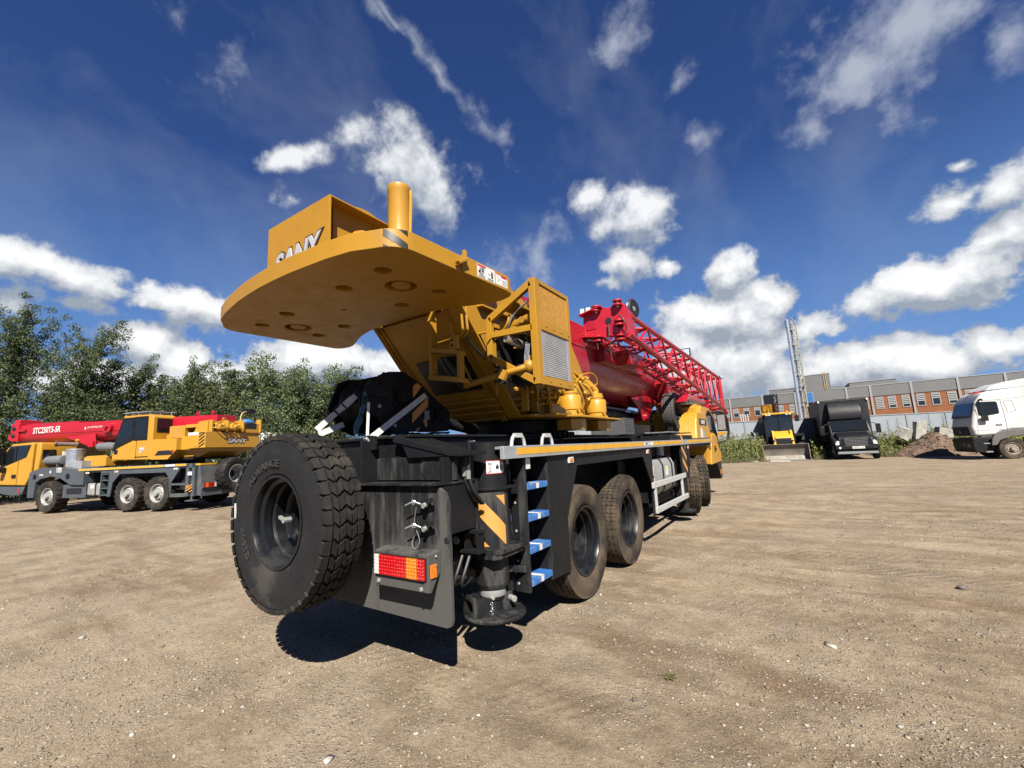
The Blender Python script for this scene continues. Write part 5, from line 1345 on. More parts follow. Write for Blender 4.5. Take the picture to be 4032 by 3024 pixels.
mb = MB(); mb.lathe([(.05, -.03), (.14, -.035), (.16, -.02), (.145, 0), (.16, .02), (.14, .035), (.05, .03)], (-2.02, 6.95, 3.72), (.93, -.25, 0), DECK, 32, closed=True); mb.lathe([(0, -.02), (.1, -.022), (.1, .022), (0, .02)], (-2.02, 6.95, 3.72), (.93, -.25, 0), CARD, 24)
mb.bar((-2.02, 6.95, 3.55), (-2.02, 6.95, 3.9), .02, .05, RED2, (0, 1, 0)); mb.build('jib_pulley', jib)
mb = MB()
for pts in ([(-2.7, 6.42, 3.26), (-2.6, 6.36, 3.16), (-2.48, 6.38, 3.14), (-2.36, 6.4, 3.2)], [(-2.46, 6.4, 3.2), (-2.47, 6.38, 3.1), (-2.46, 6.38, 3.0)], [(-2.28, 6.42, 3.4), (-2.27, 6.4, 3.1), (-2.26, 6.4, 2.8)], [(-2.1, 6.4, 3.5), (-2.0, 6.36, 3.4), (-1.98, 6.4, 3.25), (-2.05, 6.4, 3.15)], [(-2.7, 6.4, 3.2), (-2.7, 6.4, 3.05)]): mb.tube(pts, .011, HOSE, 6, 3)
P = [(-2.55, 6.9, 3.12), (-2.4, 8.2, 3.0), (-2.3, 9.5, 2.98), (-2.3, 10.5, 2.85), (-2.2, 12.0, 2.72)]
mb.tube(P, .016, HOSE, 6, 3); mb.build('jib_cable', jib)

# ---------------------------------------------------------------- loose things riding on the crane
OFF = (0, 0, 0)
mb = MB()
hk = thing('hook_block', 'black crane hook block with orange stripes lying strapped down on the rear deck', 'hook block', (-3.268, 2.893, 1.671)); OFF = (-3.05, 2.7, 1.66); hk.scale = (1.07, 1.07, 1.07)
PL = [(2.24, 1.92), (2.34, 2.16), (2.44, 2.2), (2.60, 2.22), (2.82, 2.13), (2.97, 2.03), (3.19, 1.90), (3.2, 1.76), (3.16, 1.71), (2.50, 1.69), (2.38, 1.74)]
for x, nm in ((-2.80, 0), (-3.34, 1)):
    mb = MB(); mb.prism(PL, 'x', x - .02, x, BLK)
    if nm == 0:
        for y, z, r_ in ((2.56, 1.99, .05), (3.02, 1.86, .045)):
            mb.cyl((x, y, z), (x + .03, y, z), r_, BLK, seg=24); mb.cyl((x + .03, y, z), (x + .045, y, z), r_ * .5, BLK, seg=16)
            for k in range(4): t = PI / 4 + k * PI / 2; mb.cyl((x, y + .085 * math.cos(t), z + .085 * math.sin(t)), (x + .02, y + .085 * math.cos(t), z + .085 * math.sin(t)), .016, BLK, seg=6)
        for y, z in ((2.36, 2.10), (2.58, 2.16), (2.33, 1.90), (2.49, 1.745)): mb.cyl((x, y, z), (x + .02, y, z), .018, BLK if z > 1.95 else TANK, seg=6)
        mb.prism([(2.20, 2.06), (2.26, 2.10), (2.42, 2.04), (2.42, 1.97), (2.24, 1.98), (2.19, 2.01)], 'x', x, x + .02, BLK)
    o = mb.build('side_plate', hk, .004)
    if nm == 0:
        mb = MB(); x2 = x + .0015
        for q in ([(2.71, 2.10), (2.76, 2.135), (2.82, 2.11), (2.71, 1.99)], [(2.70, 1.86), (2.90, 2.02), (2.895, 1.93), (2.695, 1.77)], [(2.83, 1.80), (2.88, 1.83), (2.88, 1.75), (2.86, 1.74)], [(2.73, 1.71), (2.78, 1.74), (2.78, 1.71)]):
            mb.add([(x2, a, b) for a, b in q], [tuple(range(len(q)))], ORG)
        mb.bx(x + .001, x + .003, 2.85, 2.91, 1.81, 1.89, material('grey_label', (.3, .31, .32), .6)); mb.build('hazard_decal', o)
for y, z, r_ in ((2.56, 1.97, .235), ):
    for k in range(5):
        x = -3.28 + k * .105
        mb = MB(); mb.lathe([(.05, -.03), (r_ - .03, -.035), (r_, -.045), (r_ + .002, -.035), (r_ - .03, 0), (r_ + .002, .035), (r_, .045), (r_ - .03, .035), (.05, .03)], (x, y, z), (1, 0, 0), PLAS, 40, closed=True); mb.build('sheave', hk)
mb = MB(); mb.bx(-3.2, -2.95, 3.15, 3.35, 1.72, 1.9, BLK); mb.tube([(-3.05, 3.3, 1.82), (-3.05, 3.5, 1.80), (-3.0, 3.62, 1.77), (-2.9, 3.66, 1.74), (-2.8, 3.58, 1.73), (-2.8, 3.48, 1.73)], .06, BLK, 12, 3); mb.build('hook', hk, .01)
OFF = (0, 0, 0)
def webbing(name, label, a, b, w=.05, buckle=None, sag=0.):
    mb = MB(); a = Vector(a); b = Vector(b); n = 8; d = (b - a).normalized(); side = d.cross(Vector((.75, -.62, -.1))).normalized()
    vs = []
    for i in range(n + 1):
        t = i / n; p_ = a.lerp(b, t) + Vector((0, 0, -sag * 4 * t * (1 - t)))
        nn = d.cross(side) * .0015
        vs += [p_ - side * w / 2 - nn, p_ + side * w / 2 - nn, p_ + side * w / 2 + nn, p_ - side * w / 2 + nn]
    f = [(0, 1, 2, 3), (4 * n + 3, 4 * n + 2, 4 * n + 1, 4 * n)]
    for i in range(n):
        for k in range(4): f.append((4 * i + k, 4 * i + 4 + k, 4 * i + 4 + (k + 1) % 4, 4 * i + (k + 1) % 4))
    mb.add(vs, f, STRAP)
    if buckle:
        p_ = a.lerp(b, buckle); Mx = frame(p_, side, d)
        mb.bx(-.04, .04, -.05, -.035, -.012, .012, PLAS, Mx); mb.bx(-.04, .04, .035, .05, -.012, .012, PLAS, Mx); mb.bx(-.045, -.035, -.05, .05, -.014, .014, PLAS, Mx); mb.bx(.035, .045, -.05, .05, -.014, .014, PLAS, Mx)
        mb.bx(-.03, .03, .02, .14, .004, .008, STRAP, Mx)
    return tag(mb.build(name), label, 'strap', 'straps tying down the hook block')
webbing('tie_down_strap', 'white lashing strap running from the rear lug up across the hook block', (-2.865, 2.272, 1.625), (-2.955, 3.03, 2.064))
webbing('tie_down_strap', 'thin white strap hanging straight down beside the black rear lug', (-2.90, 2.3, 1.655), (-2.895, 2.31, 1.94), .022)
webbing('tie_down_strap', 'white strap with a buckle, upper of the two behind the spare wheel', (-3.50, 2.24, 1.755), (-3.26, 2.46, 2.045), .05, .60)
webbing('tie_down_strap', 'short white strap, lower of the two behind the spare wheel', (-3.48, 2.25, 1.715), (-3.40, 2.44, 1.80), .05)
mb = MB(); r3 = random.Random(5)
def film(path, w, seed):
    r4 = random.Random(seed); vs = []; m_ = 5
    for i, p_ in enumerate(path):
        for k in range(m_): vs.append((p_[0] + w * (k / (m_ - 1) - .5) + r4.uniform(-.01, .01), p_[1] + r4.uniform(-.02, .02), p_[2] + r4.uniform(-.008, .022)))
    f = [(i * m_ + k, i * m_ + k + 1, (i + 1) * m_ + k + 1, (i + 1) * m_ + k) for i in range(len(path) - 1) for k in range(m_ - 1)]
    n = len(vs); vs2 = [(a, b, c - .003) for a, b, c in vs]
    mb.add(vs + vs2, f + [tuple(n + i for i in q[::-1]) for q in f], FILM)
film([(-3.06, 2.45, 2.15), (-3.06, 2.44, 2.09), (-3.07, 2.43, 2.03)], .06, 1)
film([(-3.10, 2.44, 1.95), (-3.13, 2.43, 1.90), (-3.15, 2.42, 1.85), (-3.17, 2.42, 1.80), (-3.19, 2.42, 1.75), (-3.19, 2.42, 1.70), (-3.14, 2.42, 1.68)], .075, 3)
film([(-3.12 + i * .008, 2.42 + i * .05, 1.69) for i in range(19)], .15, 2)
tag(mb.build('plastic_sheet', smooth=80), 'crumpled blue plastic film under and behind the black hook block', 'plastic film')
st_ = tyre('tyre', .46, .28, .27, 'zigzag', RUB, material('grey_dusty_tread', (.07, .068, .065), .8, var=.3, vscale=10, bump=.2)); sr_ = rim_deep(.27, .28, .15, PLAS)
sw2 = make_wheel('spare_wheel', None, (-2.42, 10.75, 2.20), (0, 0, PI), sr_, st_)
tag(sw2, 'upright black spare wheel strapped in a rack behind the yellow carrier cab', 'wheel')

# ------------------------------------------------------------------ second crane, in its own frame: x backwards, y away from the yard, near side at y=0
C2 = thing('crane_truck', 'smaller yellow and red crane truck with a grey chassis, parked in front of the trees', 'crane', (-19.89, 5.54, .03), R(19))
OFF = (0, 0, 0)
GCH = material('slate_chassis_paint', (.068, .080, .094), .5, var=.08, vscale=2, dirt=DUST, damt=.2, dscale=1.5)
YELF = material('crane_yellow', (.52, .265, .022), .42, var=.05, vscale=2, dirt=(.35, .22, .08), damt=.12)
mb = MB()
mb.bx(-4.9, 3.1, .75, 1.75, .75, 1.4, GCH); mb.bx(-2.4, 3.1, .06, 2.44, 1.40, 1.46, GCH)
def sidepan(mb, P, y0, y1, mat):   # outline in x,z extruded in y
    mb.prism(P, 'y', y0, y1, mat)
sidepan(mb, [(-5.0, 1.5), (-4.45, 1.66), (-3.19, 1.65), (-2.55, 1.52), (-2.15, 1.45), (-2.15, .97), (-2.8, .99), (-3.34, 1.25), (-3.82, 1.33), (-4.35, 1.25), (-4.62, 1.12), (-4.66, .57), (-4.99, .57)], .02, .35, GCH)
mb.cyl((-4.68, .019, 1.33), (-4.68, .012, 1.33), .1, BLK); mb.cyl((-2.95, .019, 1.30), (-2.95, .012, 1.30), .11, BLK)
sidepan(mb, [(-3.27, .99), (-2.12, .98), (-2.10, .51), (-3.27, .52)], .1, .3, GCH)
mb.bx(-3.05, -2.32, .08, .101, .66, .86, DECK); 
sidepan(mb, [(-1.3, 1.44), (-.93, 1.43), (2.3, 1.43), (2.3, 1.36), (1.98, .95), (1.9, 1.02), (1.7, 1.28), (-.4, 1.30), (-.72, 1.0), (-.80, .52), (-.86, .52), (-.93, .9), (-.93, 1.35), (-1.28, 1.35)], .02, .06, GCH)
mb.bx(-1.3, -1.27, .02, .4, .53, 1.40, GCH); mb.bx(-.93, -.88, .02, .4, .52, 1.40, GCH); mb.bx(-1.27, -.9, .36, .4, .53, 1.40, GCH)
for z in (.56, .80, 1.08, 1.3): mb.bx(-1.27, -.93, .03, .36, z, z + .03, material('green_grey_step', (.07, .10, .08), .6))
# rear end
mb.bx(1.88, 2.66, .03, .08, .83, .90, GCH); mb.bx(1.88, 2.66, .03, .08, .44, .56, GCH); mb.bx(1.86, 1.94, .03, .08, .44, 1.35, GCH); mb.bx(2.0, 2.66, .3, .34, .5, 1.4, BLK)
mb.bx(2.63, 2.76, -.02, .16, .46, 1.54, GCH); mb.bx(2.88, 3.01, -.02, .16, .46, 1.54, GCH); mb.bx(2.63, 3.01, -.02, .16, 1.40, 1.54, GCH); mb.bx(2.7, 2.95, .1, .16, .5, 1.4, BLK)
mb.prism([(3.12, 1.47), (3.12, .5), (3.3, .45), (3.3, .9), (3.2, 1.47)], 'y', .0, 2.45, GCH); mb.bx(3.3, 3.31, .1, 2.3, .45, .85, GCH)
c2f = mb.build('chassis', C2, .01)
mb = MB(); mb.bx(-2.4, 2.6, .005, .05, 1.465, 1.55, ALU); mb.bx(-2.4, 1.6, .001, .005, 1.475, 1.54, STRIPE); mb.bx(2.15, 2.6, .001, .005, 1.475, 1.54, STRIPE); mb.bx(1.7, 2.1, .001, .005, 1.475, 1.54, DECAL); mb.bx(3.0, 3.2, .001, .05, 1.475, 1.53, STRIPE); mb.bx(3.2, 3.21, .05, .6, 1.475, 1.53, STRIPE); mb.bx(-2.4, 3.1, .05, 2.4, 1.465, 1.49, BLK); mb.build('deck_rail', C2)
for x in (-4.32, -1.05 - .9, -.55, 2.15):
    mb = MB(); mb.bx(x - .08, x + .08, .0, .02, 1.36, 1.42, DECAL); mb.bx(x - .04, x + .03, -.006, .0, 1.375, 1.405, LAMB); mb.build('marker_light', c2f)
mb = MB(); mb.bx(-3.55, -3.3, .01, .02, 1.46, 1.63, DECAL); mb.bx(-3.9, -3.83, .01, .02, 1.45, 1.54, DECAL)
for k in range(3): mb.bx(-3.53, -3.44, .004, .0095, 1.48 + k * .05, 1.50 + k * .05, DECK); mb.bx(-3.41, -3.32, .004, .0095, 1.49 + k * .045, 1.505 + k * .045, DECK)
mb.bx(2.72, 2.9, -.03, -.02, 1.15, 1.27, DECAL); mb.build('chassis_decal', c2f)
mb = MB(); mb.bx(2.68, 2.94, -.03, -.021, .60, .84, BLK)
for k in range(4): mb.add([(2.68, -.0315, .60 + k * .08 - .08 + .02), (2.68, -.0315, .60 + k * .08 - .04 + .02), (2.94, -.0315, .72 + k * .08 - .04 + .02), (2.94, -.0315, .72 + k * .08 - .08 + .02)], [(0, 1, 2, 3)], ORG) if k in (1, 2) else None
mb.add([(2.68, -.0315, .76), (2.68, -.0315, .80), (2.76, -.0315, .84), (2.83, -.0315, .84)], [(0, 1, 2, 3)], ORG); mb.add([(2.84, -.0315, .60), (2.80, -.0315, .60), (2.94, -.0315, .68), (2.94, -.0315, .64)], [(0, 1, 2, 3)], ORG)
mb.build('hazard_decal', c2f)
mb = MB(); mb.lathe([(0, 0), (.2, .0), (.2, .03), (.05, .04)], (2.82, .1, .30), Z3, GCH, 24); mb.cyl((2.82, .1, .3), (2.82, .1, .5), .05, GCH); mb.build('outrigger_foot', c2f)
mb = MB(); mb.bx(3.31, 3.36, .0, .52, .70, .90, GCH)
for a, b, m in ((.02, .1, LRED), (.1, .2, LAMB), (.2, .42, LRED), (.42, .5, LCLR)): mb.bx(3.36, 3.375, a, b - .005, .73, .875, m)
mb.build('tail_light', c2f)
mb = MB(); mb.prism([(-2.05, .58), (-1.35, .56), (-1.33, 1.0), (-2.03, 1.02)], 'y', .04, .6, TANK); tk2 = mb.build('fuel_tank', C2, .06, seg=3)
mb = MB()
for x in (-1.97, -1.55): mb = MB(); mb.bx(x, x + .05, .03, .62, .55, 1.03, BLK); mb.build('tank_strap', tk2)
mb = MB(); mb.cyl((-1.6, .3, 1.0), (-1.6, .3, 1.06), .05, CHROME); mb.build('filler_cap', tk2)
mb = MB(); mb.bx(-1.78, -1.62, .034, .04, .83, .95, DECAL); mb.build('tank_decal', tk2)
RUBM = material('road_dirt_rubber', (.026, .023, .020), .85, var=.3, vscale=9, spec=.2, dirt=(.085, .068, .05), damt=.4, dscale=3, bump=.2)
tl_ = tyre('tyre', .585, .42, .31, 'lug', RUBM, RUBM); rl_ = rim_steer(.31, .42, RIMG)
wA = make_wheel('wheel', C2, (-3.95, .21, .585), (R(15), 0, R(90)), rl_, tl_)
for x, y, rz in ((0, .21, R(90)), (1.35, .21, R(90)), (-3.95, 2.28, R(-90)), (0, 2.28, R(-90)), (1.35, 2.28, R(-90))):
    w = copy_tree(wA, C2); w.location = (x, y, .585); w.rotation_euler = (R(x * 70), 0, rz)
rd_ = rim_deep(.31, .42, .2, RIMG); sp2 = make_wheel('spare_wheel', C2, (3.56, .95, 1.13), (0, 0, PI), rd_, tyre('tyre', .57, .40, .31, 'lug', RUB, RUBT))
# carrier cab
mb = MB()
mb.prism([(-7.4, 1.1), (-5.28, 1.02), (-5.0, 1.5), (-5.02, 2.5), (-5.0, 2.62), (-5.1, 2.66), (-6.2, 2.65), (-6.75, 2.3), (-7.3, 1.6)], 'y', .06, 2.4, YELF)
mb.prism([(-5.0, 1.5), (-4.98, 2.64), (-4.76, 2.64), (-4.72, 2.5), (-4.75, 1.6), (-4.9, 1.3)], 'y', .12, 2.3, YELF)
cb2 = mb.build('carrier_cab', C2, .05, seg=3)
mb = MB(); mb.prism([(-6.75, 1.75), (-6.62, 2.15), (-6.25, 2.56), (-5.13, 2.57), (-5.35, 2.1), (-6.3, 1.85)], 'y', .045, .06, GLASS); mb.prism([(-5.45, 2.2), (-5.2, 2.55), (-5.14, 2.55), (-5.33, 2.12)], 'y', .04, .0455, PLAS); mb.bx(-5.9, -5.85, .03, .046, 1.98, 2.55, PLAS)
mb.bx(-4.755, -4.715, .2, .60, 2.0, 2.36, GLASS); mb.build('window', cb2)
mb = MB(); mb.bx(-6.0, -5.8, .03, .065, 1.33, 1.46, PLAS); mb.bx(-5.745, -5.73, .055, .062, 1.05, 2.1, BLK); mb.build('door_handle', cb2)
mb = MB(); mb.bx(-6.6, -6.45, -.2, .02, 1.85, 2.5, PLAS); mb.bx(-6.55, -6.35, -.25, .05, 1.55, 1.75, PLAS); mb.build('wing_mirror', cb2, .03)
mb = MB(); mb.prism([(-7.4, 1.05), (-5.3, .98), (-5.45, .68), (-6.0, .66), (-7.3, .85)], 'y', .1, 2.3, GCH); mb.bx(-5.65, -5.58, .09, .1, .78, .92, LRED); mb.bx(-5.55, -5.48, .09, .3, .45, .75, PLAS); mb.build('bumper', cb2, .02)
# deck equipment between the cabs
mb = MB(); mb.lathe([(0, 0), (.1, .01), (.17, .06), (.18, .1), (.18, 1.05), (.17, 1.1), (0, 1.14)], (-4.98, .42, 1.93), (1, 0, 0), material('tank_grey', (.16, .17, .18), .4), 28); mb.bx(-4.85, -4.8, .3, .5, 1.6, 1.9, GCH); mb.bx(-4.1, -4.05, .3, .5, 1.6, 1.9, GCH); mb.build('air_tank', C2)
mb = MB(); mb.cyl((-3.45, .5, 1.55), (-3.45, .5, 2.32), .27, CHROME, seg=32); mb.cyl((-3.45, .5, 2.28), (-3.45, .5, 2.33), .285, ALU, seg=32); mb.bx(-3.75, -3.7, .25, .4, 2.1, 2.25, DECAL); mb.build('muffler', C2)
mb = MB(); mb.cyl((-4.15, .9, 2.15), (-3.85, .75, 2.7), .06, YELF); mb.cyl((-3.98, .2, 2.55), (-3.5, .6, 2.5), .085, material('rusty_brown', (.10, .05, .035), .7, var=.3)); mb.lathe([(.05, -.005), (.11, -.005), (.11, .05), (.05, .05)], (-3.98, .2, 2.55), (-.7, -.6, .05), material('rusty_brown', (.10, .05, .035), .7), 20, closed=True); mb.bx(-4.35, -3.9, .6, .8, 2.1, 2.2, DECAL); mb.build('exhaust_pipe', C2)
mb = MB(); mb.prism([(-3.0, 1.6), (-3.0, 1.95), (-2.85, 2.02), (-1.95, 2.02), (-1.85, 1.95), (-1.85, 1.62)], 'y', .5, 1.9, YELF); mb.bx(-2.93, -2.78, .49, .5, 1.64, 1.84, DECK); mb.bx(-2.6, -1.9, .3, .5, 1.5, 1.62, GCH); mb.bx(-3.4, -2.6, .2, .8, 1.55, 1.85, ALU); mb.build('boom_rest', C2, .02)
# slewing body with operator cab
mb = MB(); mb.cyl((.9, 1.25, 1.46), (.9, 1.25, 1.75), .7, BLK, seg=32); mb.bx(.2, 2.4, .5, 2.2, 1.68, 1.8, BLK); mb.build('slew_ring', C2)
mb = MB()
mb.prism([(-1.02, 1.8), (-1.02, 2.02), (-.88, 2.5), (-.58, 3.38), (.72, 3.36), (.85, 3.28), (.84, 1.74), (-.5, 1.78)], 'y', .12, .95, YELF)
opc = mb.build('operator_cab', C2, .04, seg=3)
mb = MB(); mb.prism([(-.98, 2.12), (-.86, 2.52), (-.58, 3.30), (-.02, 3.30), (-.02, 2.48), (-.7, 2.25)], 'y', .10, .12, PLAS); mb.prism([(-.82, 2.42), (-.72, 2.75), (-.5, 3.2), (-.1, 3.2), (-.1, 2.6), (-.6, 2.42)], 'y', .095, .101, GLASS)
mb.bx(-.0, .62, .10, .12, 2.46, 3.31, PLAS); mb.bx(.08, .56, .095, .101, 2.54, 3.2, GLASS); mb.bx(.838, .862, .25, .82, 2.72, 3.22, PLAS); mb.bx(.86, .866, .3, .78, 2.76, 3.18, GLASS); mb.build('window', opc, .01)
mb = MB(); mb.bx(-.9, -.74, .10, .125, 2.02, 2.16, PLAS); mb.bx(.125, .135, .112, .122, 1.8, 2.46, BLK); mb.bx(.3, .52, .108, .121, 2.08, 2.2, SILV); mb.bx(.3, .4, .108, .121, 2.0, 2.1, SILV); mb.bx(.1, .7, .10, .121, 1.86, 1.88, BLK); mb.build('door_trim', opc)
mb = MB()
mb.tube([(-.6, .1, 3.47), (.75, .1, 3.47), (.75, .95, 3.47), (-.6, .95, 3.47), (-.6, .1, 3.47)], .014, ALU, 6, 0)
for k in range(9): mb.cyl((-.6 + k * .165, .1, 3.47), (-.6 + k * .165, .95, 3.47), .01, GCH, seg=5)
for k in range(5): mb.cyl((-.6, .1 + k * .2, 3.465), (.75, .1 + k * .2, 3.465), .01, GCH, seg=5)
for x in (-.5, .1, .65): mb.cyl((x, .14, 3.37), (x, .14, 3.47), .012, ALU, seg=6); mb.cyl((x, .9, 3.37), (x, .9, 3.47), .012, ALU, seg=6)
mb.build('roof_guard', opc)
mb = MB()
mb.prism([(.84, 1.74), (1.6, 1.72), (1.97, 2.04), (1.95, 2.42), (.84, 2.45)], 'y', .12, 1.0, YELF)
mb.bx(1.0, 1.4, .5, .9, 2.45, 2.62, YELF); mb.bx(1.95, 2.42, .3, 1.0, 2.03, 2.50, YELF); mb.bx(1.25, 1.95, .4, 1.0, 2.45, 2.90, YELF); mb.bx(1.95, 2.45, .8, .9, 2.5, 2.9, YELF); mb.bx(1.95, 2.5, .42, .9, 2.80, 2.92, YELF); mb.bx(1.98, 2.4, .5, .8, 2.5, 2.62, BLK)
mb.prism([(1.95, 1.95), (3.1, 1.93), (3.1, 2.05), (1.95, 2.05)], 'y', .4, 2.2, YELF); mb.prism([(1.6, 1.72), (1.97, 2.04), (3.0, 1.93), (2.5, 1.75)], 'y', .5, 2.1, YELF)
mb.prism([(2.4, 2.6), (2.62, 2.99), (3.2, 3.02), (3.2, 2.6)], 'y', .35, .42, YELF); mb.prism([(2.4, 2.6), (2.62, 2.99), (3.2, 3.02), (3.2, 2.6)], 'y', 2.0, 2.07, YELF)
sb = mb.build('slewing_body', C2, .012)
mb = MB(); mb.prism([(1.02, 1.88), (1.17, 2.04), (1.88, 2.035), (1.78, 1.88)], 'y', .112, .121, DECK); mb.bx(1.72, 1.86, .108, .1125, 2.0, 2.034, DECR); mb.build('side_decal', sb)
mb = MB(); mb.bx(1.33, 1.9, .392, .401, 2.5, 2.86, MESHY); mb.build('grille', sb)
mb = MB()
mb.bx(2.42, 3.2, .13, 2.4, 2.05, 2.60, YELF); c2w = mb.build('counterweight', C2, .015)
mb = MB()
for k in range(5):
    z = 2.06 + k * .12
    mb.add([(2.93, .127, max(2.055, z - .02)), (3.17, .127, min(2.59, z + .12)), (3.17, .127, min(2.59, z + .18)), (2.93, .127, min(2.59, z + .04))], [(0, 1, 2, 3)], DECK)
mb.bx(2.72, 2.90, .12, .13, 2.10, 2.26, YELF); mb.build('hazard_decal', c2w)
mb = MB(); mb.bx(2.45, 2.9, .125, .129, 2.50, 2.60, DECAL); put_text(mb, "SANY", (3.203, 1.42, 2.30), (0, 1, 0), (0, 0, 1), .86, .20, DECK, .006, .25, .05); put_text(mb, "SANY", (3.208, 1.42, 2.30), (0, 1, 0), (0, 0, 1), .82, .165, SILV, .01, .25, .015); mb.build('name_lettering', c2w)
mb = MB()
mb.bx(3.05, 3.08, .3, 2.3, 2.62, 2.99, YELF); mb.bx(2.7, 3.3, .9, .94, 2.62, 3.02, YELF); mb.bx(2.7, 3.3, 1.55, 1.6, 2.6, 3.05, YELF); mb.bx(2.7, 3.25, 1.6, 2.4, 2.6, 2.95, YELF); mb.bx(3.1, 3.3, 2.34, 2.4, 2.62, 3.12, YELF); mb.bx(3.25, 3.26, 1.7, 2.2, 2.75, 2.95, DECK)
for y in (.65, 1.3): mb.cyl((3.08, y, 2.8), (3.2, y, 2.8), .14, YELF); mb.cyl((3.2, y, 2.82), (3.3, y, 2.8), .07, YELF); mb.ball((3.25, y + .1, 2.85), .07, YELF, 8)
for k in range(7): mb.tube([(3.2, .4 + k * .15, 2.75), (3.33, .5 + k * .15, 2.72 + .05 * (k % 3)), (3.33, .7 + k * .15, 2.68), (3.2, .9 + k * .13, 2.66)], .02, YELF, 6)
for y in (1.0, 1.75): mb.lathe([(.03, -.02), (.07, -.02), (.07, .02), (.03, .02)], (3.0, y, 3.08), (1, 0, 0), YELF, 16, closed=True)
mb.build('winch', C2, .008)
mb = MB(); mb.tube([(3.1, 1.6, 3.05), (3.1, 1.63, 3.3), (3.1, 1.75, 3.4), (3.1, 1.95, 3.4)], .02, material('pale_handle', (.6, .45, .2), .5), 6); mb.bx(2.9, 3.2, 1.85, 2.2, 3.36, 3.52, PLAS); mb.build('camera_bracket', C2, .02)
mb = MB(); mb.ball((3.05, 1.95, 3.0), .2, material('blue_tarp', (.04, .16, .42), .5, var=.3, bump=.5, bscale=12), 12, sc=(1, 1.6, .7)); o = mb.build('tarpaulin', C2)
# boom
mb = MB()
def bsec(w, zt, zb, zs, yc):
    P = [(yc - w, zt), (yc + w, zt), (yc + w, zs)]
    for i in range(1, 10):
        t = PI * i / 10; P.append((yc + w * math.cos(t) * .99, zs - (zs - zb) * math.sin(t) ** .75))
    P.append((yc - w, zs)); return P
tilt = Matrix.Translation((-2.5, 0, 3.0)) @ Matrix.Rotation(R(1.2), 4, 'Y') @ Matrix.Translation((2.5, 0, -3.0))
mb.prism(bsec(.40, 3.36, 2.62, 3.05, 1.2), 'x', -7.5, 2.9, RED2, tilt)
mb.bx(-6.6, 1.0, .792, .80, 2.97, 3.0, RED, tilt)
mb.bx(-7.4, -4.2, .95, 1.4, 3.36, 3.44, RED, tilt); mb.cyl((-2.3, .82, 3.12), (-2.3, .70, 3.12), .22, RED2, T=tilt, seg=24); mb.cyl((-2.3, .72, 3.12), (-2.3, .62, 3.12), .08, RED, T=tilt)
mb.prism([(-4.6, 2.85), (-3.0, 2.9), (-2.9, 2.42), (-3.15, 2.38)], 'y', .78, .81, RED2); mb.prism([(-4.6, 2.85), (-3.0, 2.9), (-2.9, 2.42), (-3.15, 2.38)], 'y', 1.6, 1.63, RED2); mb.bx(-3.2, -2.95, .7, 1.7, 2.38, 2.6, RED2)
for x, s in ((1.9, .14), (2.6, .14)): mb.lathe([(.03, -.015), (.07, -.015), (.07, .015), (.03, .015)], (x, .9, 3.36), (0, 1, 0), RED2, 14, closed=True)
mb.bx(2.0, 2.85, .85, 1.5, 3.30, 3.36, BLK, tilt)
b2 = mb.build('boom', C2, .012)
mb = MB(); mb.bx(-7.75, -7.3, .74, 1.66, 2.72, 3.46, RED2, tilt); mb.bx(-8.0, -7.6, .8, 1.6, 2.8, 3.0, RED2, tilt); mb.bx(-7.8, -7.5, .85, 1.55, 3.4, 3.62, RED2, tilt)
for z in (2.95, 3.25): mb.cyl((-7.55, .70, z), (-7.55, .75, z), .09, DECK, T=tilt)
mb.bx(-7.3, -6.9, .72, .80, 3.1, 3.2, RED, tilt); mb.build('boom_head', C2, .02)
mb = MB(); put_text(mb, "STC250T5-5R", (-5.72, .788, 3.20), (1, 0, .0), (0, 0, 1), 1.56, .25, DECAL, .004, .1, .02); put_text(mb, "не стой под стрелой", (-2.98, .788, 3.16), (1, 0, 0), (0, 0, 1), .92, .10, DECAL, .004, 0, .012)
mb.add([(-3.62, .786, 3.1), (-3.50, .786, 3.1), (-3.56, .786, 3.21)], [(0, 1, 2)], DECAL); mb.build('boom_lettering', b2)
mb = MB(); mb.cyl((-2.9, 1.2, 2.45), (-.8, 1.2, 2.4), .15, material('tank_grey', (.16, .17, .18), .4), seg=24); mb.cyl((-2.2, .5, 2.35), (-1.1, .35, 2.30), .15, material('tank_grey', (.16, .17, .18), .4), seg=20); mb.cyl((-1.25, .3, 2.4), (-1.32, .3, 1.95), .02, CARD); mb.build('lift_cylinder', C2)
mb = MB()
for k in range(12):
    a = Vector((prng.uniform(-1.9, -.9), .8, prng.uniform(2.0, 2.4))); mb.tube([a, a + Vector((.1, .1, -.1)), a + Vector((.3, 0, -.2))], .025, prng.choice((YELF, BLK, YELF)), 6)
mb.bx(-1.8, .2, 1.0, 2.0, 1.8, 2.9, YELF); mb.bx(-1.9, -.9, .7, 1.0, 1.78, 2.05, YELF); mb.build('turret_side', C2)

# ------------------------------------------------------------------ black box truck: local x right, y away
BT = thing('box_truck', 'black bonneted lorry with a tall dark cargo box and wind deflector, facing the yard', 'truck', (2.75, 31.2, 0), R(4))
BOXB = material('black_box_body', (.022, .022, .024), .5, spec=.2, var=.1, vscale=2, dirt=(.07, .065, .055), damt=.15, dscale=1)
BCAB = material('black_cab_paint', (.012, .012, .014), .34, spec=.22, var=.1, dirt=(.06, .055, .045), damt=.12, dscale=2)
mb = MB(); mb.bx(-1.24, 1.22, 2.24, 8.2, 1.0, 3.52, BOXB); mb.bx(-1.27, 1.25, 2.22, 8.22, 3.46, 3.56, material('dark_trim', (.03, .03, .03), .5)); mb.bx(-1.26, -1.24, 2.18, 2.24, .95, 3.5, BLK)
for x in (-1.22, 1.2): mb.bx(x - .04, x + .04, 2.16, 2.2, 3.42, 3.54, DECAL)
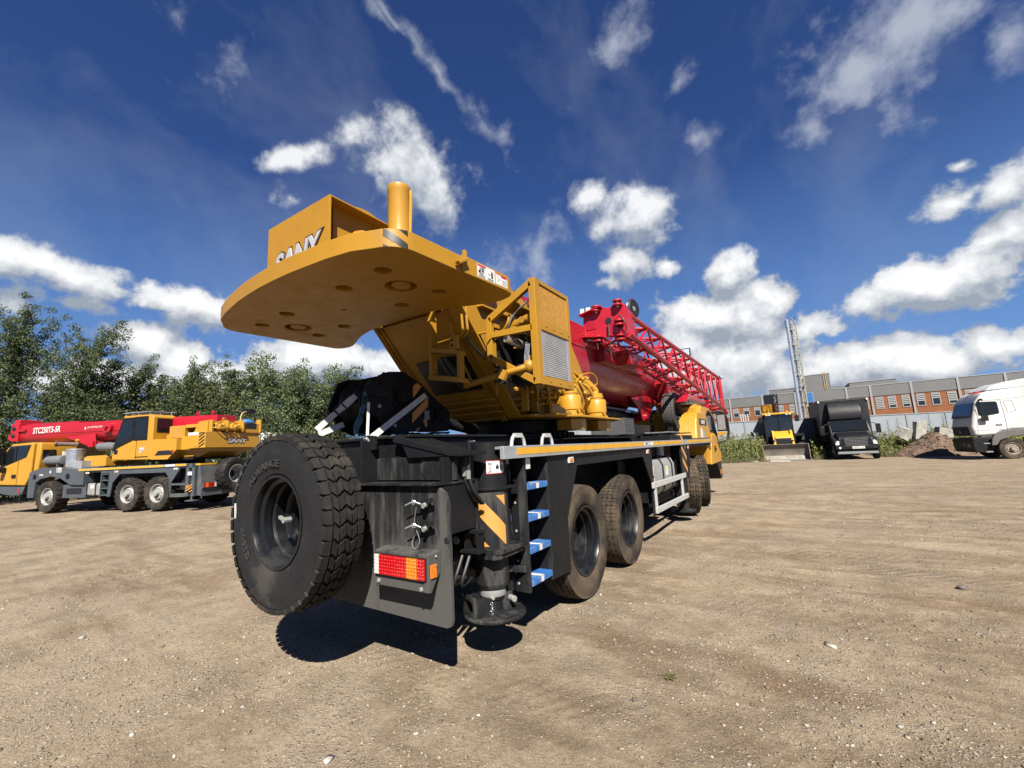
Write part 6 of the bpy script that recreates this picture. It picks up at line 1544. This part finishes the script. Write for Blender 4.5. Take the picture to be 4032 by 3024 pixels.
for k in range(6): mb.bx(-1.246, -1.24, 3 + k * .9, 3.03 + k * .9, 1.0, 3.46, BLK)
mb.build('cargo_box', BT, .02)
mb = MB(); mb.bx(-.9, .9, .3, 8, .62, .98, BLK); mb.bx(-1.1, -.6, 2.4, 3.4, .45, .9, BLK); mb.build('chassis', BT)
mb = MB()
hood = [(-.02, .72), (.0, 1.15), (.12, 1.30), (1.15, 1.56), (1.15, .72)]
mb.prism(hood, 'x', -.78, .78, BCAB); mb.prism([(.1, .8), (.1, 1.0), (.25, 1.16), (1.2, 1.35), (1.2, .72)], 'x', -1.02, 1.02, BCAB)
mb.prism([(1.1, .72), (1.12, 1.56), (1.62, 2.24), (2.1, 2.3), (2.15, .72)], 'x', -.98, .98, BCAB)
cabt = mb.build('cab', BT, .07, seg=3)
mb = MB(); mb.prism([(1.10, 1.60), (1.56, 2.20), (1.545, 2.215), (1.08, 1.61)], 'x', -.86, .86, GLASS); mb.prism([(1.3, 1.6), (1.68, 2.15), (2.0, 2.18), (2.0, 1.55)], 'x', -.99, -.975, GLASS); mb.build('windscreen', cabt)
mb = MB(); mb.cyl((-.5, 1.09, 1.6), (.1, 1.2, 1.68), .012, PLAS, seg=6); mb.cyl((.2, 1.09, 1.6), (.7, 1.2, 1.68), .012, PLAS, seg=6); mb.build('wiper', cabt)
mb = MB(); mb.prism([(1.66, 2.30), (1.66, 2.55), (1.76, 2.9), (1.93, 3.2), (2.10, 3.40), (2.23, 3.42), (2.23, 2.30)], 'x', -.86, .78, BCAB); mb.build('wind_deflector', BT, .07, seg=3)
CGR = material('dull_chrome', (.22, .22, .21), .3, .8, var=.1)
mb = MB(); mb.bx(-.52, .54, -.03, .0, .76, 1.18, DECK)
for k in range(5): mb.bx(-.50, .52, -.05, -.03, .79 + k * .08, .83 + k * .08, CGR)
mb.tube([(-.54, -.04, 1.18), (.56, -.04, 1.18), (.50, -.04, .75), (-.48, -.04, .75), (-.54, -.04, 1.18)], .022, CGR, 6, 0); mb.lathe([(.055, -.01), (.085, -.01), (.085, .02), (.055, .02)], (.01, -.06, .98), (0, 1, 0), CGR, 20, closed=True); mb.build('grille', cabt)
for s in (-1, 1):
    mb = MB(); mb.prism([(s * .60, .84), (s * .95, .80), (s * .95, .92), (s * .85, 1.06), (s * .62, 1.0)], 'y', .02, .12, LCLR); mb.build('headlight', cabt, .02)
mb = MB(); mb.prism([(-.98, .56), (.98, .56), (.98, .76), (-.98, .76)], 'y', -.12, .15, BLK); mb.prism([(-.92, .30), (.94, .30), (.92, .44), (-.90, .44)], 'y', -.08, .12, CARD); mb.bx(-.9, .9, -.05, .1, .44, .56, BLK); bp = mb.build('bumper', BT, .03)
for s in (-.78, .78): mb = MB(); mb.cyl((s, -.13, .66), (s, -.12, .66), .06, LCLR if s < 0 else DECK, seg=16); mb.build('fog_light', bp)
mb = MB(); mb.bx(-.22, .34, -.14, -.12, .60, .73, DECAL); put_text(mb, "A320YX 196", (.06, -.141, .665), (1, 0, 0), (0, 0, 1), .5, .075, DECK, .003); mb.build('number_plate', bp)
for s in (-1, 1):
    mb = MB(); mb.bx(s * 1.33 - .11, s * 1.33 + .11, 1.2, 1.3, 1.42, 1.95, PLAS); mb.tube([(s * .98, 1.3, 1.55), (s * 1.2, 1.28, 1.45), (s * 1.33, 1.28, 1.5)], .02, PLAS, 6); mb.tube([(s * .98, 1.5, 2.1), (s * 1.2, 1.4, 2.0), (s * 1.33, 1.28, 1.9)], .02, PLAS, 6); mb.build('wing_mirror', cabt, .03)
tb_ = tyre('tyre', .46, .25, .27, 'zigzag', RUB, RUBT, seg=48); rb_ = rim_steer(.27, .25, CARD)
wB = make_wheel('wheel', BT, (-.9, .55, .46), (0, 0, 0), rb_, tb_)
for x, y, rz in ((.9, .55, PI), (-.95, 6.2, 0), (.95, 6.2, PI)):
    w = copy_tree(wB, BT); w.location = (x, y, .46); w.rotation_euler = (0, 0, rz)

# ------------------------------------------------------------------ backhoe loader
BH = thing('backhoe_loader', 'yellow backhoe loader with its wide front bucket lowered, beside the black lorry', 'loader', (-.645, 31.3, 0), R(6))
BUCK = material('worn_bucket_steel', (.20, .185, .165), .55, .3, var=.3, vscale=4, dirt=(.30, .25, .19), damt=.5, dscale=1.5, wear=(.09, .07, .055), wamt=.3)
LY = material('loader_yellow', (.68, .36, .02), .4, var=.06, dirt=(.4, .28, .1), damt=.15)
mb = MB()
mb.prism([(0, .0), (0, .03), (.42, .06), (.54, .3), (.48, .70), (.24, .98), (.30, 1.0), (.55, .74), (.62, .3), (.48, .01)], 'x', -1.19, 1.19, BUCK)
for x in (-1.215, 1.19): mb.prism([(.0, .0), (.62, .05), (.64, .4), (.3, 1.0), (.2, .95), (.05, .3)], 'x', x, x + .025, BUCK)
mb.bx(-1.22, 1.22, -.06, .04, .0, .028, CARD); bk = mb.build('loader_bucket', BH, .006)
mb = MB()
for s in (-1, 1):
    x = .06 + s * .50
    mb.prism([(.75, .45), (.85, .65), (1.3, 1.15), (1.9, 1.85), (2.6, 1.9), (2.6, 1.75), (2.0, 1.65), (1.5, 1.05), (.95, .4)], 'x', x - .06, x + .06, LY); mb.cyl((x, 1.2, 1.2), (x, 2.3, 1.5), .05, CHROME)
mb.bar((-.5, 1.15, .95), (.62, 1.15, .95), .08, .08, CARD); mb.build('loader_arm', BH, .012)
mb = MB(); mb.prism([(1.35, .75), (1.35, 1.42), (1.5, 1.5), (2.5, 1.9), (2.6, 1.9), (2.6, .75)], 'x', -.40, .52, LY); hd = mb.build('bonnet', BH, .05, seg=3)
mb = MB(); mb.bx(-.36, .48, 1.32, 1.352, .72, 1.36, DECK)
for k in range(5): mb.bx(-.34, .46, 1.31, 1.32, .78 + k * .11, .81 + k * .11, PLAS)
mb.build('grille', hd)
mb = MB()
for x in (-.80, .74):
    mb.bar((x, 2.3, 1.2), (x, 2.35, 2.95), .08, .08, BLK); mb.bar((x, 3.8, 1.2), (x, 3.75, 2.95), .08, .08, BLK)
mb.bar((.02, 2.2, 1.9), (.02, 2.25, 2.95), .06, .05, BLK); mb.bx(-.85, .80, 2.2, 3.9, 1.1, 1.45, BLK); mb.bx(-.45, .0, 3.0, 3.4, 1.4, 2.1, BLK)
mb.build('cab_frame', BH, .01)
mb = MB(); mb.bx(-.76, .70, 2.31, 2.32, 1.5, 2.93, material('clear_cab_glass', (.05, .06, .06), .05, coat=1)); mb.build('cab_glass', BH)
MATS['clear_cab_glass'].node_tree.nodes['Principled BSDF'].inputs['Transmission Weight'].default_value = .85
mb = MB(); mb.bx(-.92, .86, 2.1, 4.0, 2.93, 3.03, LY)
for x in (-.72, -.56, .42, .60): mb.bx(x, x + .12, 2.06, 2.1, 2.86, 2.93, DECAL)
mb.cyl((.55, 2.5, 3.03), (.55, 2.5, 3.1), .06, LAMB); mb.ball((.55, 2.5, 3.1), .07, LAMB, 10); mb.build('cab_roof', BH, .03)
for x in (-1.05, 1.02): mb = MB(); mb.bx(x - .12, x + .12, 2.15, 2.2, 2.4, 2.8, PLAS); mb.bar((x * .8, 2.25, 2.6), (x, 2.2, 2.6), .03, .03, PLAS); mb.build('wing_mirror', BH, .02)
mb = MB(); mb.prism([(3.9, 1.0), (4.3, 2.4), (4.2, 3.3), (3.9, 3.72), (4.3, 3.68), (4.7, 3.2), (4.8, 2.2), (4.5, 1.0)], 'x', -.75, -.35, LY); mb.prism([(4.1, 3.4), (3.9, 3.72), (4.6, 3.3), (5.2, 1.6), (5.0, 1.5)], 'x', -.45, -.15, LY); mb.tube([(-.7, 4.0, 3.1), (-.75, 3.8, 3.5), (-.6, 3.8, 3.75), (-.3, 3.9, 3.6), (-.25, 4.1, 3.2)], .025, HOSE, 6)
mb.prism([(3.95, 1.4), (4.05, 2.3), (4.15, 2.6), (4.2, 1.5)], 'x', -.1, .55, LY); mb.build('digger_arm', BH, .02)
tw = tyre('tyre', .52, .36, .27, 'lug', RUBD, RUBD, seg=48); rw = rim_steer(.27, .36, LY)
wH = make_wheel('wheel', BH, (-.90, 1.75, .52), (0, 0, 0), rw, tw); w = copy_tree(wH, BH); w.location = (1.02, 1.75, .52); w.rotation_euler = (0, 0, PI)
tw2 = tyre('tyre', .74, .45, .36, 'lug', RUBD, RUBD, seg=48); rw2 = rim_steer(.36, .45, LY)
wH = make_wheel('wheel', BH, (-.98, 3.6, .74), (0, 0, 0), rw2, tw2); w = copy_tree(wH, BH); w.location = (1.08, 3.6, .74); w.rotation_euler = (0, 0, PI)
mb = MB()
for s in (-1, 1): mb.prism([(2.8, 1.2), (2.9, 1.55), (3.4, 1.65), (4.2, 1.55), (4.4, 1.2), (4.3, 1.15), (4.0, 1.45), (3.2, 1.5), (2.95, 1.2)], 'x', s * 1.05 - .27 + .04, s * 1.05 + .27 + .04, BLK)
mb.bx(-.7, .8, 1.2, 4.6, .5, .95, BLK); mb.bx(.75, 1.3, 2.2, 3.2, 1.45, 1.6, BLK); mb.build('mudguard', BH, .01)
mb = MB(); mb.bx(-1.55, -1.48, 4.2, 4.3, .2, 1.9, material('blue_grey_steel', (.16, .22, .30), .5)); mb.bx(-1.6, -1.2, 4.2, 4.3, 1.8, 1.95, material('blue_grey_steel', (.16, .22, .30), .5)); mb.bx(-1.5, -1.4, 4.2, 6.5, .2, 1.2, material('blue_grey_steel', (.16, .22, .30), .5)); mb.build('stabiliser', BH, .01)

# ------------------------------------------------------------------ white tractor truck: local x backwards, y away
WT = thing('tractor_truck', 'dusty white long haul lorry cab standing half out of the picture on the far right', 'truck', (7.81, 28.37, 0), R(8))
WTP = material('white_lorry_paint', (.64, .64, .63), .35, var=.03, vscale=1, dirt=(.46, .36, .22), damt=.30, dscale=.8)
DGR = material('dark_grey_plastic', (.10, .095, .09), .6, var=.15, dirt=DUST, damt=.25)
mb = MB()
mb.prism([(-1.0, 1.05), (-1.06, 1.5), (-.98, 1.88), (-.78, 2.62), (-.52, 3.0), (-.3, 3.06), (1.1, 3.16), (1.2, 3.1), (1.2, 1.28), (.25, 1.28), (-.1, 1.2), (-.3, 1.06)], 'y', .0, 1.95, WTP)
wcb = mb.build('cab', WT, .16, seg=4)
mb = MB(); mb.prism([(-.34, 3.08), (-.1, 3.28), (.4, 3.44), (1.0, 3.52), (1.2, 3.5), (1.2, 3.1), (1.0, 3.12)], 'y', .12, 1.85, WTP); mb.build('wind_deflector', WT, .08, seg=3)
mb = MB(); mb.prism([(-1.035, 1.92), (-.83, 2.58), (-.80, 2.58), (-1.0, 1.92)], 'y', .12, 1.83, GLASS); mb.build('windscreen', wcb)
mb = MB(); mb.prism([(-.76, 2.0), (-.76, 2.56), (-.70, 2.6), (-.12, 2.58), (-.06, 2.52), (-.05, 2.06), (-.1, 2.02), (-.6, 1.94)], 'y', -.012, .01, GLASS); mb.bx(-.60, -.56, -.014, -.01, 1.98, 2.58, PLAS); mb.build('side_window', wcb, .01)
mb = MB(); mb.tube([(-.83, -.006, 2.6), (-.80, -.006, 1.9), (-.9, -.006, 1.12)], .006, DECK, 5, 0); mb.tube([(.06, -.006, 2.66), (.10, -.006, 1.9), (.10, -.006, 1.28)], .006, DECK, 5, 0); mb.tube([(-.83, -.006, 2.64), (.06, -.006, 2.66), (1.1, -.006, 2.72)], .006, DECK, 5, 0); mb.tube([(-.98, -.006, 1.31), (.1, -.006, 1.30), (1.1, -.006, 1.30)], .006, DECK, 5, 0)
mb.tube([(.16, -.006, 2.58), (.42, -.006, 2.58), (.50, -.006, 2.1), (.22, -.006, 2.06), (.16, -.006, 2.58)], .006, CARD, 5, 0); mb.build('door_seam', wcb)
mb = MB(); mb.bx(-.24, -.04, -.03, .01, 1.50, 1.57, CARD); mb.build('door_handle', wcb, .01)
mb = MB(); mb.bx(-1.09, -1.04, .35, 1.75, 1.10, 1.50, DECK)
for k in range(6): mb.bx(-1.105, -1.09, .36, 1.74, 1.13 + k * .06, 1.155 + k * .06, PLAS)
mb.bx(-1.115, -1.105, 1.0, 1.03, 1.2, 1.36, SILV); mb.bx(-1.115, -1.105, .94, 1.09, 1.2, 1.23, SILV); mb.build('grille', wcb)
mb = MB(); mb.cyl((-1.05, .4, 1.92), (-1.06, 1.0, 1.96), .015, PLAS, seg=6); mb.cyl((-1.05, 1.1, 1.92), (-1.06, 1.6, 1.96), .015, PLAS, seg=6); mb.build('wiper', wcb)
mb = MB(); mb.prism([(-1.05, .32), (-1.12, .6), (-1.10, .98), (-.7, 1.0), (-.55, .95), (-.7, .4), (-.75, .32)], 'y', .02, 1.93, PLAS); mb.bx(-1.13, -1.1, .3, .55, .55, .72, CARD); mb.bx(-1.13, -1.1, .75, .95, .62, .72, CARD); mb.build('bumper', WT, .04)
mb = MB(); mb.prism([(-.52, .62), (-.45, .95), (-.3, 1.15), (-.1, 1.25), (.25, 1.29), (1.2, 1.29), (1.2, 1.05), (.6, 1.03), (.15, 1.0), (-.2, .85), (-.35, .62)], 'y', -.02, .35, DGR); mb.bx(-.8, -.4, .05, .4, .88, 1.06, DECK); mb.bx(-.75, -.5, .0, .3, .30, .36, CARD); mb.bx(-.78, -.55, .0, .3, .68, .73, CARD); mb.build('wheel_arch', WT, .02)
mb = MB(); mb.tube([(-.66, -.02, 2.66), (-.62, -.1, 2.72), (-.58, -.15, 2.66)], .04, PLAS, 8); mb.bx(-.72, -.5, -.16, -.08, 1.72, 1.95, PLAS); mb.build('wing_mirror', wcb, .02)
mb = MB(); mb.bx(-.5, -.2, .5, .7, 3.04, 3.1, LRED); mb.bx(-.5, -.2, .9, 1.1, 3.04, 3.1, LRED); mb.build('roof_lamp', wcb)
mb = MB(); mb.cyl((1.3, .4, 1.3), (1.3, .4, 3.7), .1, PLAS); mb.bx(1.2, 5, .4, 1.5, .5, .9, BLK); mb.bx(1.35, 1.5, .1, 1.8, 1.2, 3.0, DGR); mb.build('chassis', WT)
tw3 = tyre('tyre', .46, .28, .26, 'zigzag', RUBD, RUBD, seg=56); rw3 = rim_steer(.26, .28, material('dusty_rim', (.26, .22, .17), .7, var=.25))
wW = make_wheel('wheel', WT, (.16, .14, .45), (0, 0, R(90)), rw3, tw3)
for x, y, rz in ((.16, 1.8, R(-90)), (3.2, .14, R(90)), (3.2, 1.8, R(-90))):
    w = copy_tree(wW, WT); w.location = (x, y, .45); w.rotation_euler = (0, 0, rz)
OFF = (0, 0, 0)

# ------------------------------------------------------------------ trees, weeds, rubble
OFF = (0, 0, 0)

TG = 'poplars along the back of the yard'
make_tree('poplar_tree', 'leafy poplar cut by the left picture edge behind the red boom', -40.8, 4.3, 10.6, 4.2, 1, LF_POP, .105, 20925, group=TG)
make_tree('poplar_tree', 'tallest poplar, rising highest on the left above the yellow carrier cab', -39.7, 4.9, 13.0, 4.4, 2, LF_POP, .105, 25575, .08, (.05, .035), group=TG)
make_tree('poplar_tree', 'second tallest poplar, leaning to the right beside the tallest tree', -37.2, 7.0, 11.2, 4.4, 3, LF_POP, .105, 25575, .08, (.10, .07), group=TG)
make_tree('poplar_tree', 'shorter dark poplar in the dip right of the two tall trees', -38.6, 8.9, 8.6, 3.8, 4, LF_DRK, .105, 18600, .05, group=TG)
make_tree('poplar_tree', 'round topped tree standing alone in the gap behind the red boom middle', -39.3, 10.4, 9.4, 4.2, 5, LF_POP, .105, 20925, .05, group=TG)
make_tree('poplar_tree', 'low bushy tree just left of the pointed leaning one', -38.4, 12.0, 8.2, 3.4, 6, LF_DRK, .105, 17437, .05, group=TG)
make_tree('poplar_tree', 'pointed poplar bent over to the right above the operator cab', -36.2, 12.5, 9.2, 3.2, 7, LF_POP, .105, 18600, .05, (.10, .07), group=TG)
make_tree('poplar_tree', 'dark tree filling the dip between the two pointed poplars', -36.9, 14.2, 8.0, 4.2, 8, LF_DRK, .105, 19762, .05, group=TG)
make_tree('poplar_tree', 'slim pointed poplar above the crane winches', -33.5, 14.4, 9.3, 3.0, 9, LF_POP, .105, 18600, .05, (.05, .04), group=TG)
make_tree('poplar_tree', 'tree right beside the slim pointed poplar and a little lower', -33.2, 15.6, 8.6, 3.2, 10, LF_POP, .105, 18600, .05, group=TG)
make_tree('poplar_tree', 'last low tree of the row, behind the silvery bush', -31.6, 16.2, 7.5, 3.6, 11, LF_DRK, .105, 18600, .03, group=TG)
make_tree('silver_bush', 'bushy silvery green tree just left of the big spare wheel', -22.6, 13.1, 6.3, 3.9, 12, LF_BIR, .10, 24000, .03, (.02, .01), clump=.5, cat='tree')
make_tree('poplar_tree', 'dark narrow tree peeping up behind the silvery bush beside the hook block', -22.8, 15.6, 7.3, 2.6, 13, LF_DRK, .105, 12400, .05)
make_tree('yellow_bush', 'yellowish green bush below the slim poplar, behind the counterweight', -30.5, 11.5, 4.6, 4.5, 14, LF_YEL, .16, 7000, .02, clump=.5, cat='bush')
make_tree('yellow_bush', 'yellowish bush at the left picture edge behind the red boom head', -33.5, 1.2, 4.2, 4.0, 15, LF_YEL, .16, 6000, .02, clump=.5, cat='bush')
# undergrowth under the trees
r_ = np.random.default_rng(21); k = 90000
u = r_.random(k); off = r_.normal(0, .9, k)
hx = -42 + u * 22; hy = 1.5 + u * 15 + off + 1.0 * np.sin(u * 40)
hz = (4.4 + 1.3 * np.sin(u * 23) + .8 * np.sin(u * 61 + 1)) * r_.random(k) ** .6
V, F = leaf_quads(np.stack([hx, hy, np.maximum(hz, .1)], -1), .14, r_)
tag(np_obj('undergrowth', V, F, LF_DRK, smooth=False), 'dense green thicket under the row of poplars', 'thicket', kind='stuff')

# weeds in front of the wall on the right
def wall_pt(t, s): return (-3.9 + .817 * t + .577 * s, 33.2 + .577 * t - .817 * s)
r_ = np.random.default_rng(33); C = []; G_ = []
def clear(x, y): return not ((1.3 < x < 4.2 and y > 31) or (-1.9 < x < .75 and y > 31 and y < 36.5))
while len(C) < 4600:
    t = r_.uniform(-14, 24); w = np.interp(t, [-14, -2, 6.6, 12, 24], [2.4, 2.1, 4.6, 5.4, 6.5]); s = r_.uniform(.2, w)
    x, y = wall_pt(t, s)
    if not clear(x, y): continue
    tall = np.interp(t, [-14, -1, 2, 5, 7, 9.5, 12, 24], [1.9, 2.0, 1.8, 1.6, 1.9, 1.5, 1.6, 1.8]) * (1 - .75 * (s / w) ** 1.3)
    h = tall * r_.uniform(.45, 1.1)
    C.append((x, y, h))
L = []
for x, y, h in C:
    m_ = int(10 + h * 22); q = r_.random(m_) ** .8
    a = r_.uniform(0, 2 * PI, m_); rad = (.06 + .16 * h) * (1 - q * .75) * r_.uniform(.3, 1.2, m_)
    lx, ly = r_.normal(0, .08 * h, 2)
    L.append(np.stack([x + rad * np.cos(a) + lx * q, y + rad * np.sin(a) + ly * q, .02 + h * q], -1))
L = np.concatenate(L); V, F = leaf_quads(L, .10, r_, -.4)
tag(np_obj('weeds', V, F, LF_WEED, smooth=False), 'tall green weeds growing along the pale wall', 'weeds', kind='stuff')
# dry grass blades
k = 30000; t = r_.uniform(-14, 24, k); w = np.interp(t, [-14, -2, 6.6, 12, 24], [2.7, 2.4, 4.9, 5.6, 6.8]); s = w * (1 - r_.random(k) ** 1.6 * .9)
bx_ = -3.9 + .817 * t + .577 * s; by_ = 33.2 + .577 * t - .817 * s
kk = np.array([clear(a, b) for a, b in zip(bx_, by_)]); bx_, by_ = bx_[kk], by_[kk]; k = len(bx_)
hh_ = r_.uniform(.08, .42, k) * np.interp(bx_, [-6, 3, 5, 8], [1, 1, 1.3, .9]); a = r_.uniform(0, 2 * PI, k); dx, dy = np.cos(a) * .012, np.sin(a) * .012
lx, ly = r_.normal(0, .35, k) * hh_, r_.normal(0, .35, k) * hh_
V = np.stack([np.stack([bx_ - dx, by_ - dy, 0 * bx_], -1), np.stack([bx_ + dx, by_ + dy, 0 * bx_], -1), np.stack([bx_ + lx, by_ + ly, hh_], -1)], 1).reshape(-1, 3)
tag(np_obj('grass', V, np.arange(3 * k).reshape(k, 3), LF_DRY, smooth=False), 'dry grass at the edge of the yard in front of the weeds', 'grass', kind='stuff')
# big leaved plants
def thistle(label, x, y, h, seed):
    r = np.random.default_rng(seed); t = thing('tall_weed', label, 'plant', (x, y, 0), 0, 'tall leafy weeds by the rubble')
    tb = MB(); tb.cyl((0, 0, 0), (.05, 0, h), .02, BARK, r1=.008, seg=6); vs = []; c_ = 0
    for i in range(int(26 * h)):
        q = .15 + .85 * i / (26 * h); a = i * 2.4; L_ = (.42 * (1 - q) + .12) * r.uniform(.8, 1.2)
        d = np.array([math.cos(a), math.sin(a), .25]); sd_ = np.array([-math.sin(a), math.cos(a), 0]) * L_ * .22
        o = np.array([.05 * q, 0, h * q]); vs += [o, o + d * L_ * .5 + sd_, o + d * L_ + [0, 0, -.08 * L_], o + d * L_ * .5 - sd_]
    vs = np.array(vs); np_obj('leaves', vs, np.arange(len(vs)).reshape(-1, 4), LF_WEED, t, smooth=False); tb.build('stem', t, off=(0, 0, 0))
thistle('tall big leaved weed, left one of two above the tilted concrete blocks', 6.75, 35.7, 2.5, 1)
thistle('tall big leaved weed nearest the white lorry, above the concrete blocks', 7.45, 36.1, 2.4, 2)
thistle('leafy weed close to the right side of the black lorry box', 4.75, 35.2, 2.2, 3)
thistle('second leafy weed to the right of the black lorry, behind its mirror', 5.3, 35.8, 2.3, 4)

# earth heap with broken concrete
EARTH = bpy.data.materials.new('rubbly_earth'); EARTH.use_nodes = True
N = NT(EARTH.node_tree); p = EARTH.node_tree.nodes['Principled BSDF']; co = N.n('ShaderNodeTexCoord').outputs['Object']
c = N.mix(N.map(N.noise(co, 3, 6, .7), .35, .65, 0, 1), (.045, .027, .017, 1), (.13, .085, .055, 1)); c = N.mix(N.map(N.noise(co, 14, 6, .8), .56, .68, 0, .8), c, (.28, .24, .19, 1))
N.link(c, p.inputs['Base Color']); p.inputs['Roughness'].default_value = .95
b = N.n('ShaderNodeBump'); b.inputs['Strength'].default_value = 1; b.inputs['Distance'].default_value = .08; N.link(N.noise(co, 9, 6, .7), b.inputs['Height']); N.link(b.outputs[0], p.inputs['Normal'])
hp = thing('earth_heap', 'brown heap of earth and rubble between the black lorry and the white lorry', 'earth heap', (6.35, 33.9, 0))
m_ = 60; uu, vv = np.meshgrid(np.linspace(-1, 1, m_), np.linspace(-1, 1, m_)); rr = np.hypot(uu, vv)
zz = 1.05 * np.clip(1 - rr ** 1.7, -.1, 1) * (1 + .25 * np.sin(uu * 4 + 1)) + .16 * vnoise(uu * 5 + 9, vv * 5, 5) + .10 * vnoise(uu * 14, vv * 14, 6) - .05
vs = np.stack([uu * 2.1, vv * 1.5, zz], -1).reshape(-1, 3); idx = np.arange(m_ * m_).reshape(m_, m_)
np_obj('soil', vs, np.stack([idx[:-1, :-1], idx[:-1, 1:], idx[1:, 1:], idx[1:, :-1]], -1).reshape(-1, 4), EARTH, hp, smooth=False)
kk = 420; a = r_.uniform(0, 2 * PI, kk); q = r_.random(kk) ** .6; px2, py2 = q * np.cos(a), q * np.sin(a)
pz = 1.05 * np.clip(1 - q ** 1.7, 0, 1) * (1 + .25 * np.sin(px2 * 4 + 1))
V, F = stones(np.stack([px2 * 2.1, py2 * 1.5, pz], -1), r_.uniform(.02, .06, kk), 9, .6); o = np_obj('rubble_stones', V, F, EARTH, hp, smooth=False); o['kind'] = 'stuff'
def lump(label, x, y, z, sx, sy, sz, rot, seed, cat='concrete block', name='concrete_block', mat=CONC):
    r = random.Random(seed); mb = MB()
    pts = [(i * .5 + r.uniform(-.09, .09), j * .5 + r.uniform(-.09, .09), q * .5 + r.uniform(-.09, .09)) for i in (-1, 1) for j in (-1, 1) for q in (-1, 1)]
    mb.add(pts, [(0, 1, 3, 2), (4, 6, 7, 5), (0, 4, 5, 1), (2, 3, 7, 6), (0, 2, 6, 4), (1, 5, 7, 3)], mat)
    o = mb.build(name, loc=(x, y, z), bevel=.03); o.scale = (sx, sy, sz); o.rotation_euler = [R(q) for q in rot]; tag(o, label, cat)
lump('upright grey concrete slab with a dark shaded face, standing on the rubble', 6.15, 35.0, 1.4, .45, .35, 1.1, (5, 8, 20), 1)
lump('tilted pale concrete cube lying nearest the white lorry', 7.25, 35.3, 1.25, .75, .5, .5, (12, 16, 25), 2)
lump('rounded whitish lump of concrete on the left of the upright slab', 5.6, 35.1, 1.3, .8, .5, .6, (20, 12, 50), 3)
lump('low flat concrete fragment at the foot of the tilted cube', 6.8, 34.7, 1.02, .55, .4, .2, (25, -10, 10), 4)
lump('small pale chunk of concrete on the upper left of the heap', 5.35, 34.6, 1.0, .3, .25, .2, (10, 30, 40), 5)
WB = material('weathered_white_board', (.50, .47, .42), .8, var=.2, vscale=8)
for i, (x, y, L_, w_, rz, ry, lab) in enumerate([(-3.95, 30.55, .7, .18, 20, 8, 'broken pale board lying nearest the carrier cab'), (-3.2, 30.9, 1.1, .10, 5, 3, 'long thin white lath lying flat in front of the weeds'), (-3.6, 31.2, .5, .4, 60, 25, 'white foam slab propped up among the weeds behind the boards'), (-2.6, 30.8, .9, .12, -12, 2, 'flat grey plank lying close to the loader bucket'), (-3.3, 31.3, .45, .2, 100, 30, 'crooked white splinter of board sticking up in the rubbish'), (-1.0, 30.3, 1.0, .16, 8, 1, 'flat pale strip lying on the ground under the bucket edge')]):
    mb = MB(); mb.bx(-L_ / 2, L_ / 2, -w_ / 2, w_ / 2, -.02, .02, WB); o = mb.build('board', loc=(x, y, .03 + L_ / 2 * math.sin(R(ry)))); o.rotation_euler = (R(6), R(ry), R(rz)); tag(o, lab, 'board')
kk = 300; qx = r_.uniform(-4.3, -1.9, kk); qy = 30.7 + (qx + 4.2) * .25 + r_.normal(.3, .25, kk)
V, F = stones(np.stack([qx, qy, .03 + 0 * qx], -1), r_.uniform(.02, .07, kk), 12, .5); tag(np_obj('rubble', V, F, material('pale_rubble', (.5, .48, .44), .9, var=.3), smooth=False), 'pale broken rubble at the foot of the weeds left of the loader', 'rubble', kind='stuff')
# lamp mast, containers
mb = MB(); mb.cyl((0, 0, 0), (0, 0, 5.5), .11, material('concrete_pole', (.36, .35, .33), .8), r1=.09, seg=12); lm = mb.build('lamp_mast', loc=(-3.85, 20.9, 0)); tag(lm, 'concrete lamp mast with a floodlight, seen through the red lattice jib', 'lamp mast')
mb = MB(); mb.bx(-.24, .24, -.12, .0, 5.35, 5.72, PLAS); mb.bx(-.2, .2, -.135, -.12, 5.4, 5.68, material('floodlight_glass', (.5, .62, .75), .15, coat=.5)); mb.build('floodlight', lm, .02, off=(0, 0, 0))
def container(label, x, y, rz, L_, h, mat, cat='container'):
    t = thing('shipping_container', label, cat, (x, y, 0), R(rz)); mb = MB()
    n_ = int(L_ / .16)
    for s in (-1, 1):
        P = []
        for i in range(n_):
            x_ = -L_ / 2 + .1 + i * (L_ - .2) / n_; d = .02 if i % 2 else 0
            P += [(x_, s * (1.2 - d)), (x_ + (L_ - .2) / n_ * .8, s * (1.2 - d))]
        P += [(L_ / 2 - .1, s * 1.1), (-L_ / 2 + .1, s * 1.1)]
        mb.prism(P, 'z', .2, h - .1, mat)
    mb.build('side_wall', t, off=(0, 0, 0)); mb = MB()
    mb.bx(-L_ / 2 + .05, L_ / 2 - .05, -1.15, 1.15, h - .12, h - .04, mat); mb.bx(-L_ / 2, L_ / 2, -1.22, 1.22, .05, .2, mat); mb.bx(-L_ / 2, -L_ / 2 + .1, -1.22, 1.22, .2, h, mat); mb.bx(L_ / 2 - .1, L_ / 2, -1.22, 1.22, .2, h, mat)
    for s in (-1.22, 1.16): mb.bx(-L_ / 2 + .1, L_ / 2 - .1, s, s + .06, h - .1, h, mat)
    mb.build('frame', t, .01, off=(0, 0, 0))
container('long white container behind the rear of the smaller crane', -26.6, 13.6, 30, 9, 3.15, WHT)
container('rust red container far behind the big crane, seen under its platform', -17.6, 24.5, 35, 6, 2.7, material('rust_red', (.22, .06, .035), .7, var=.15))
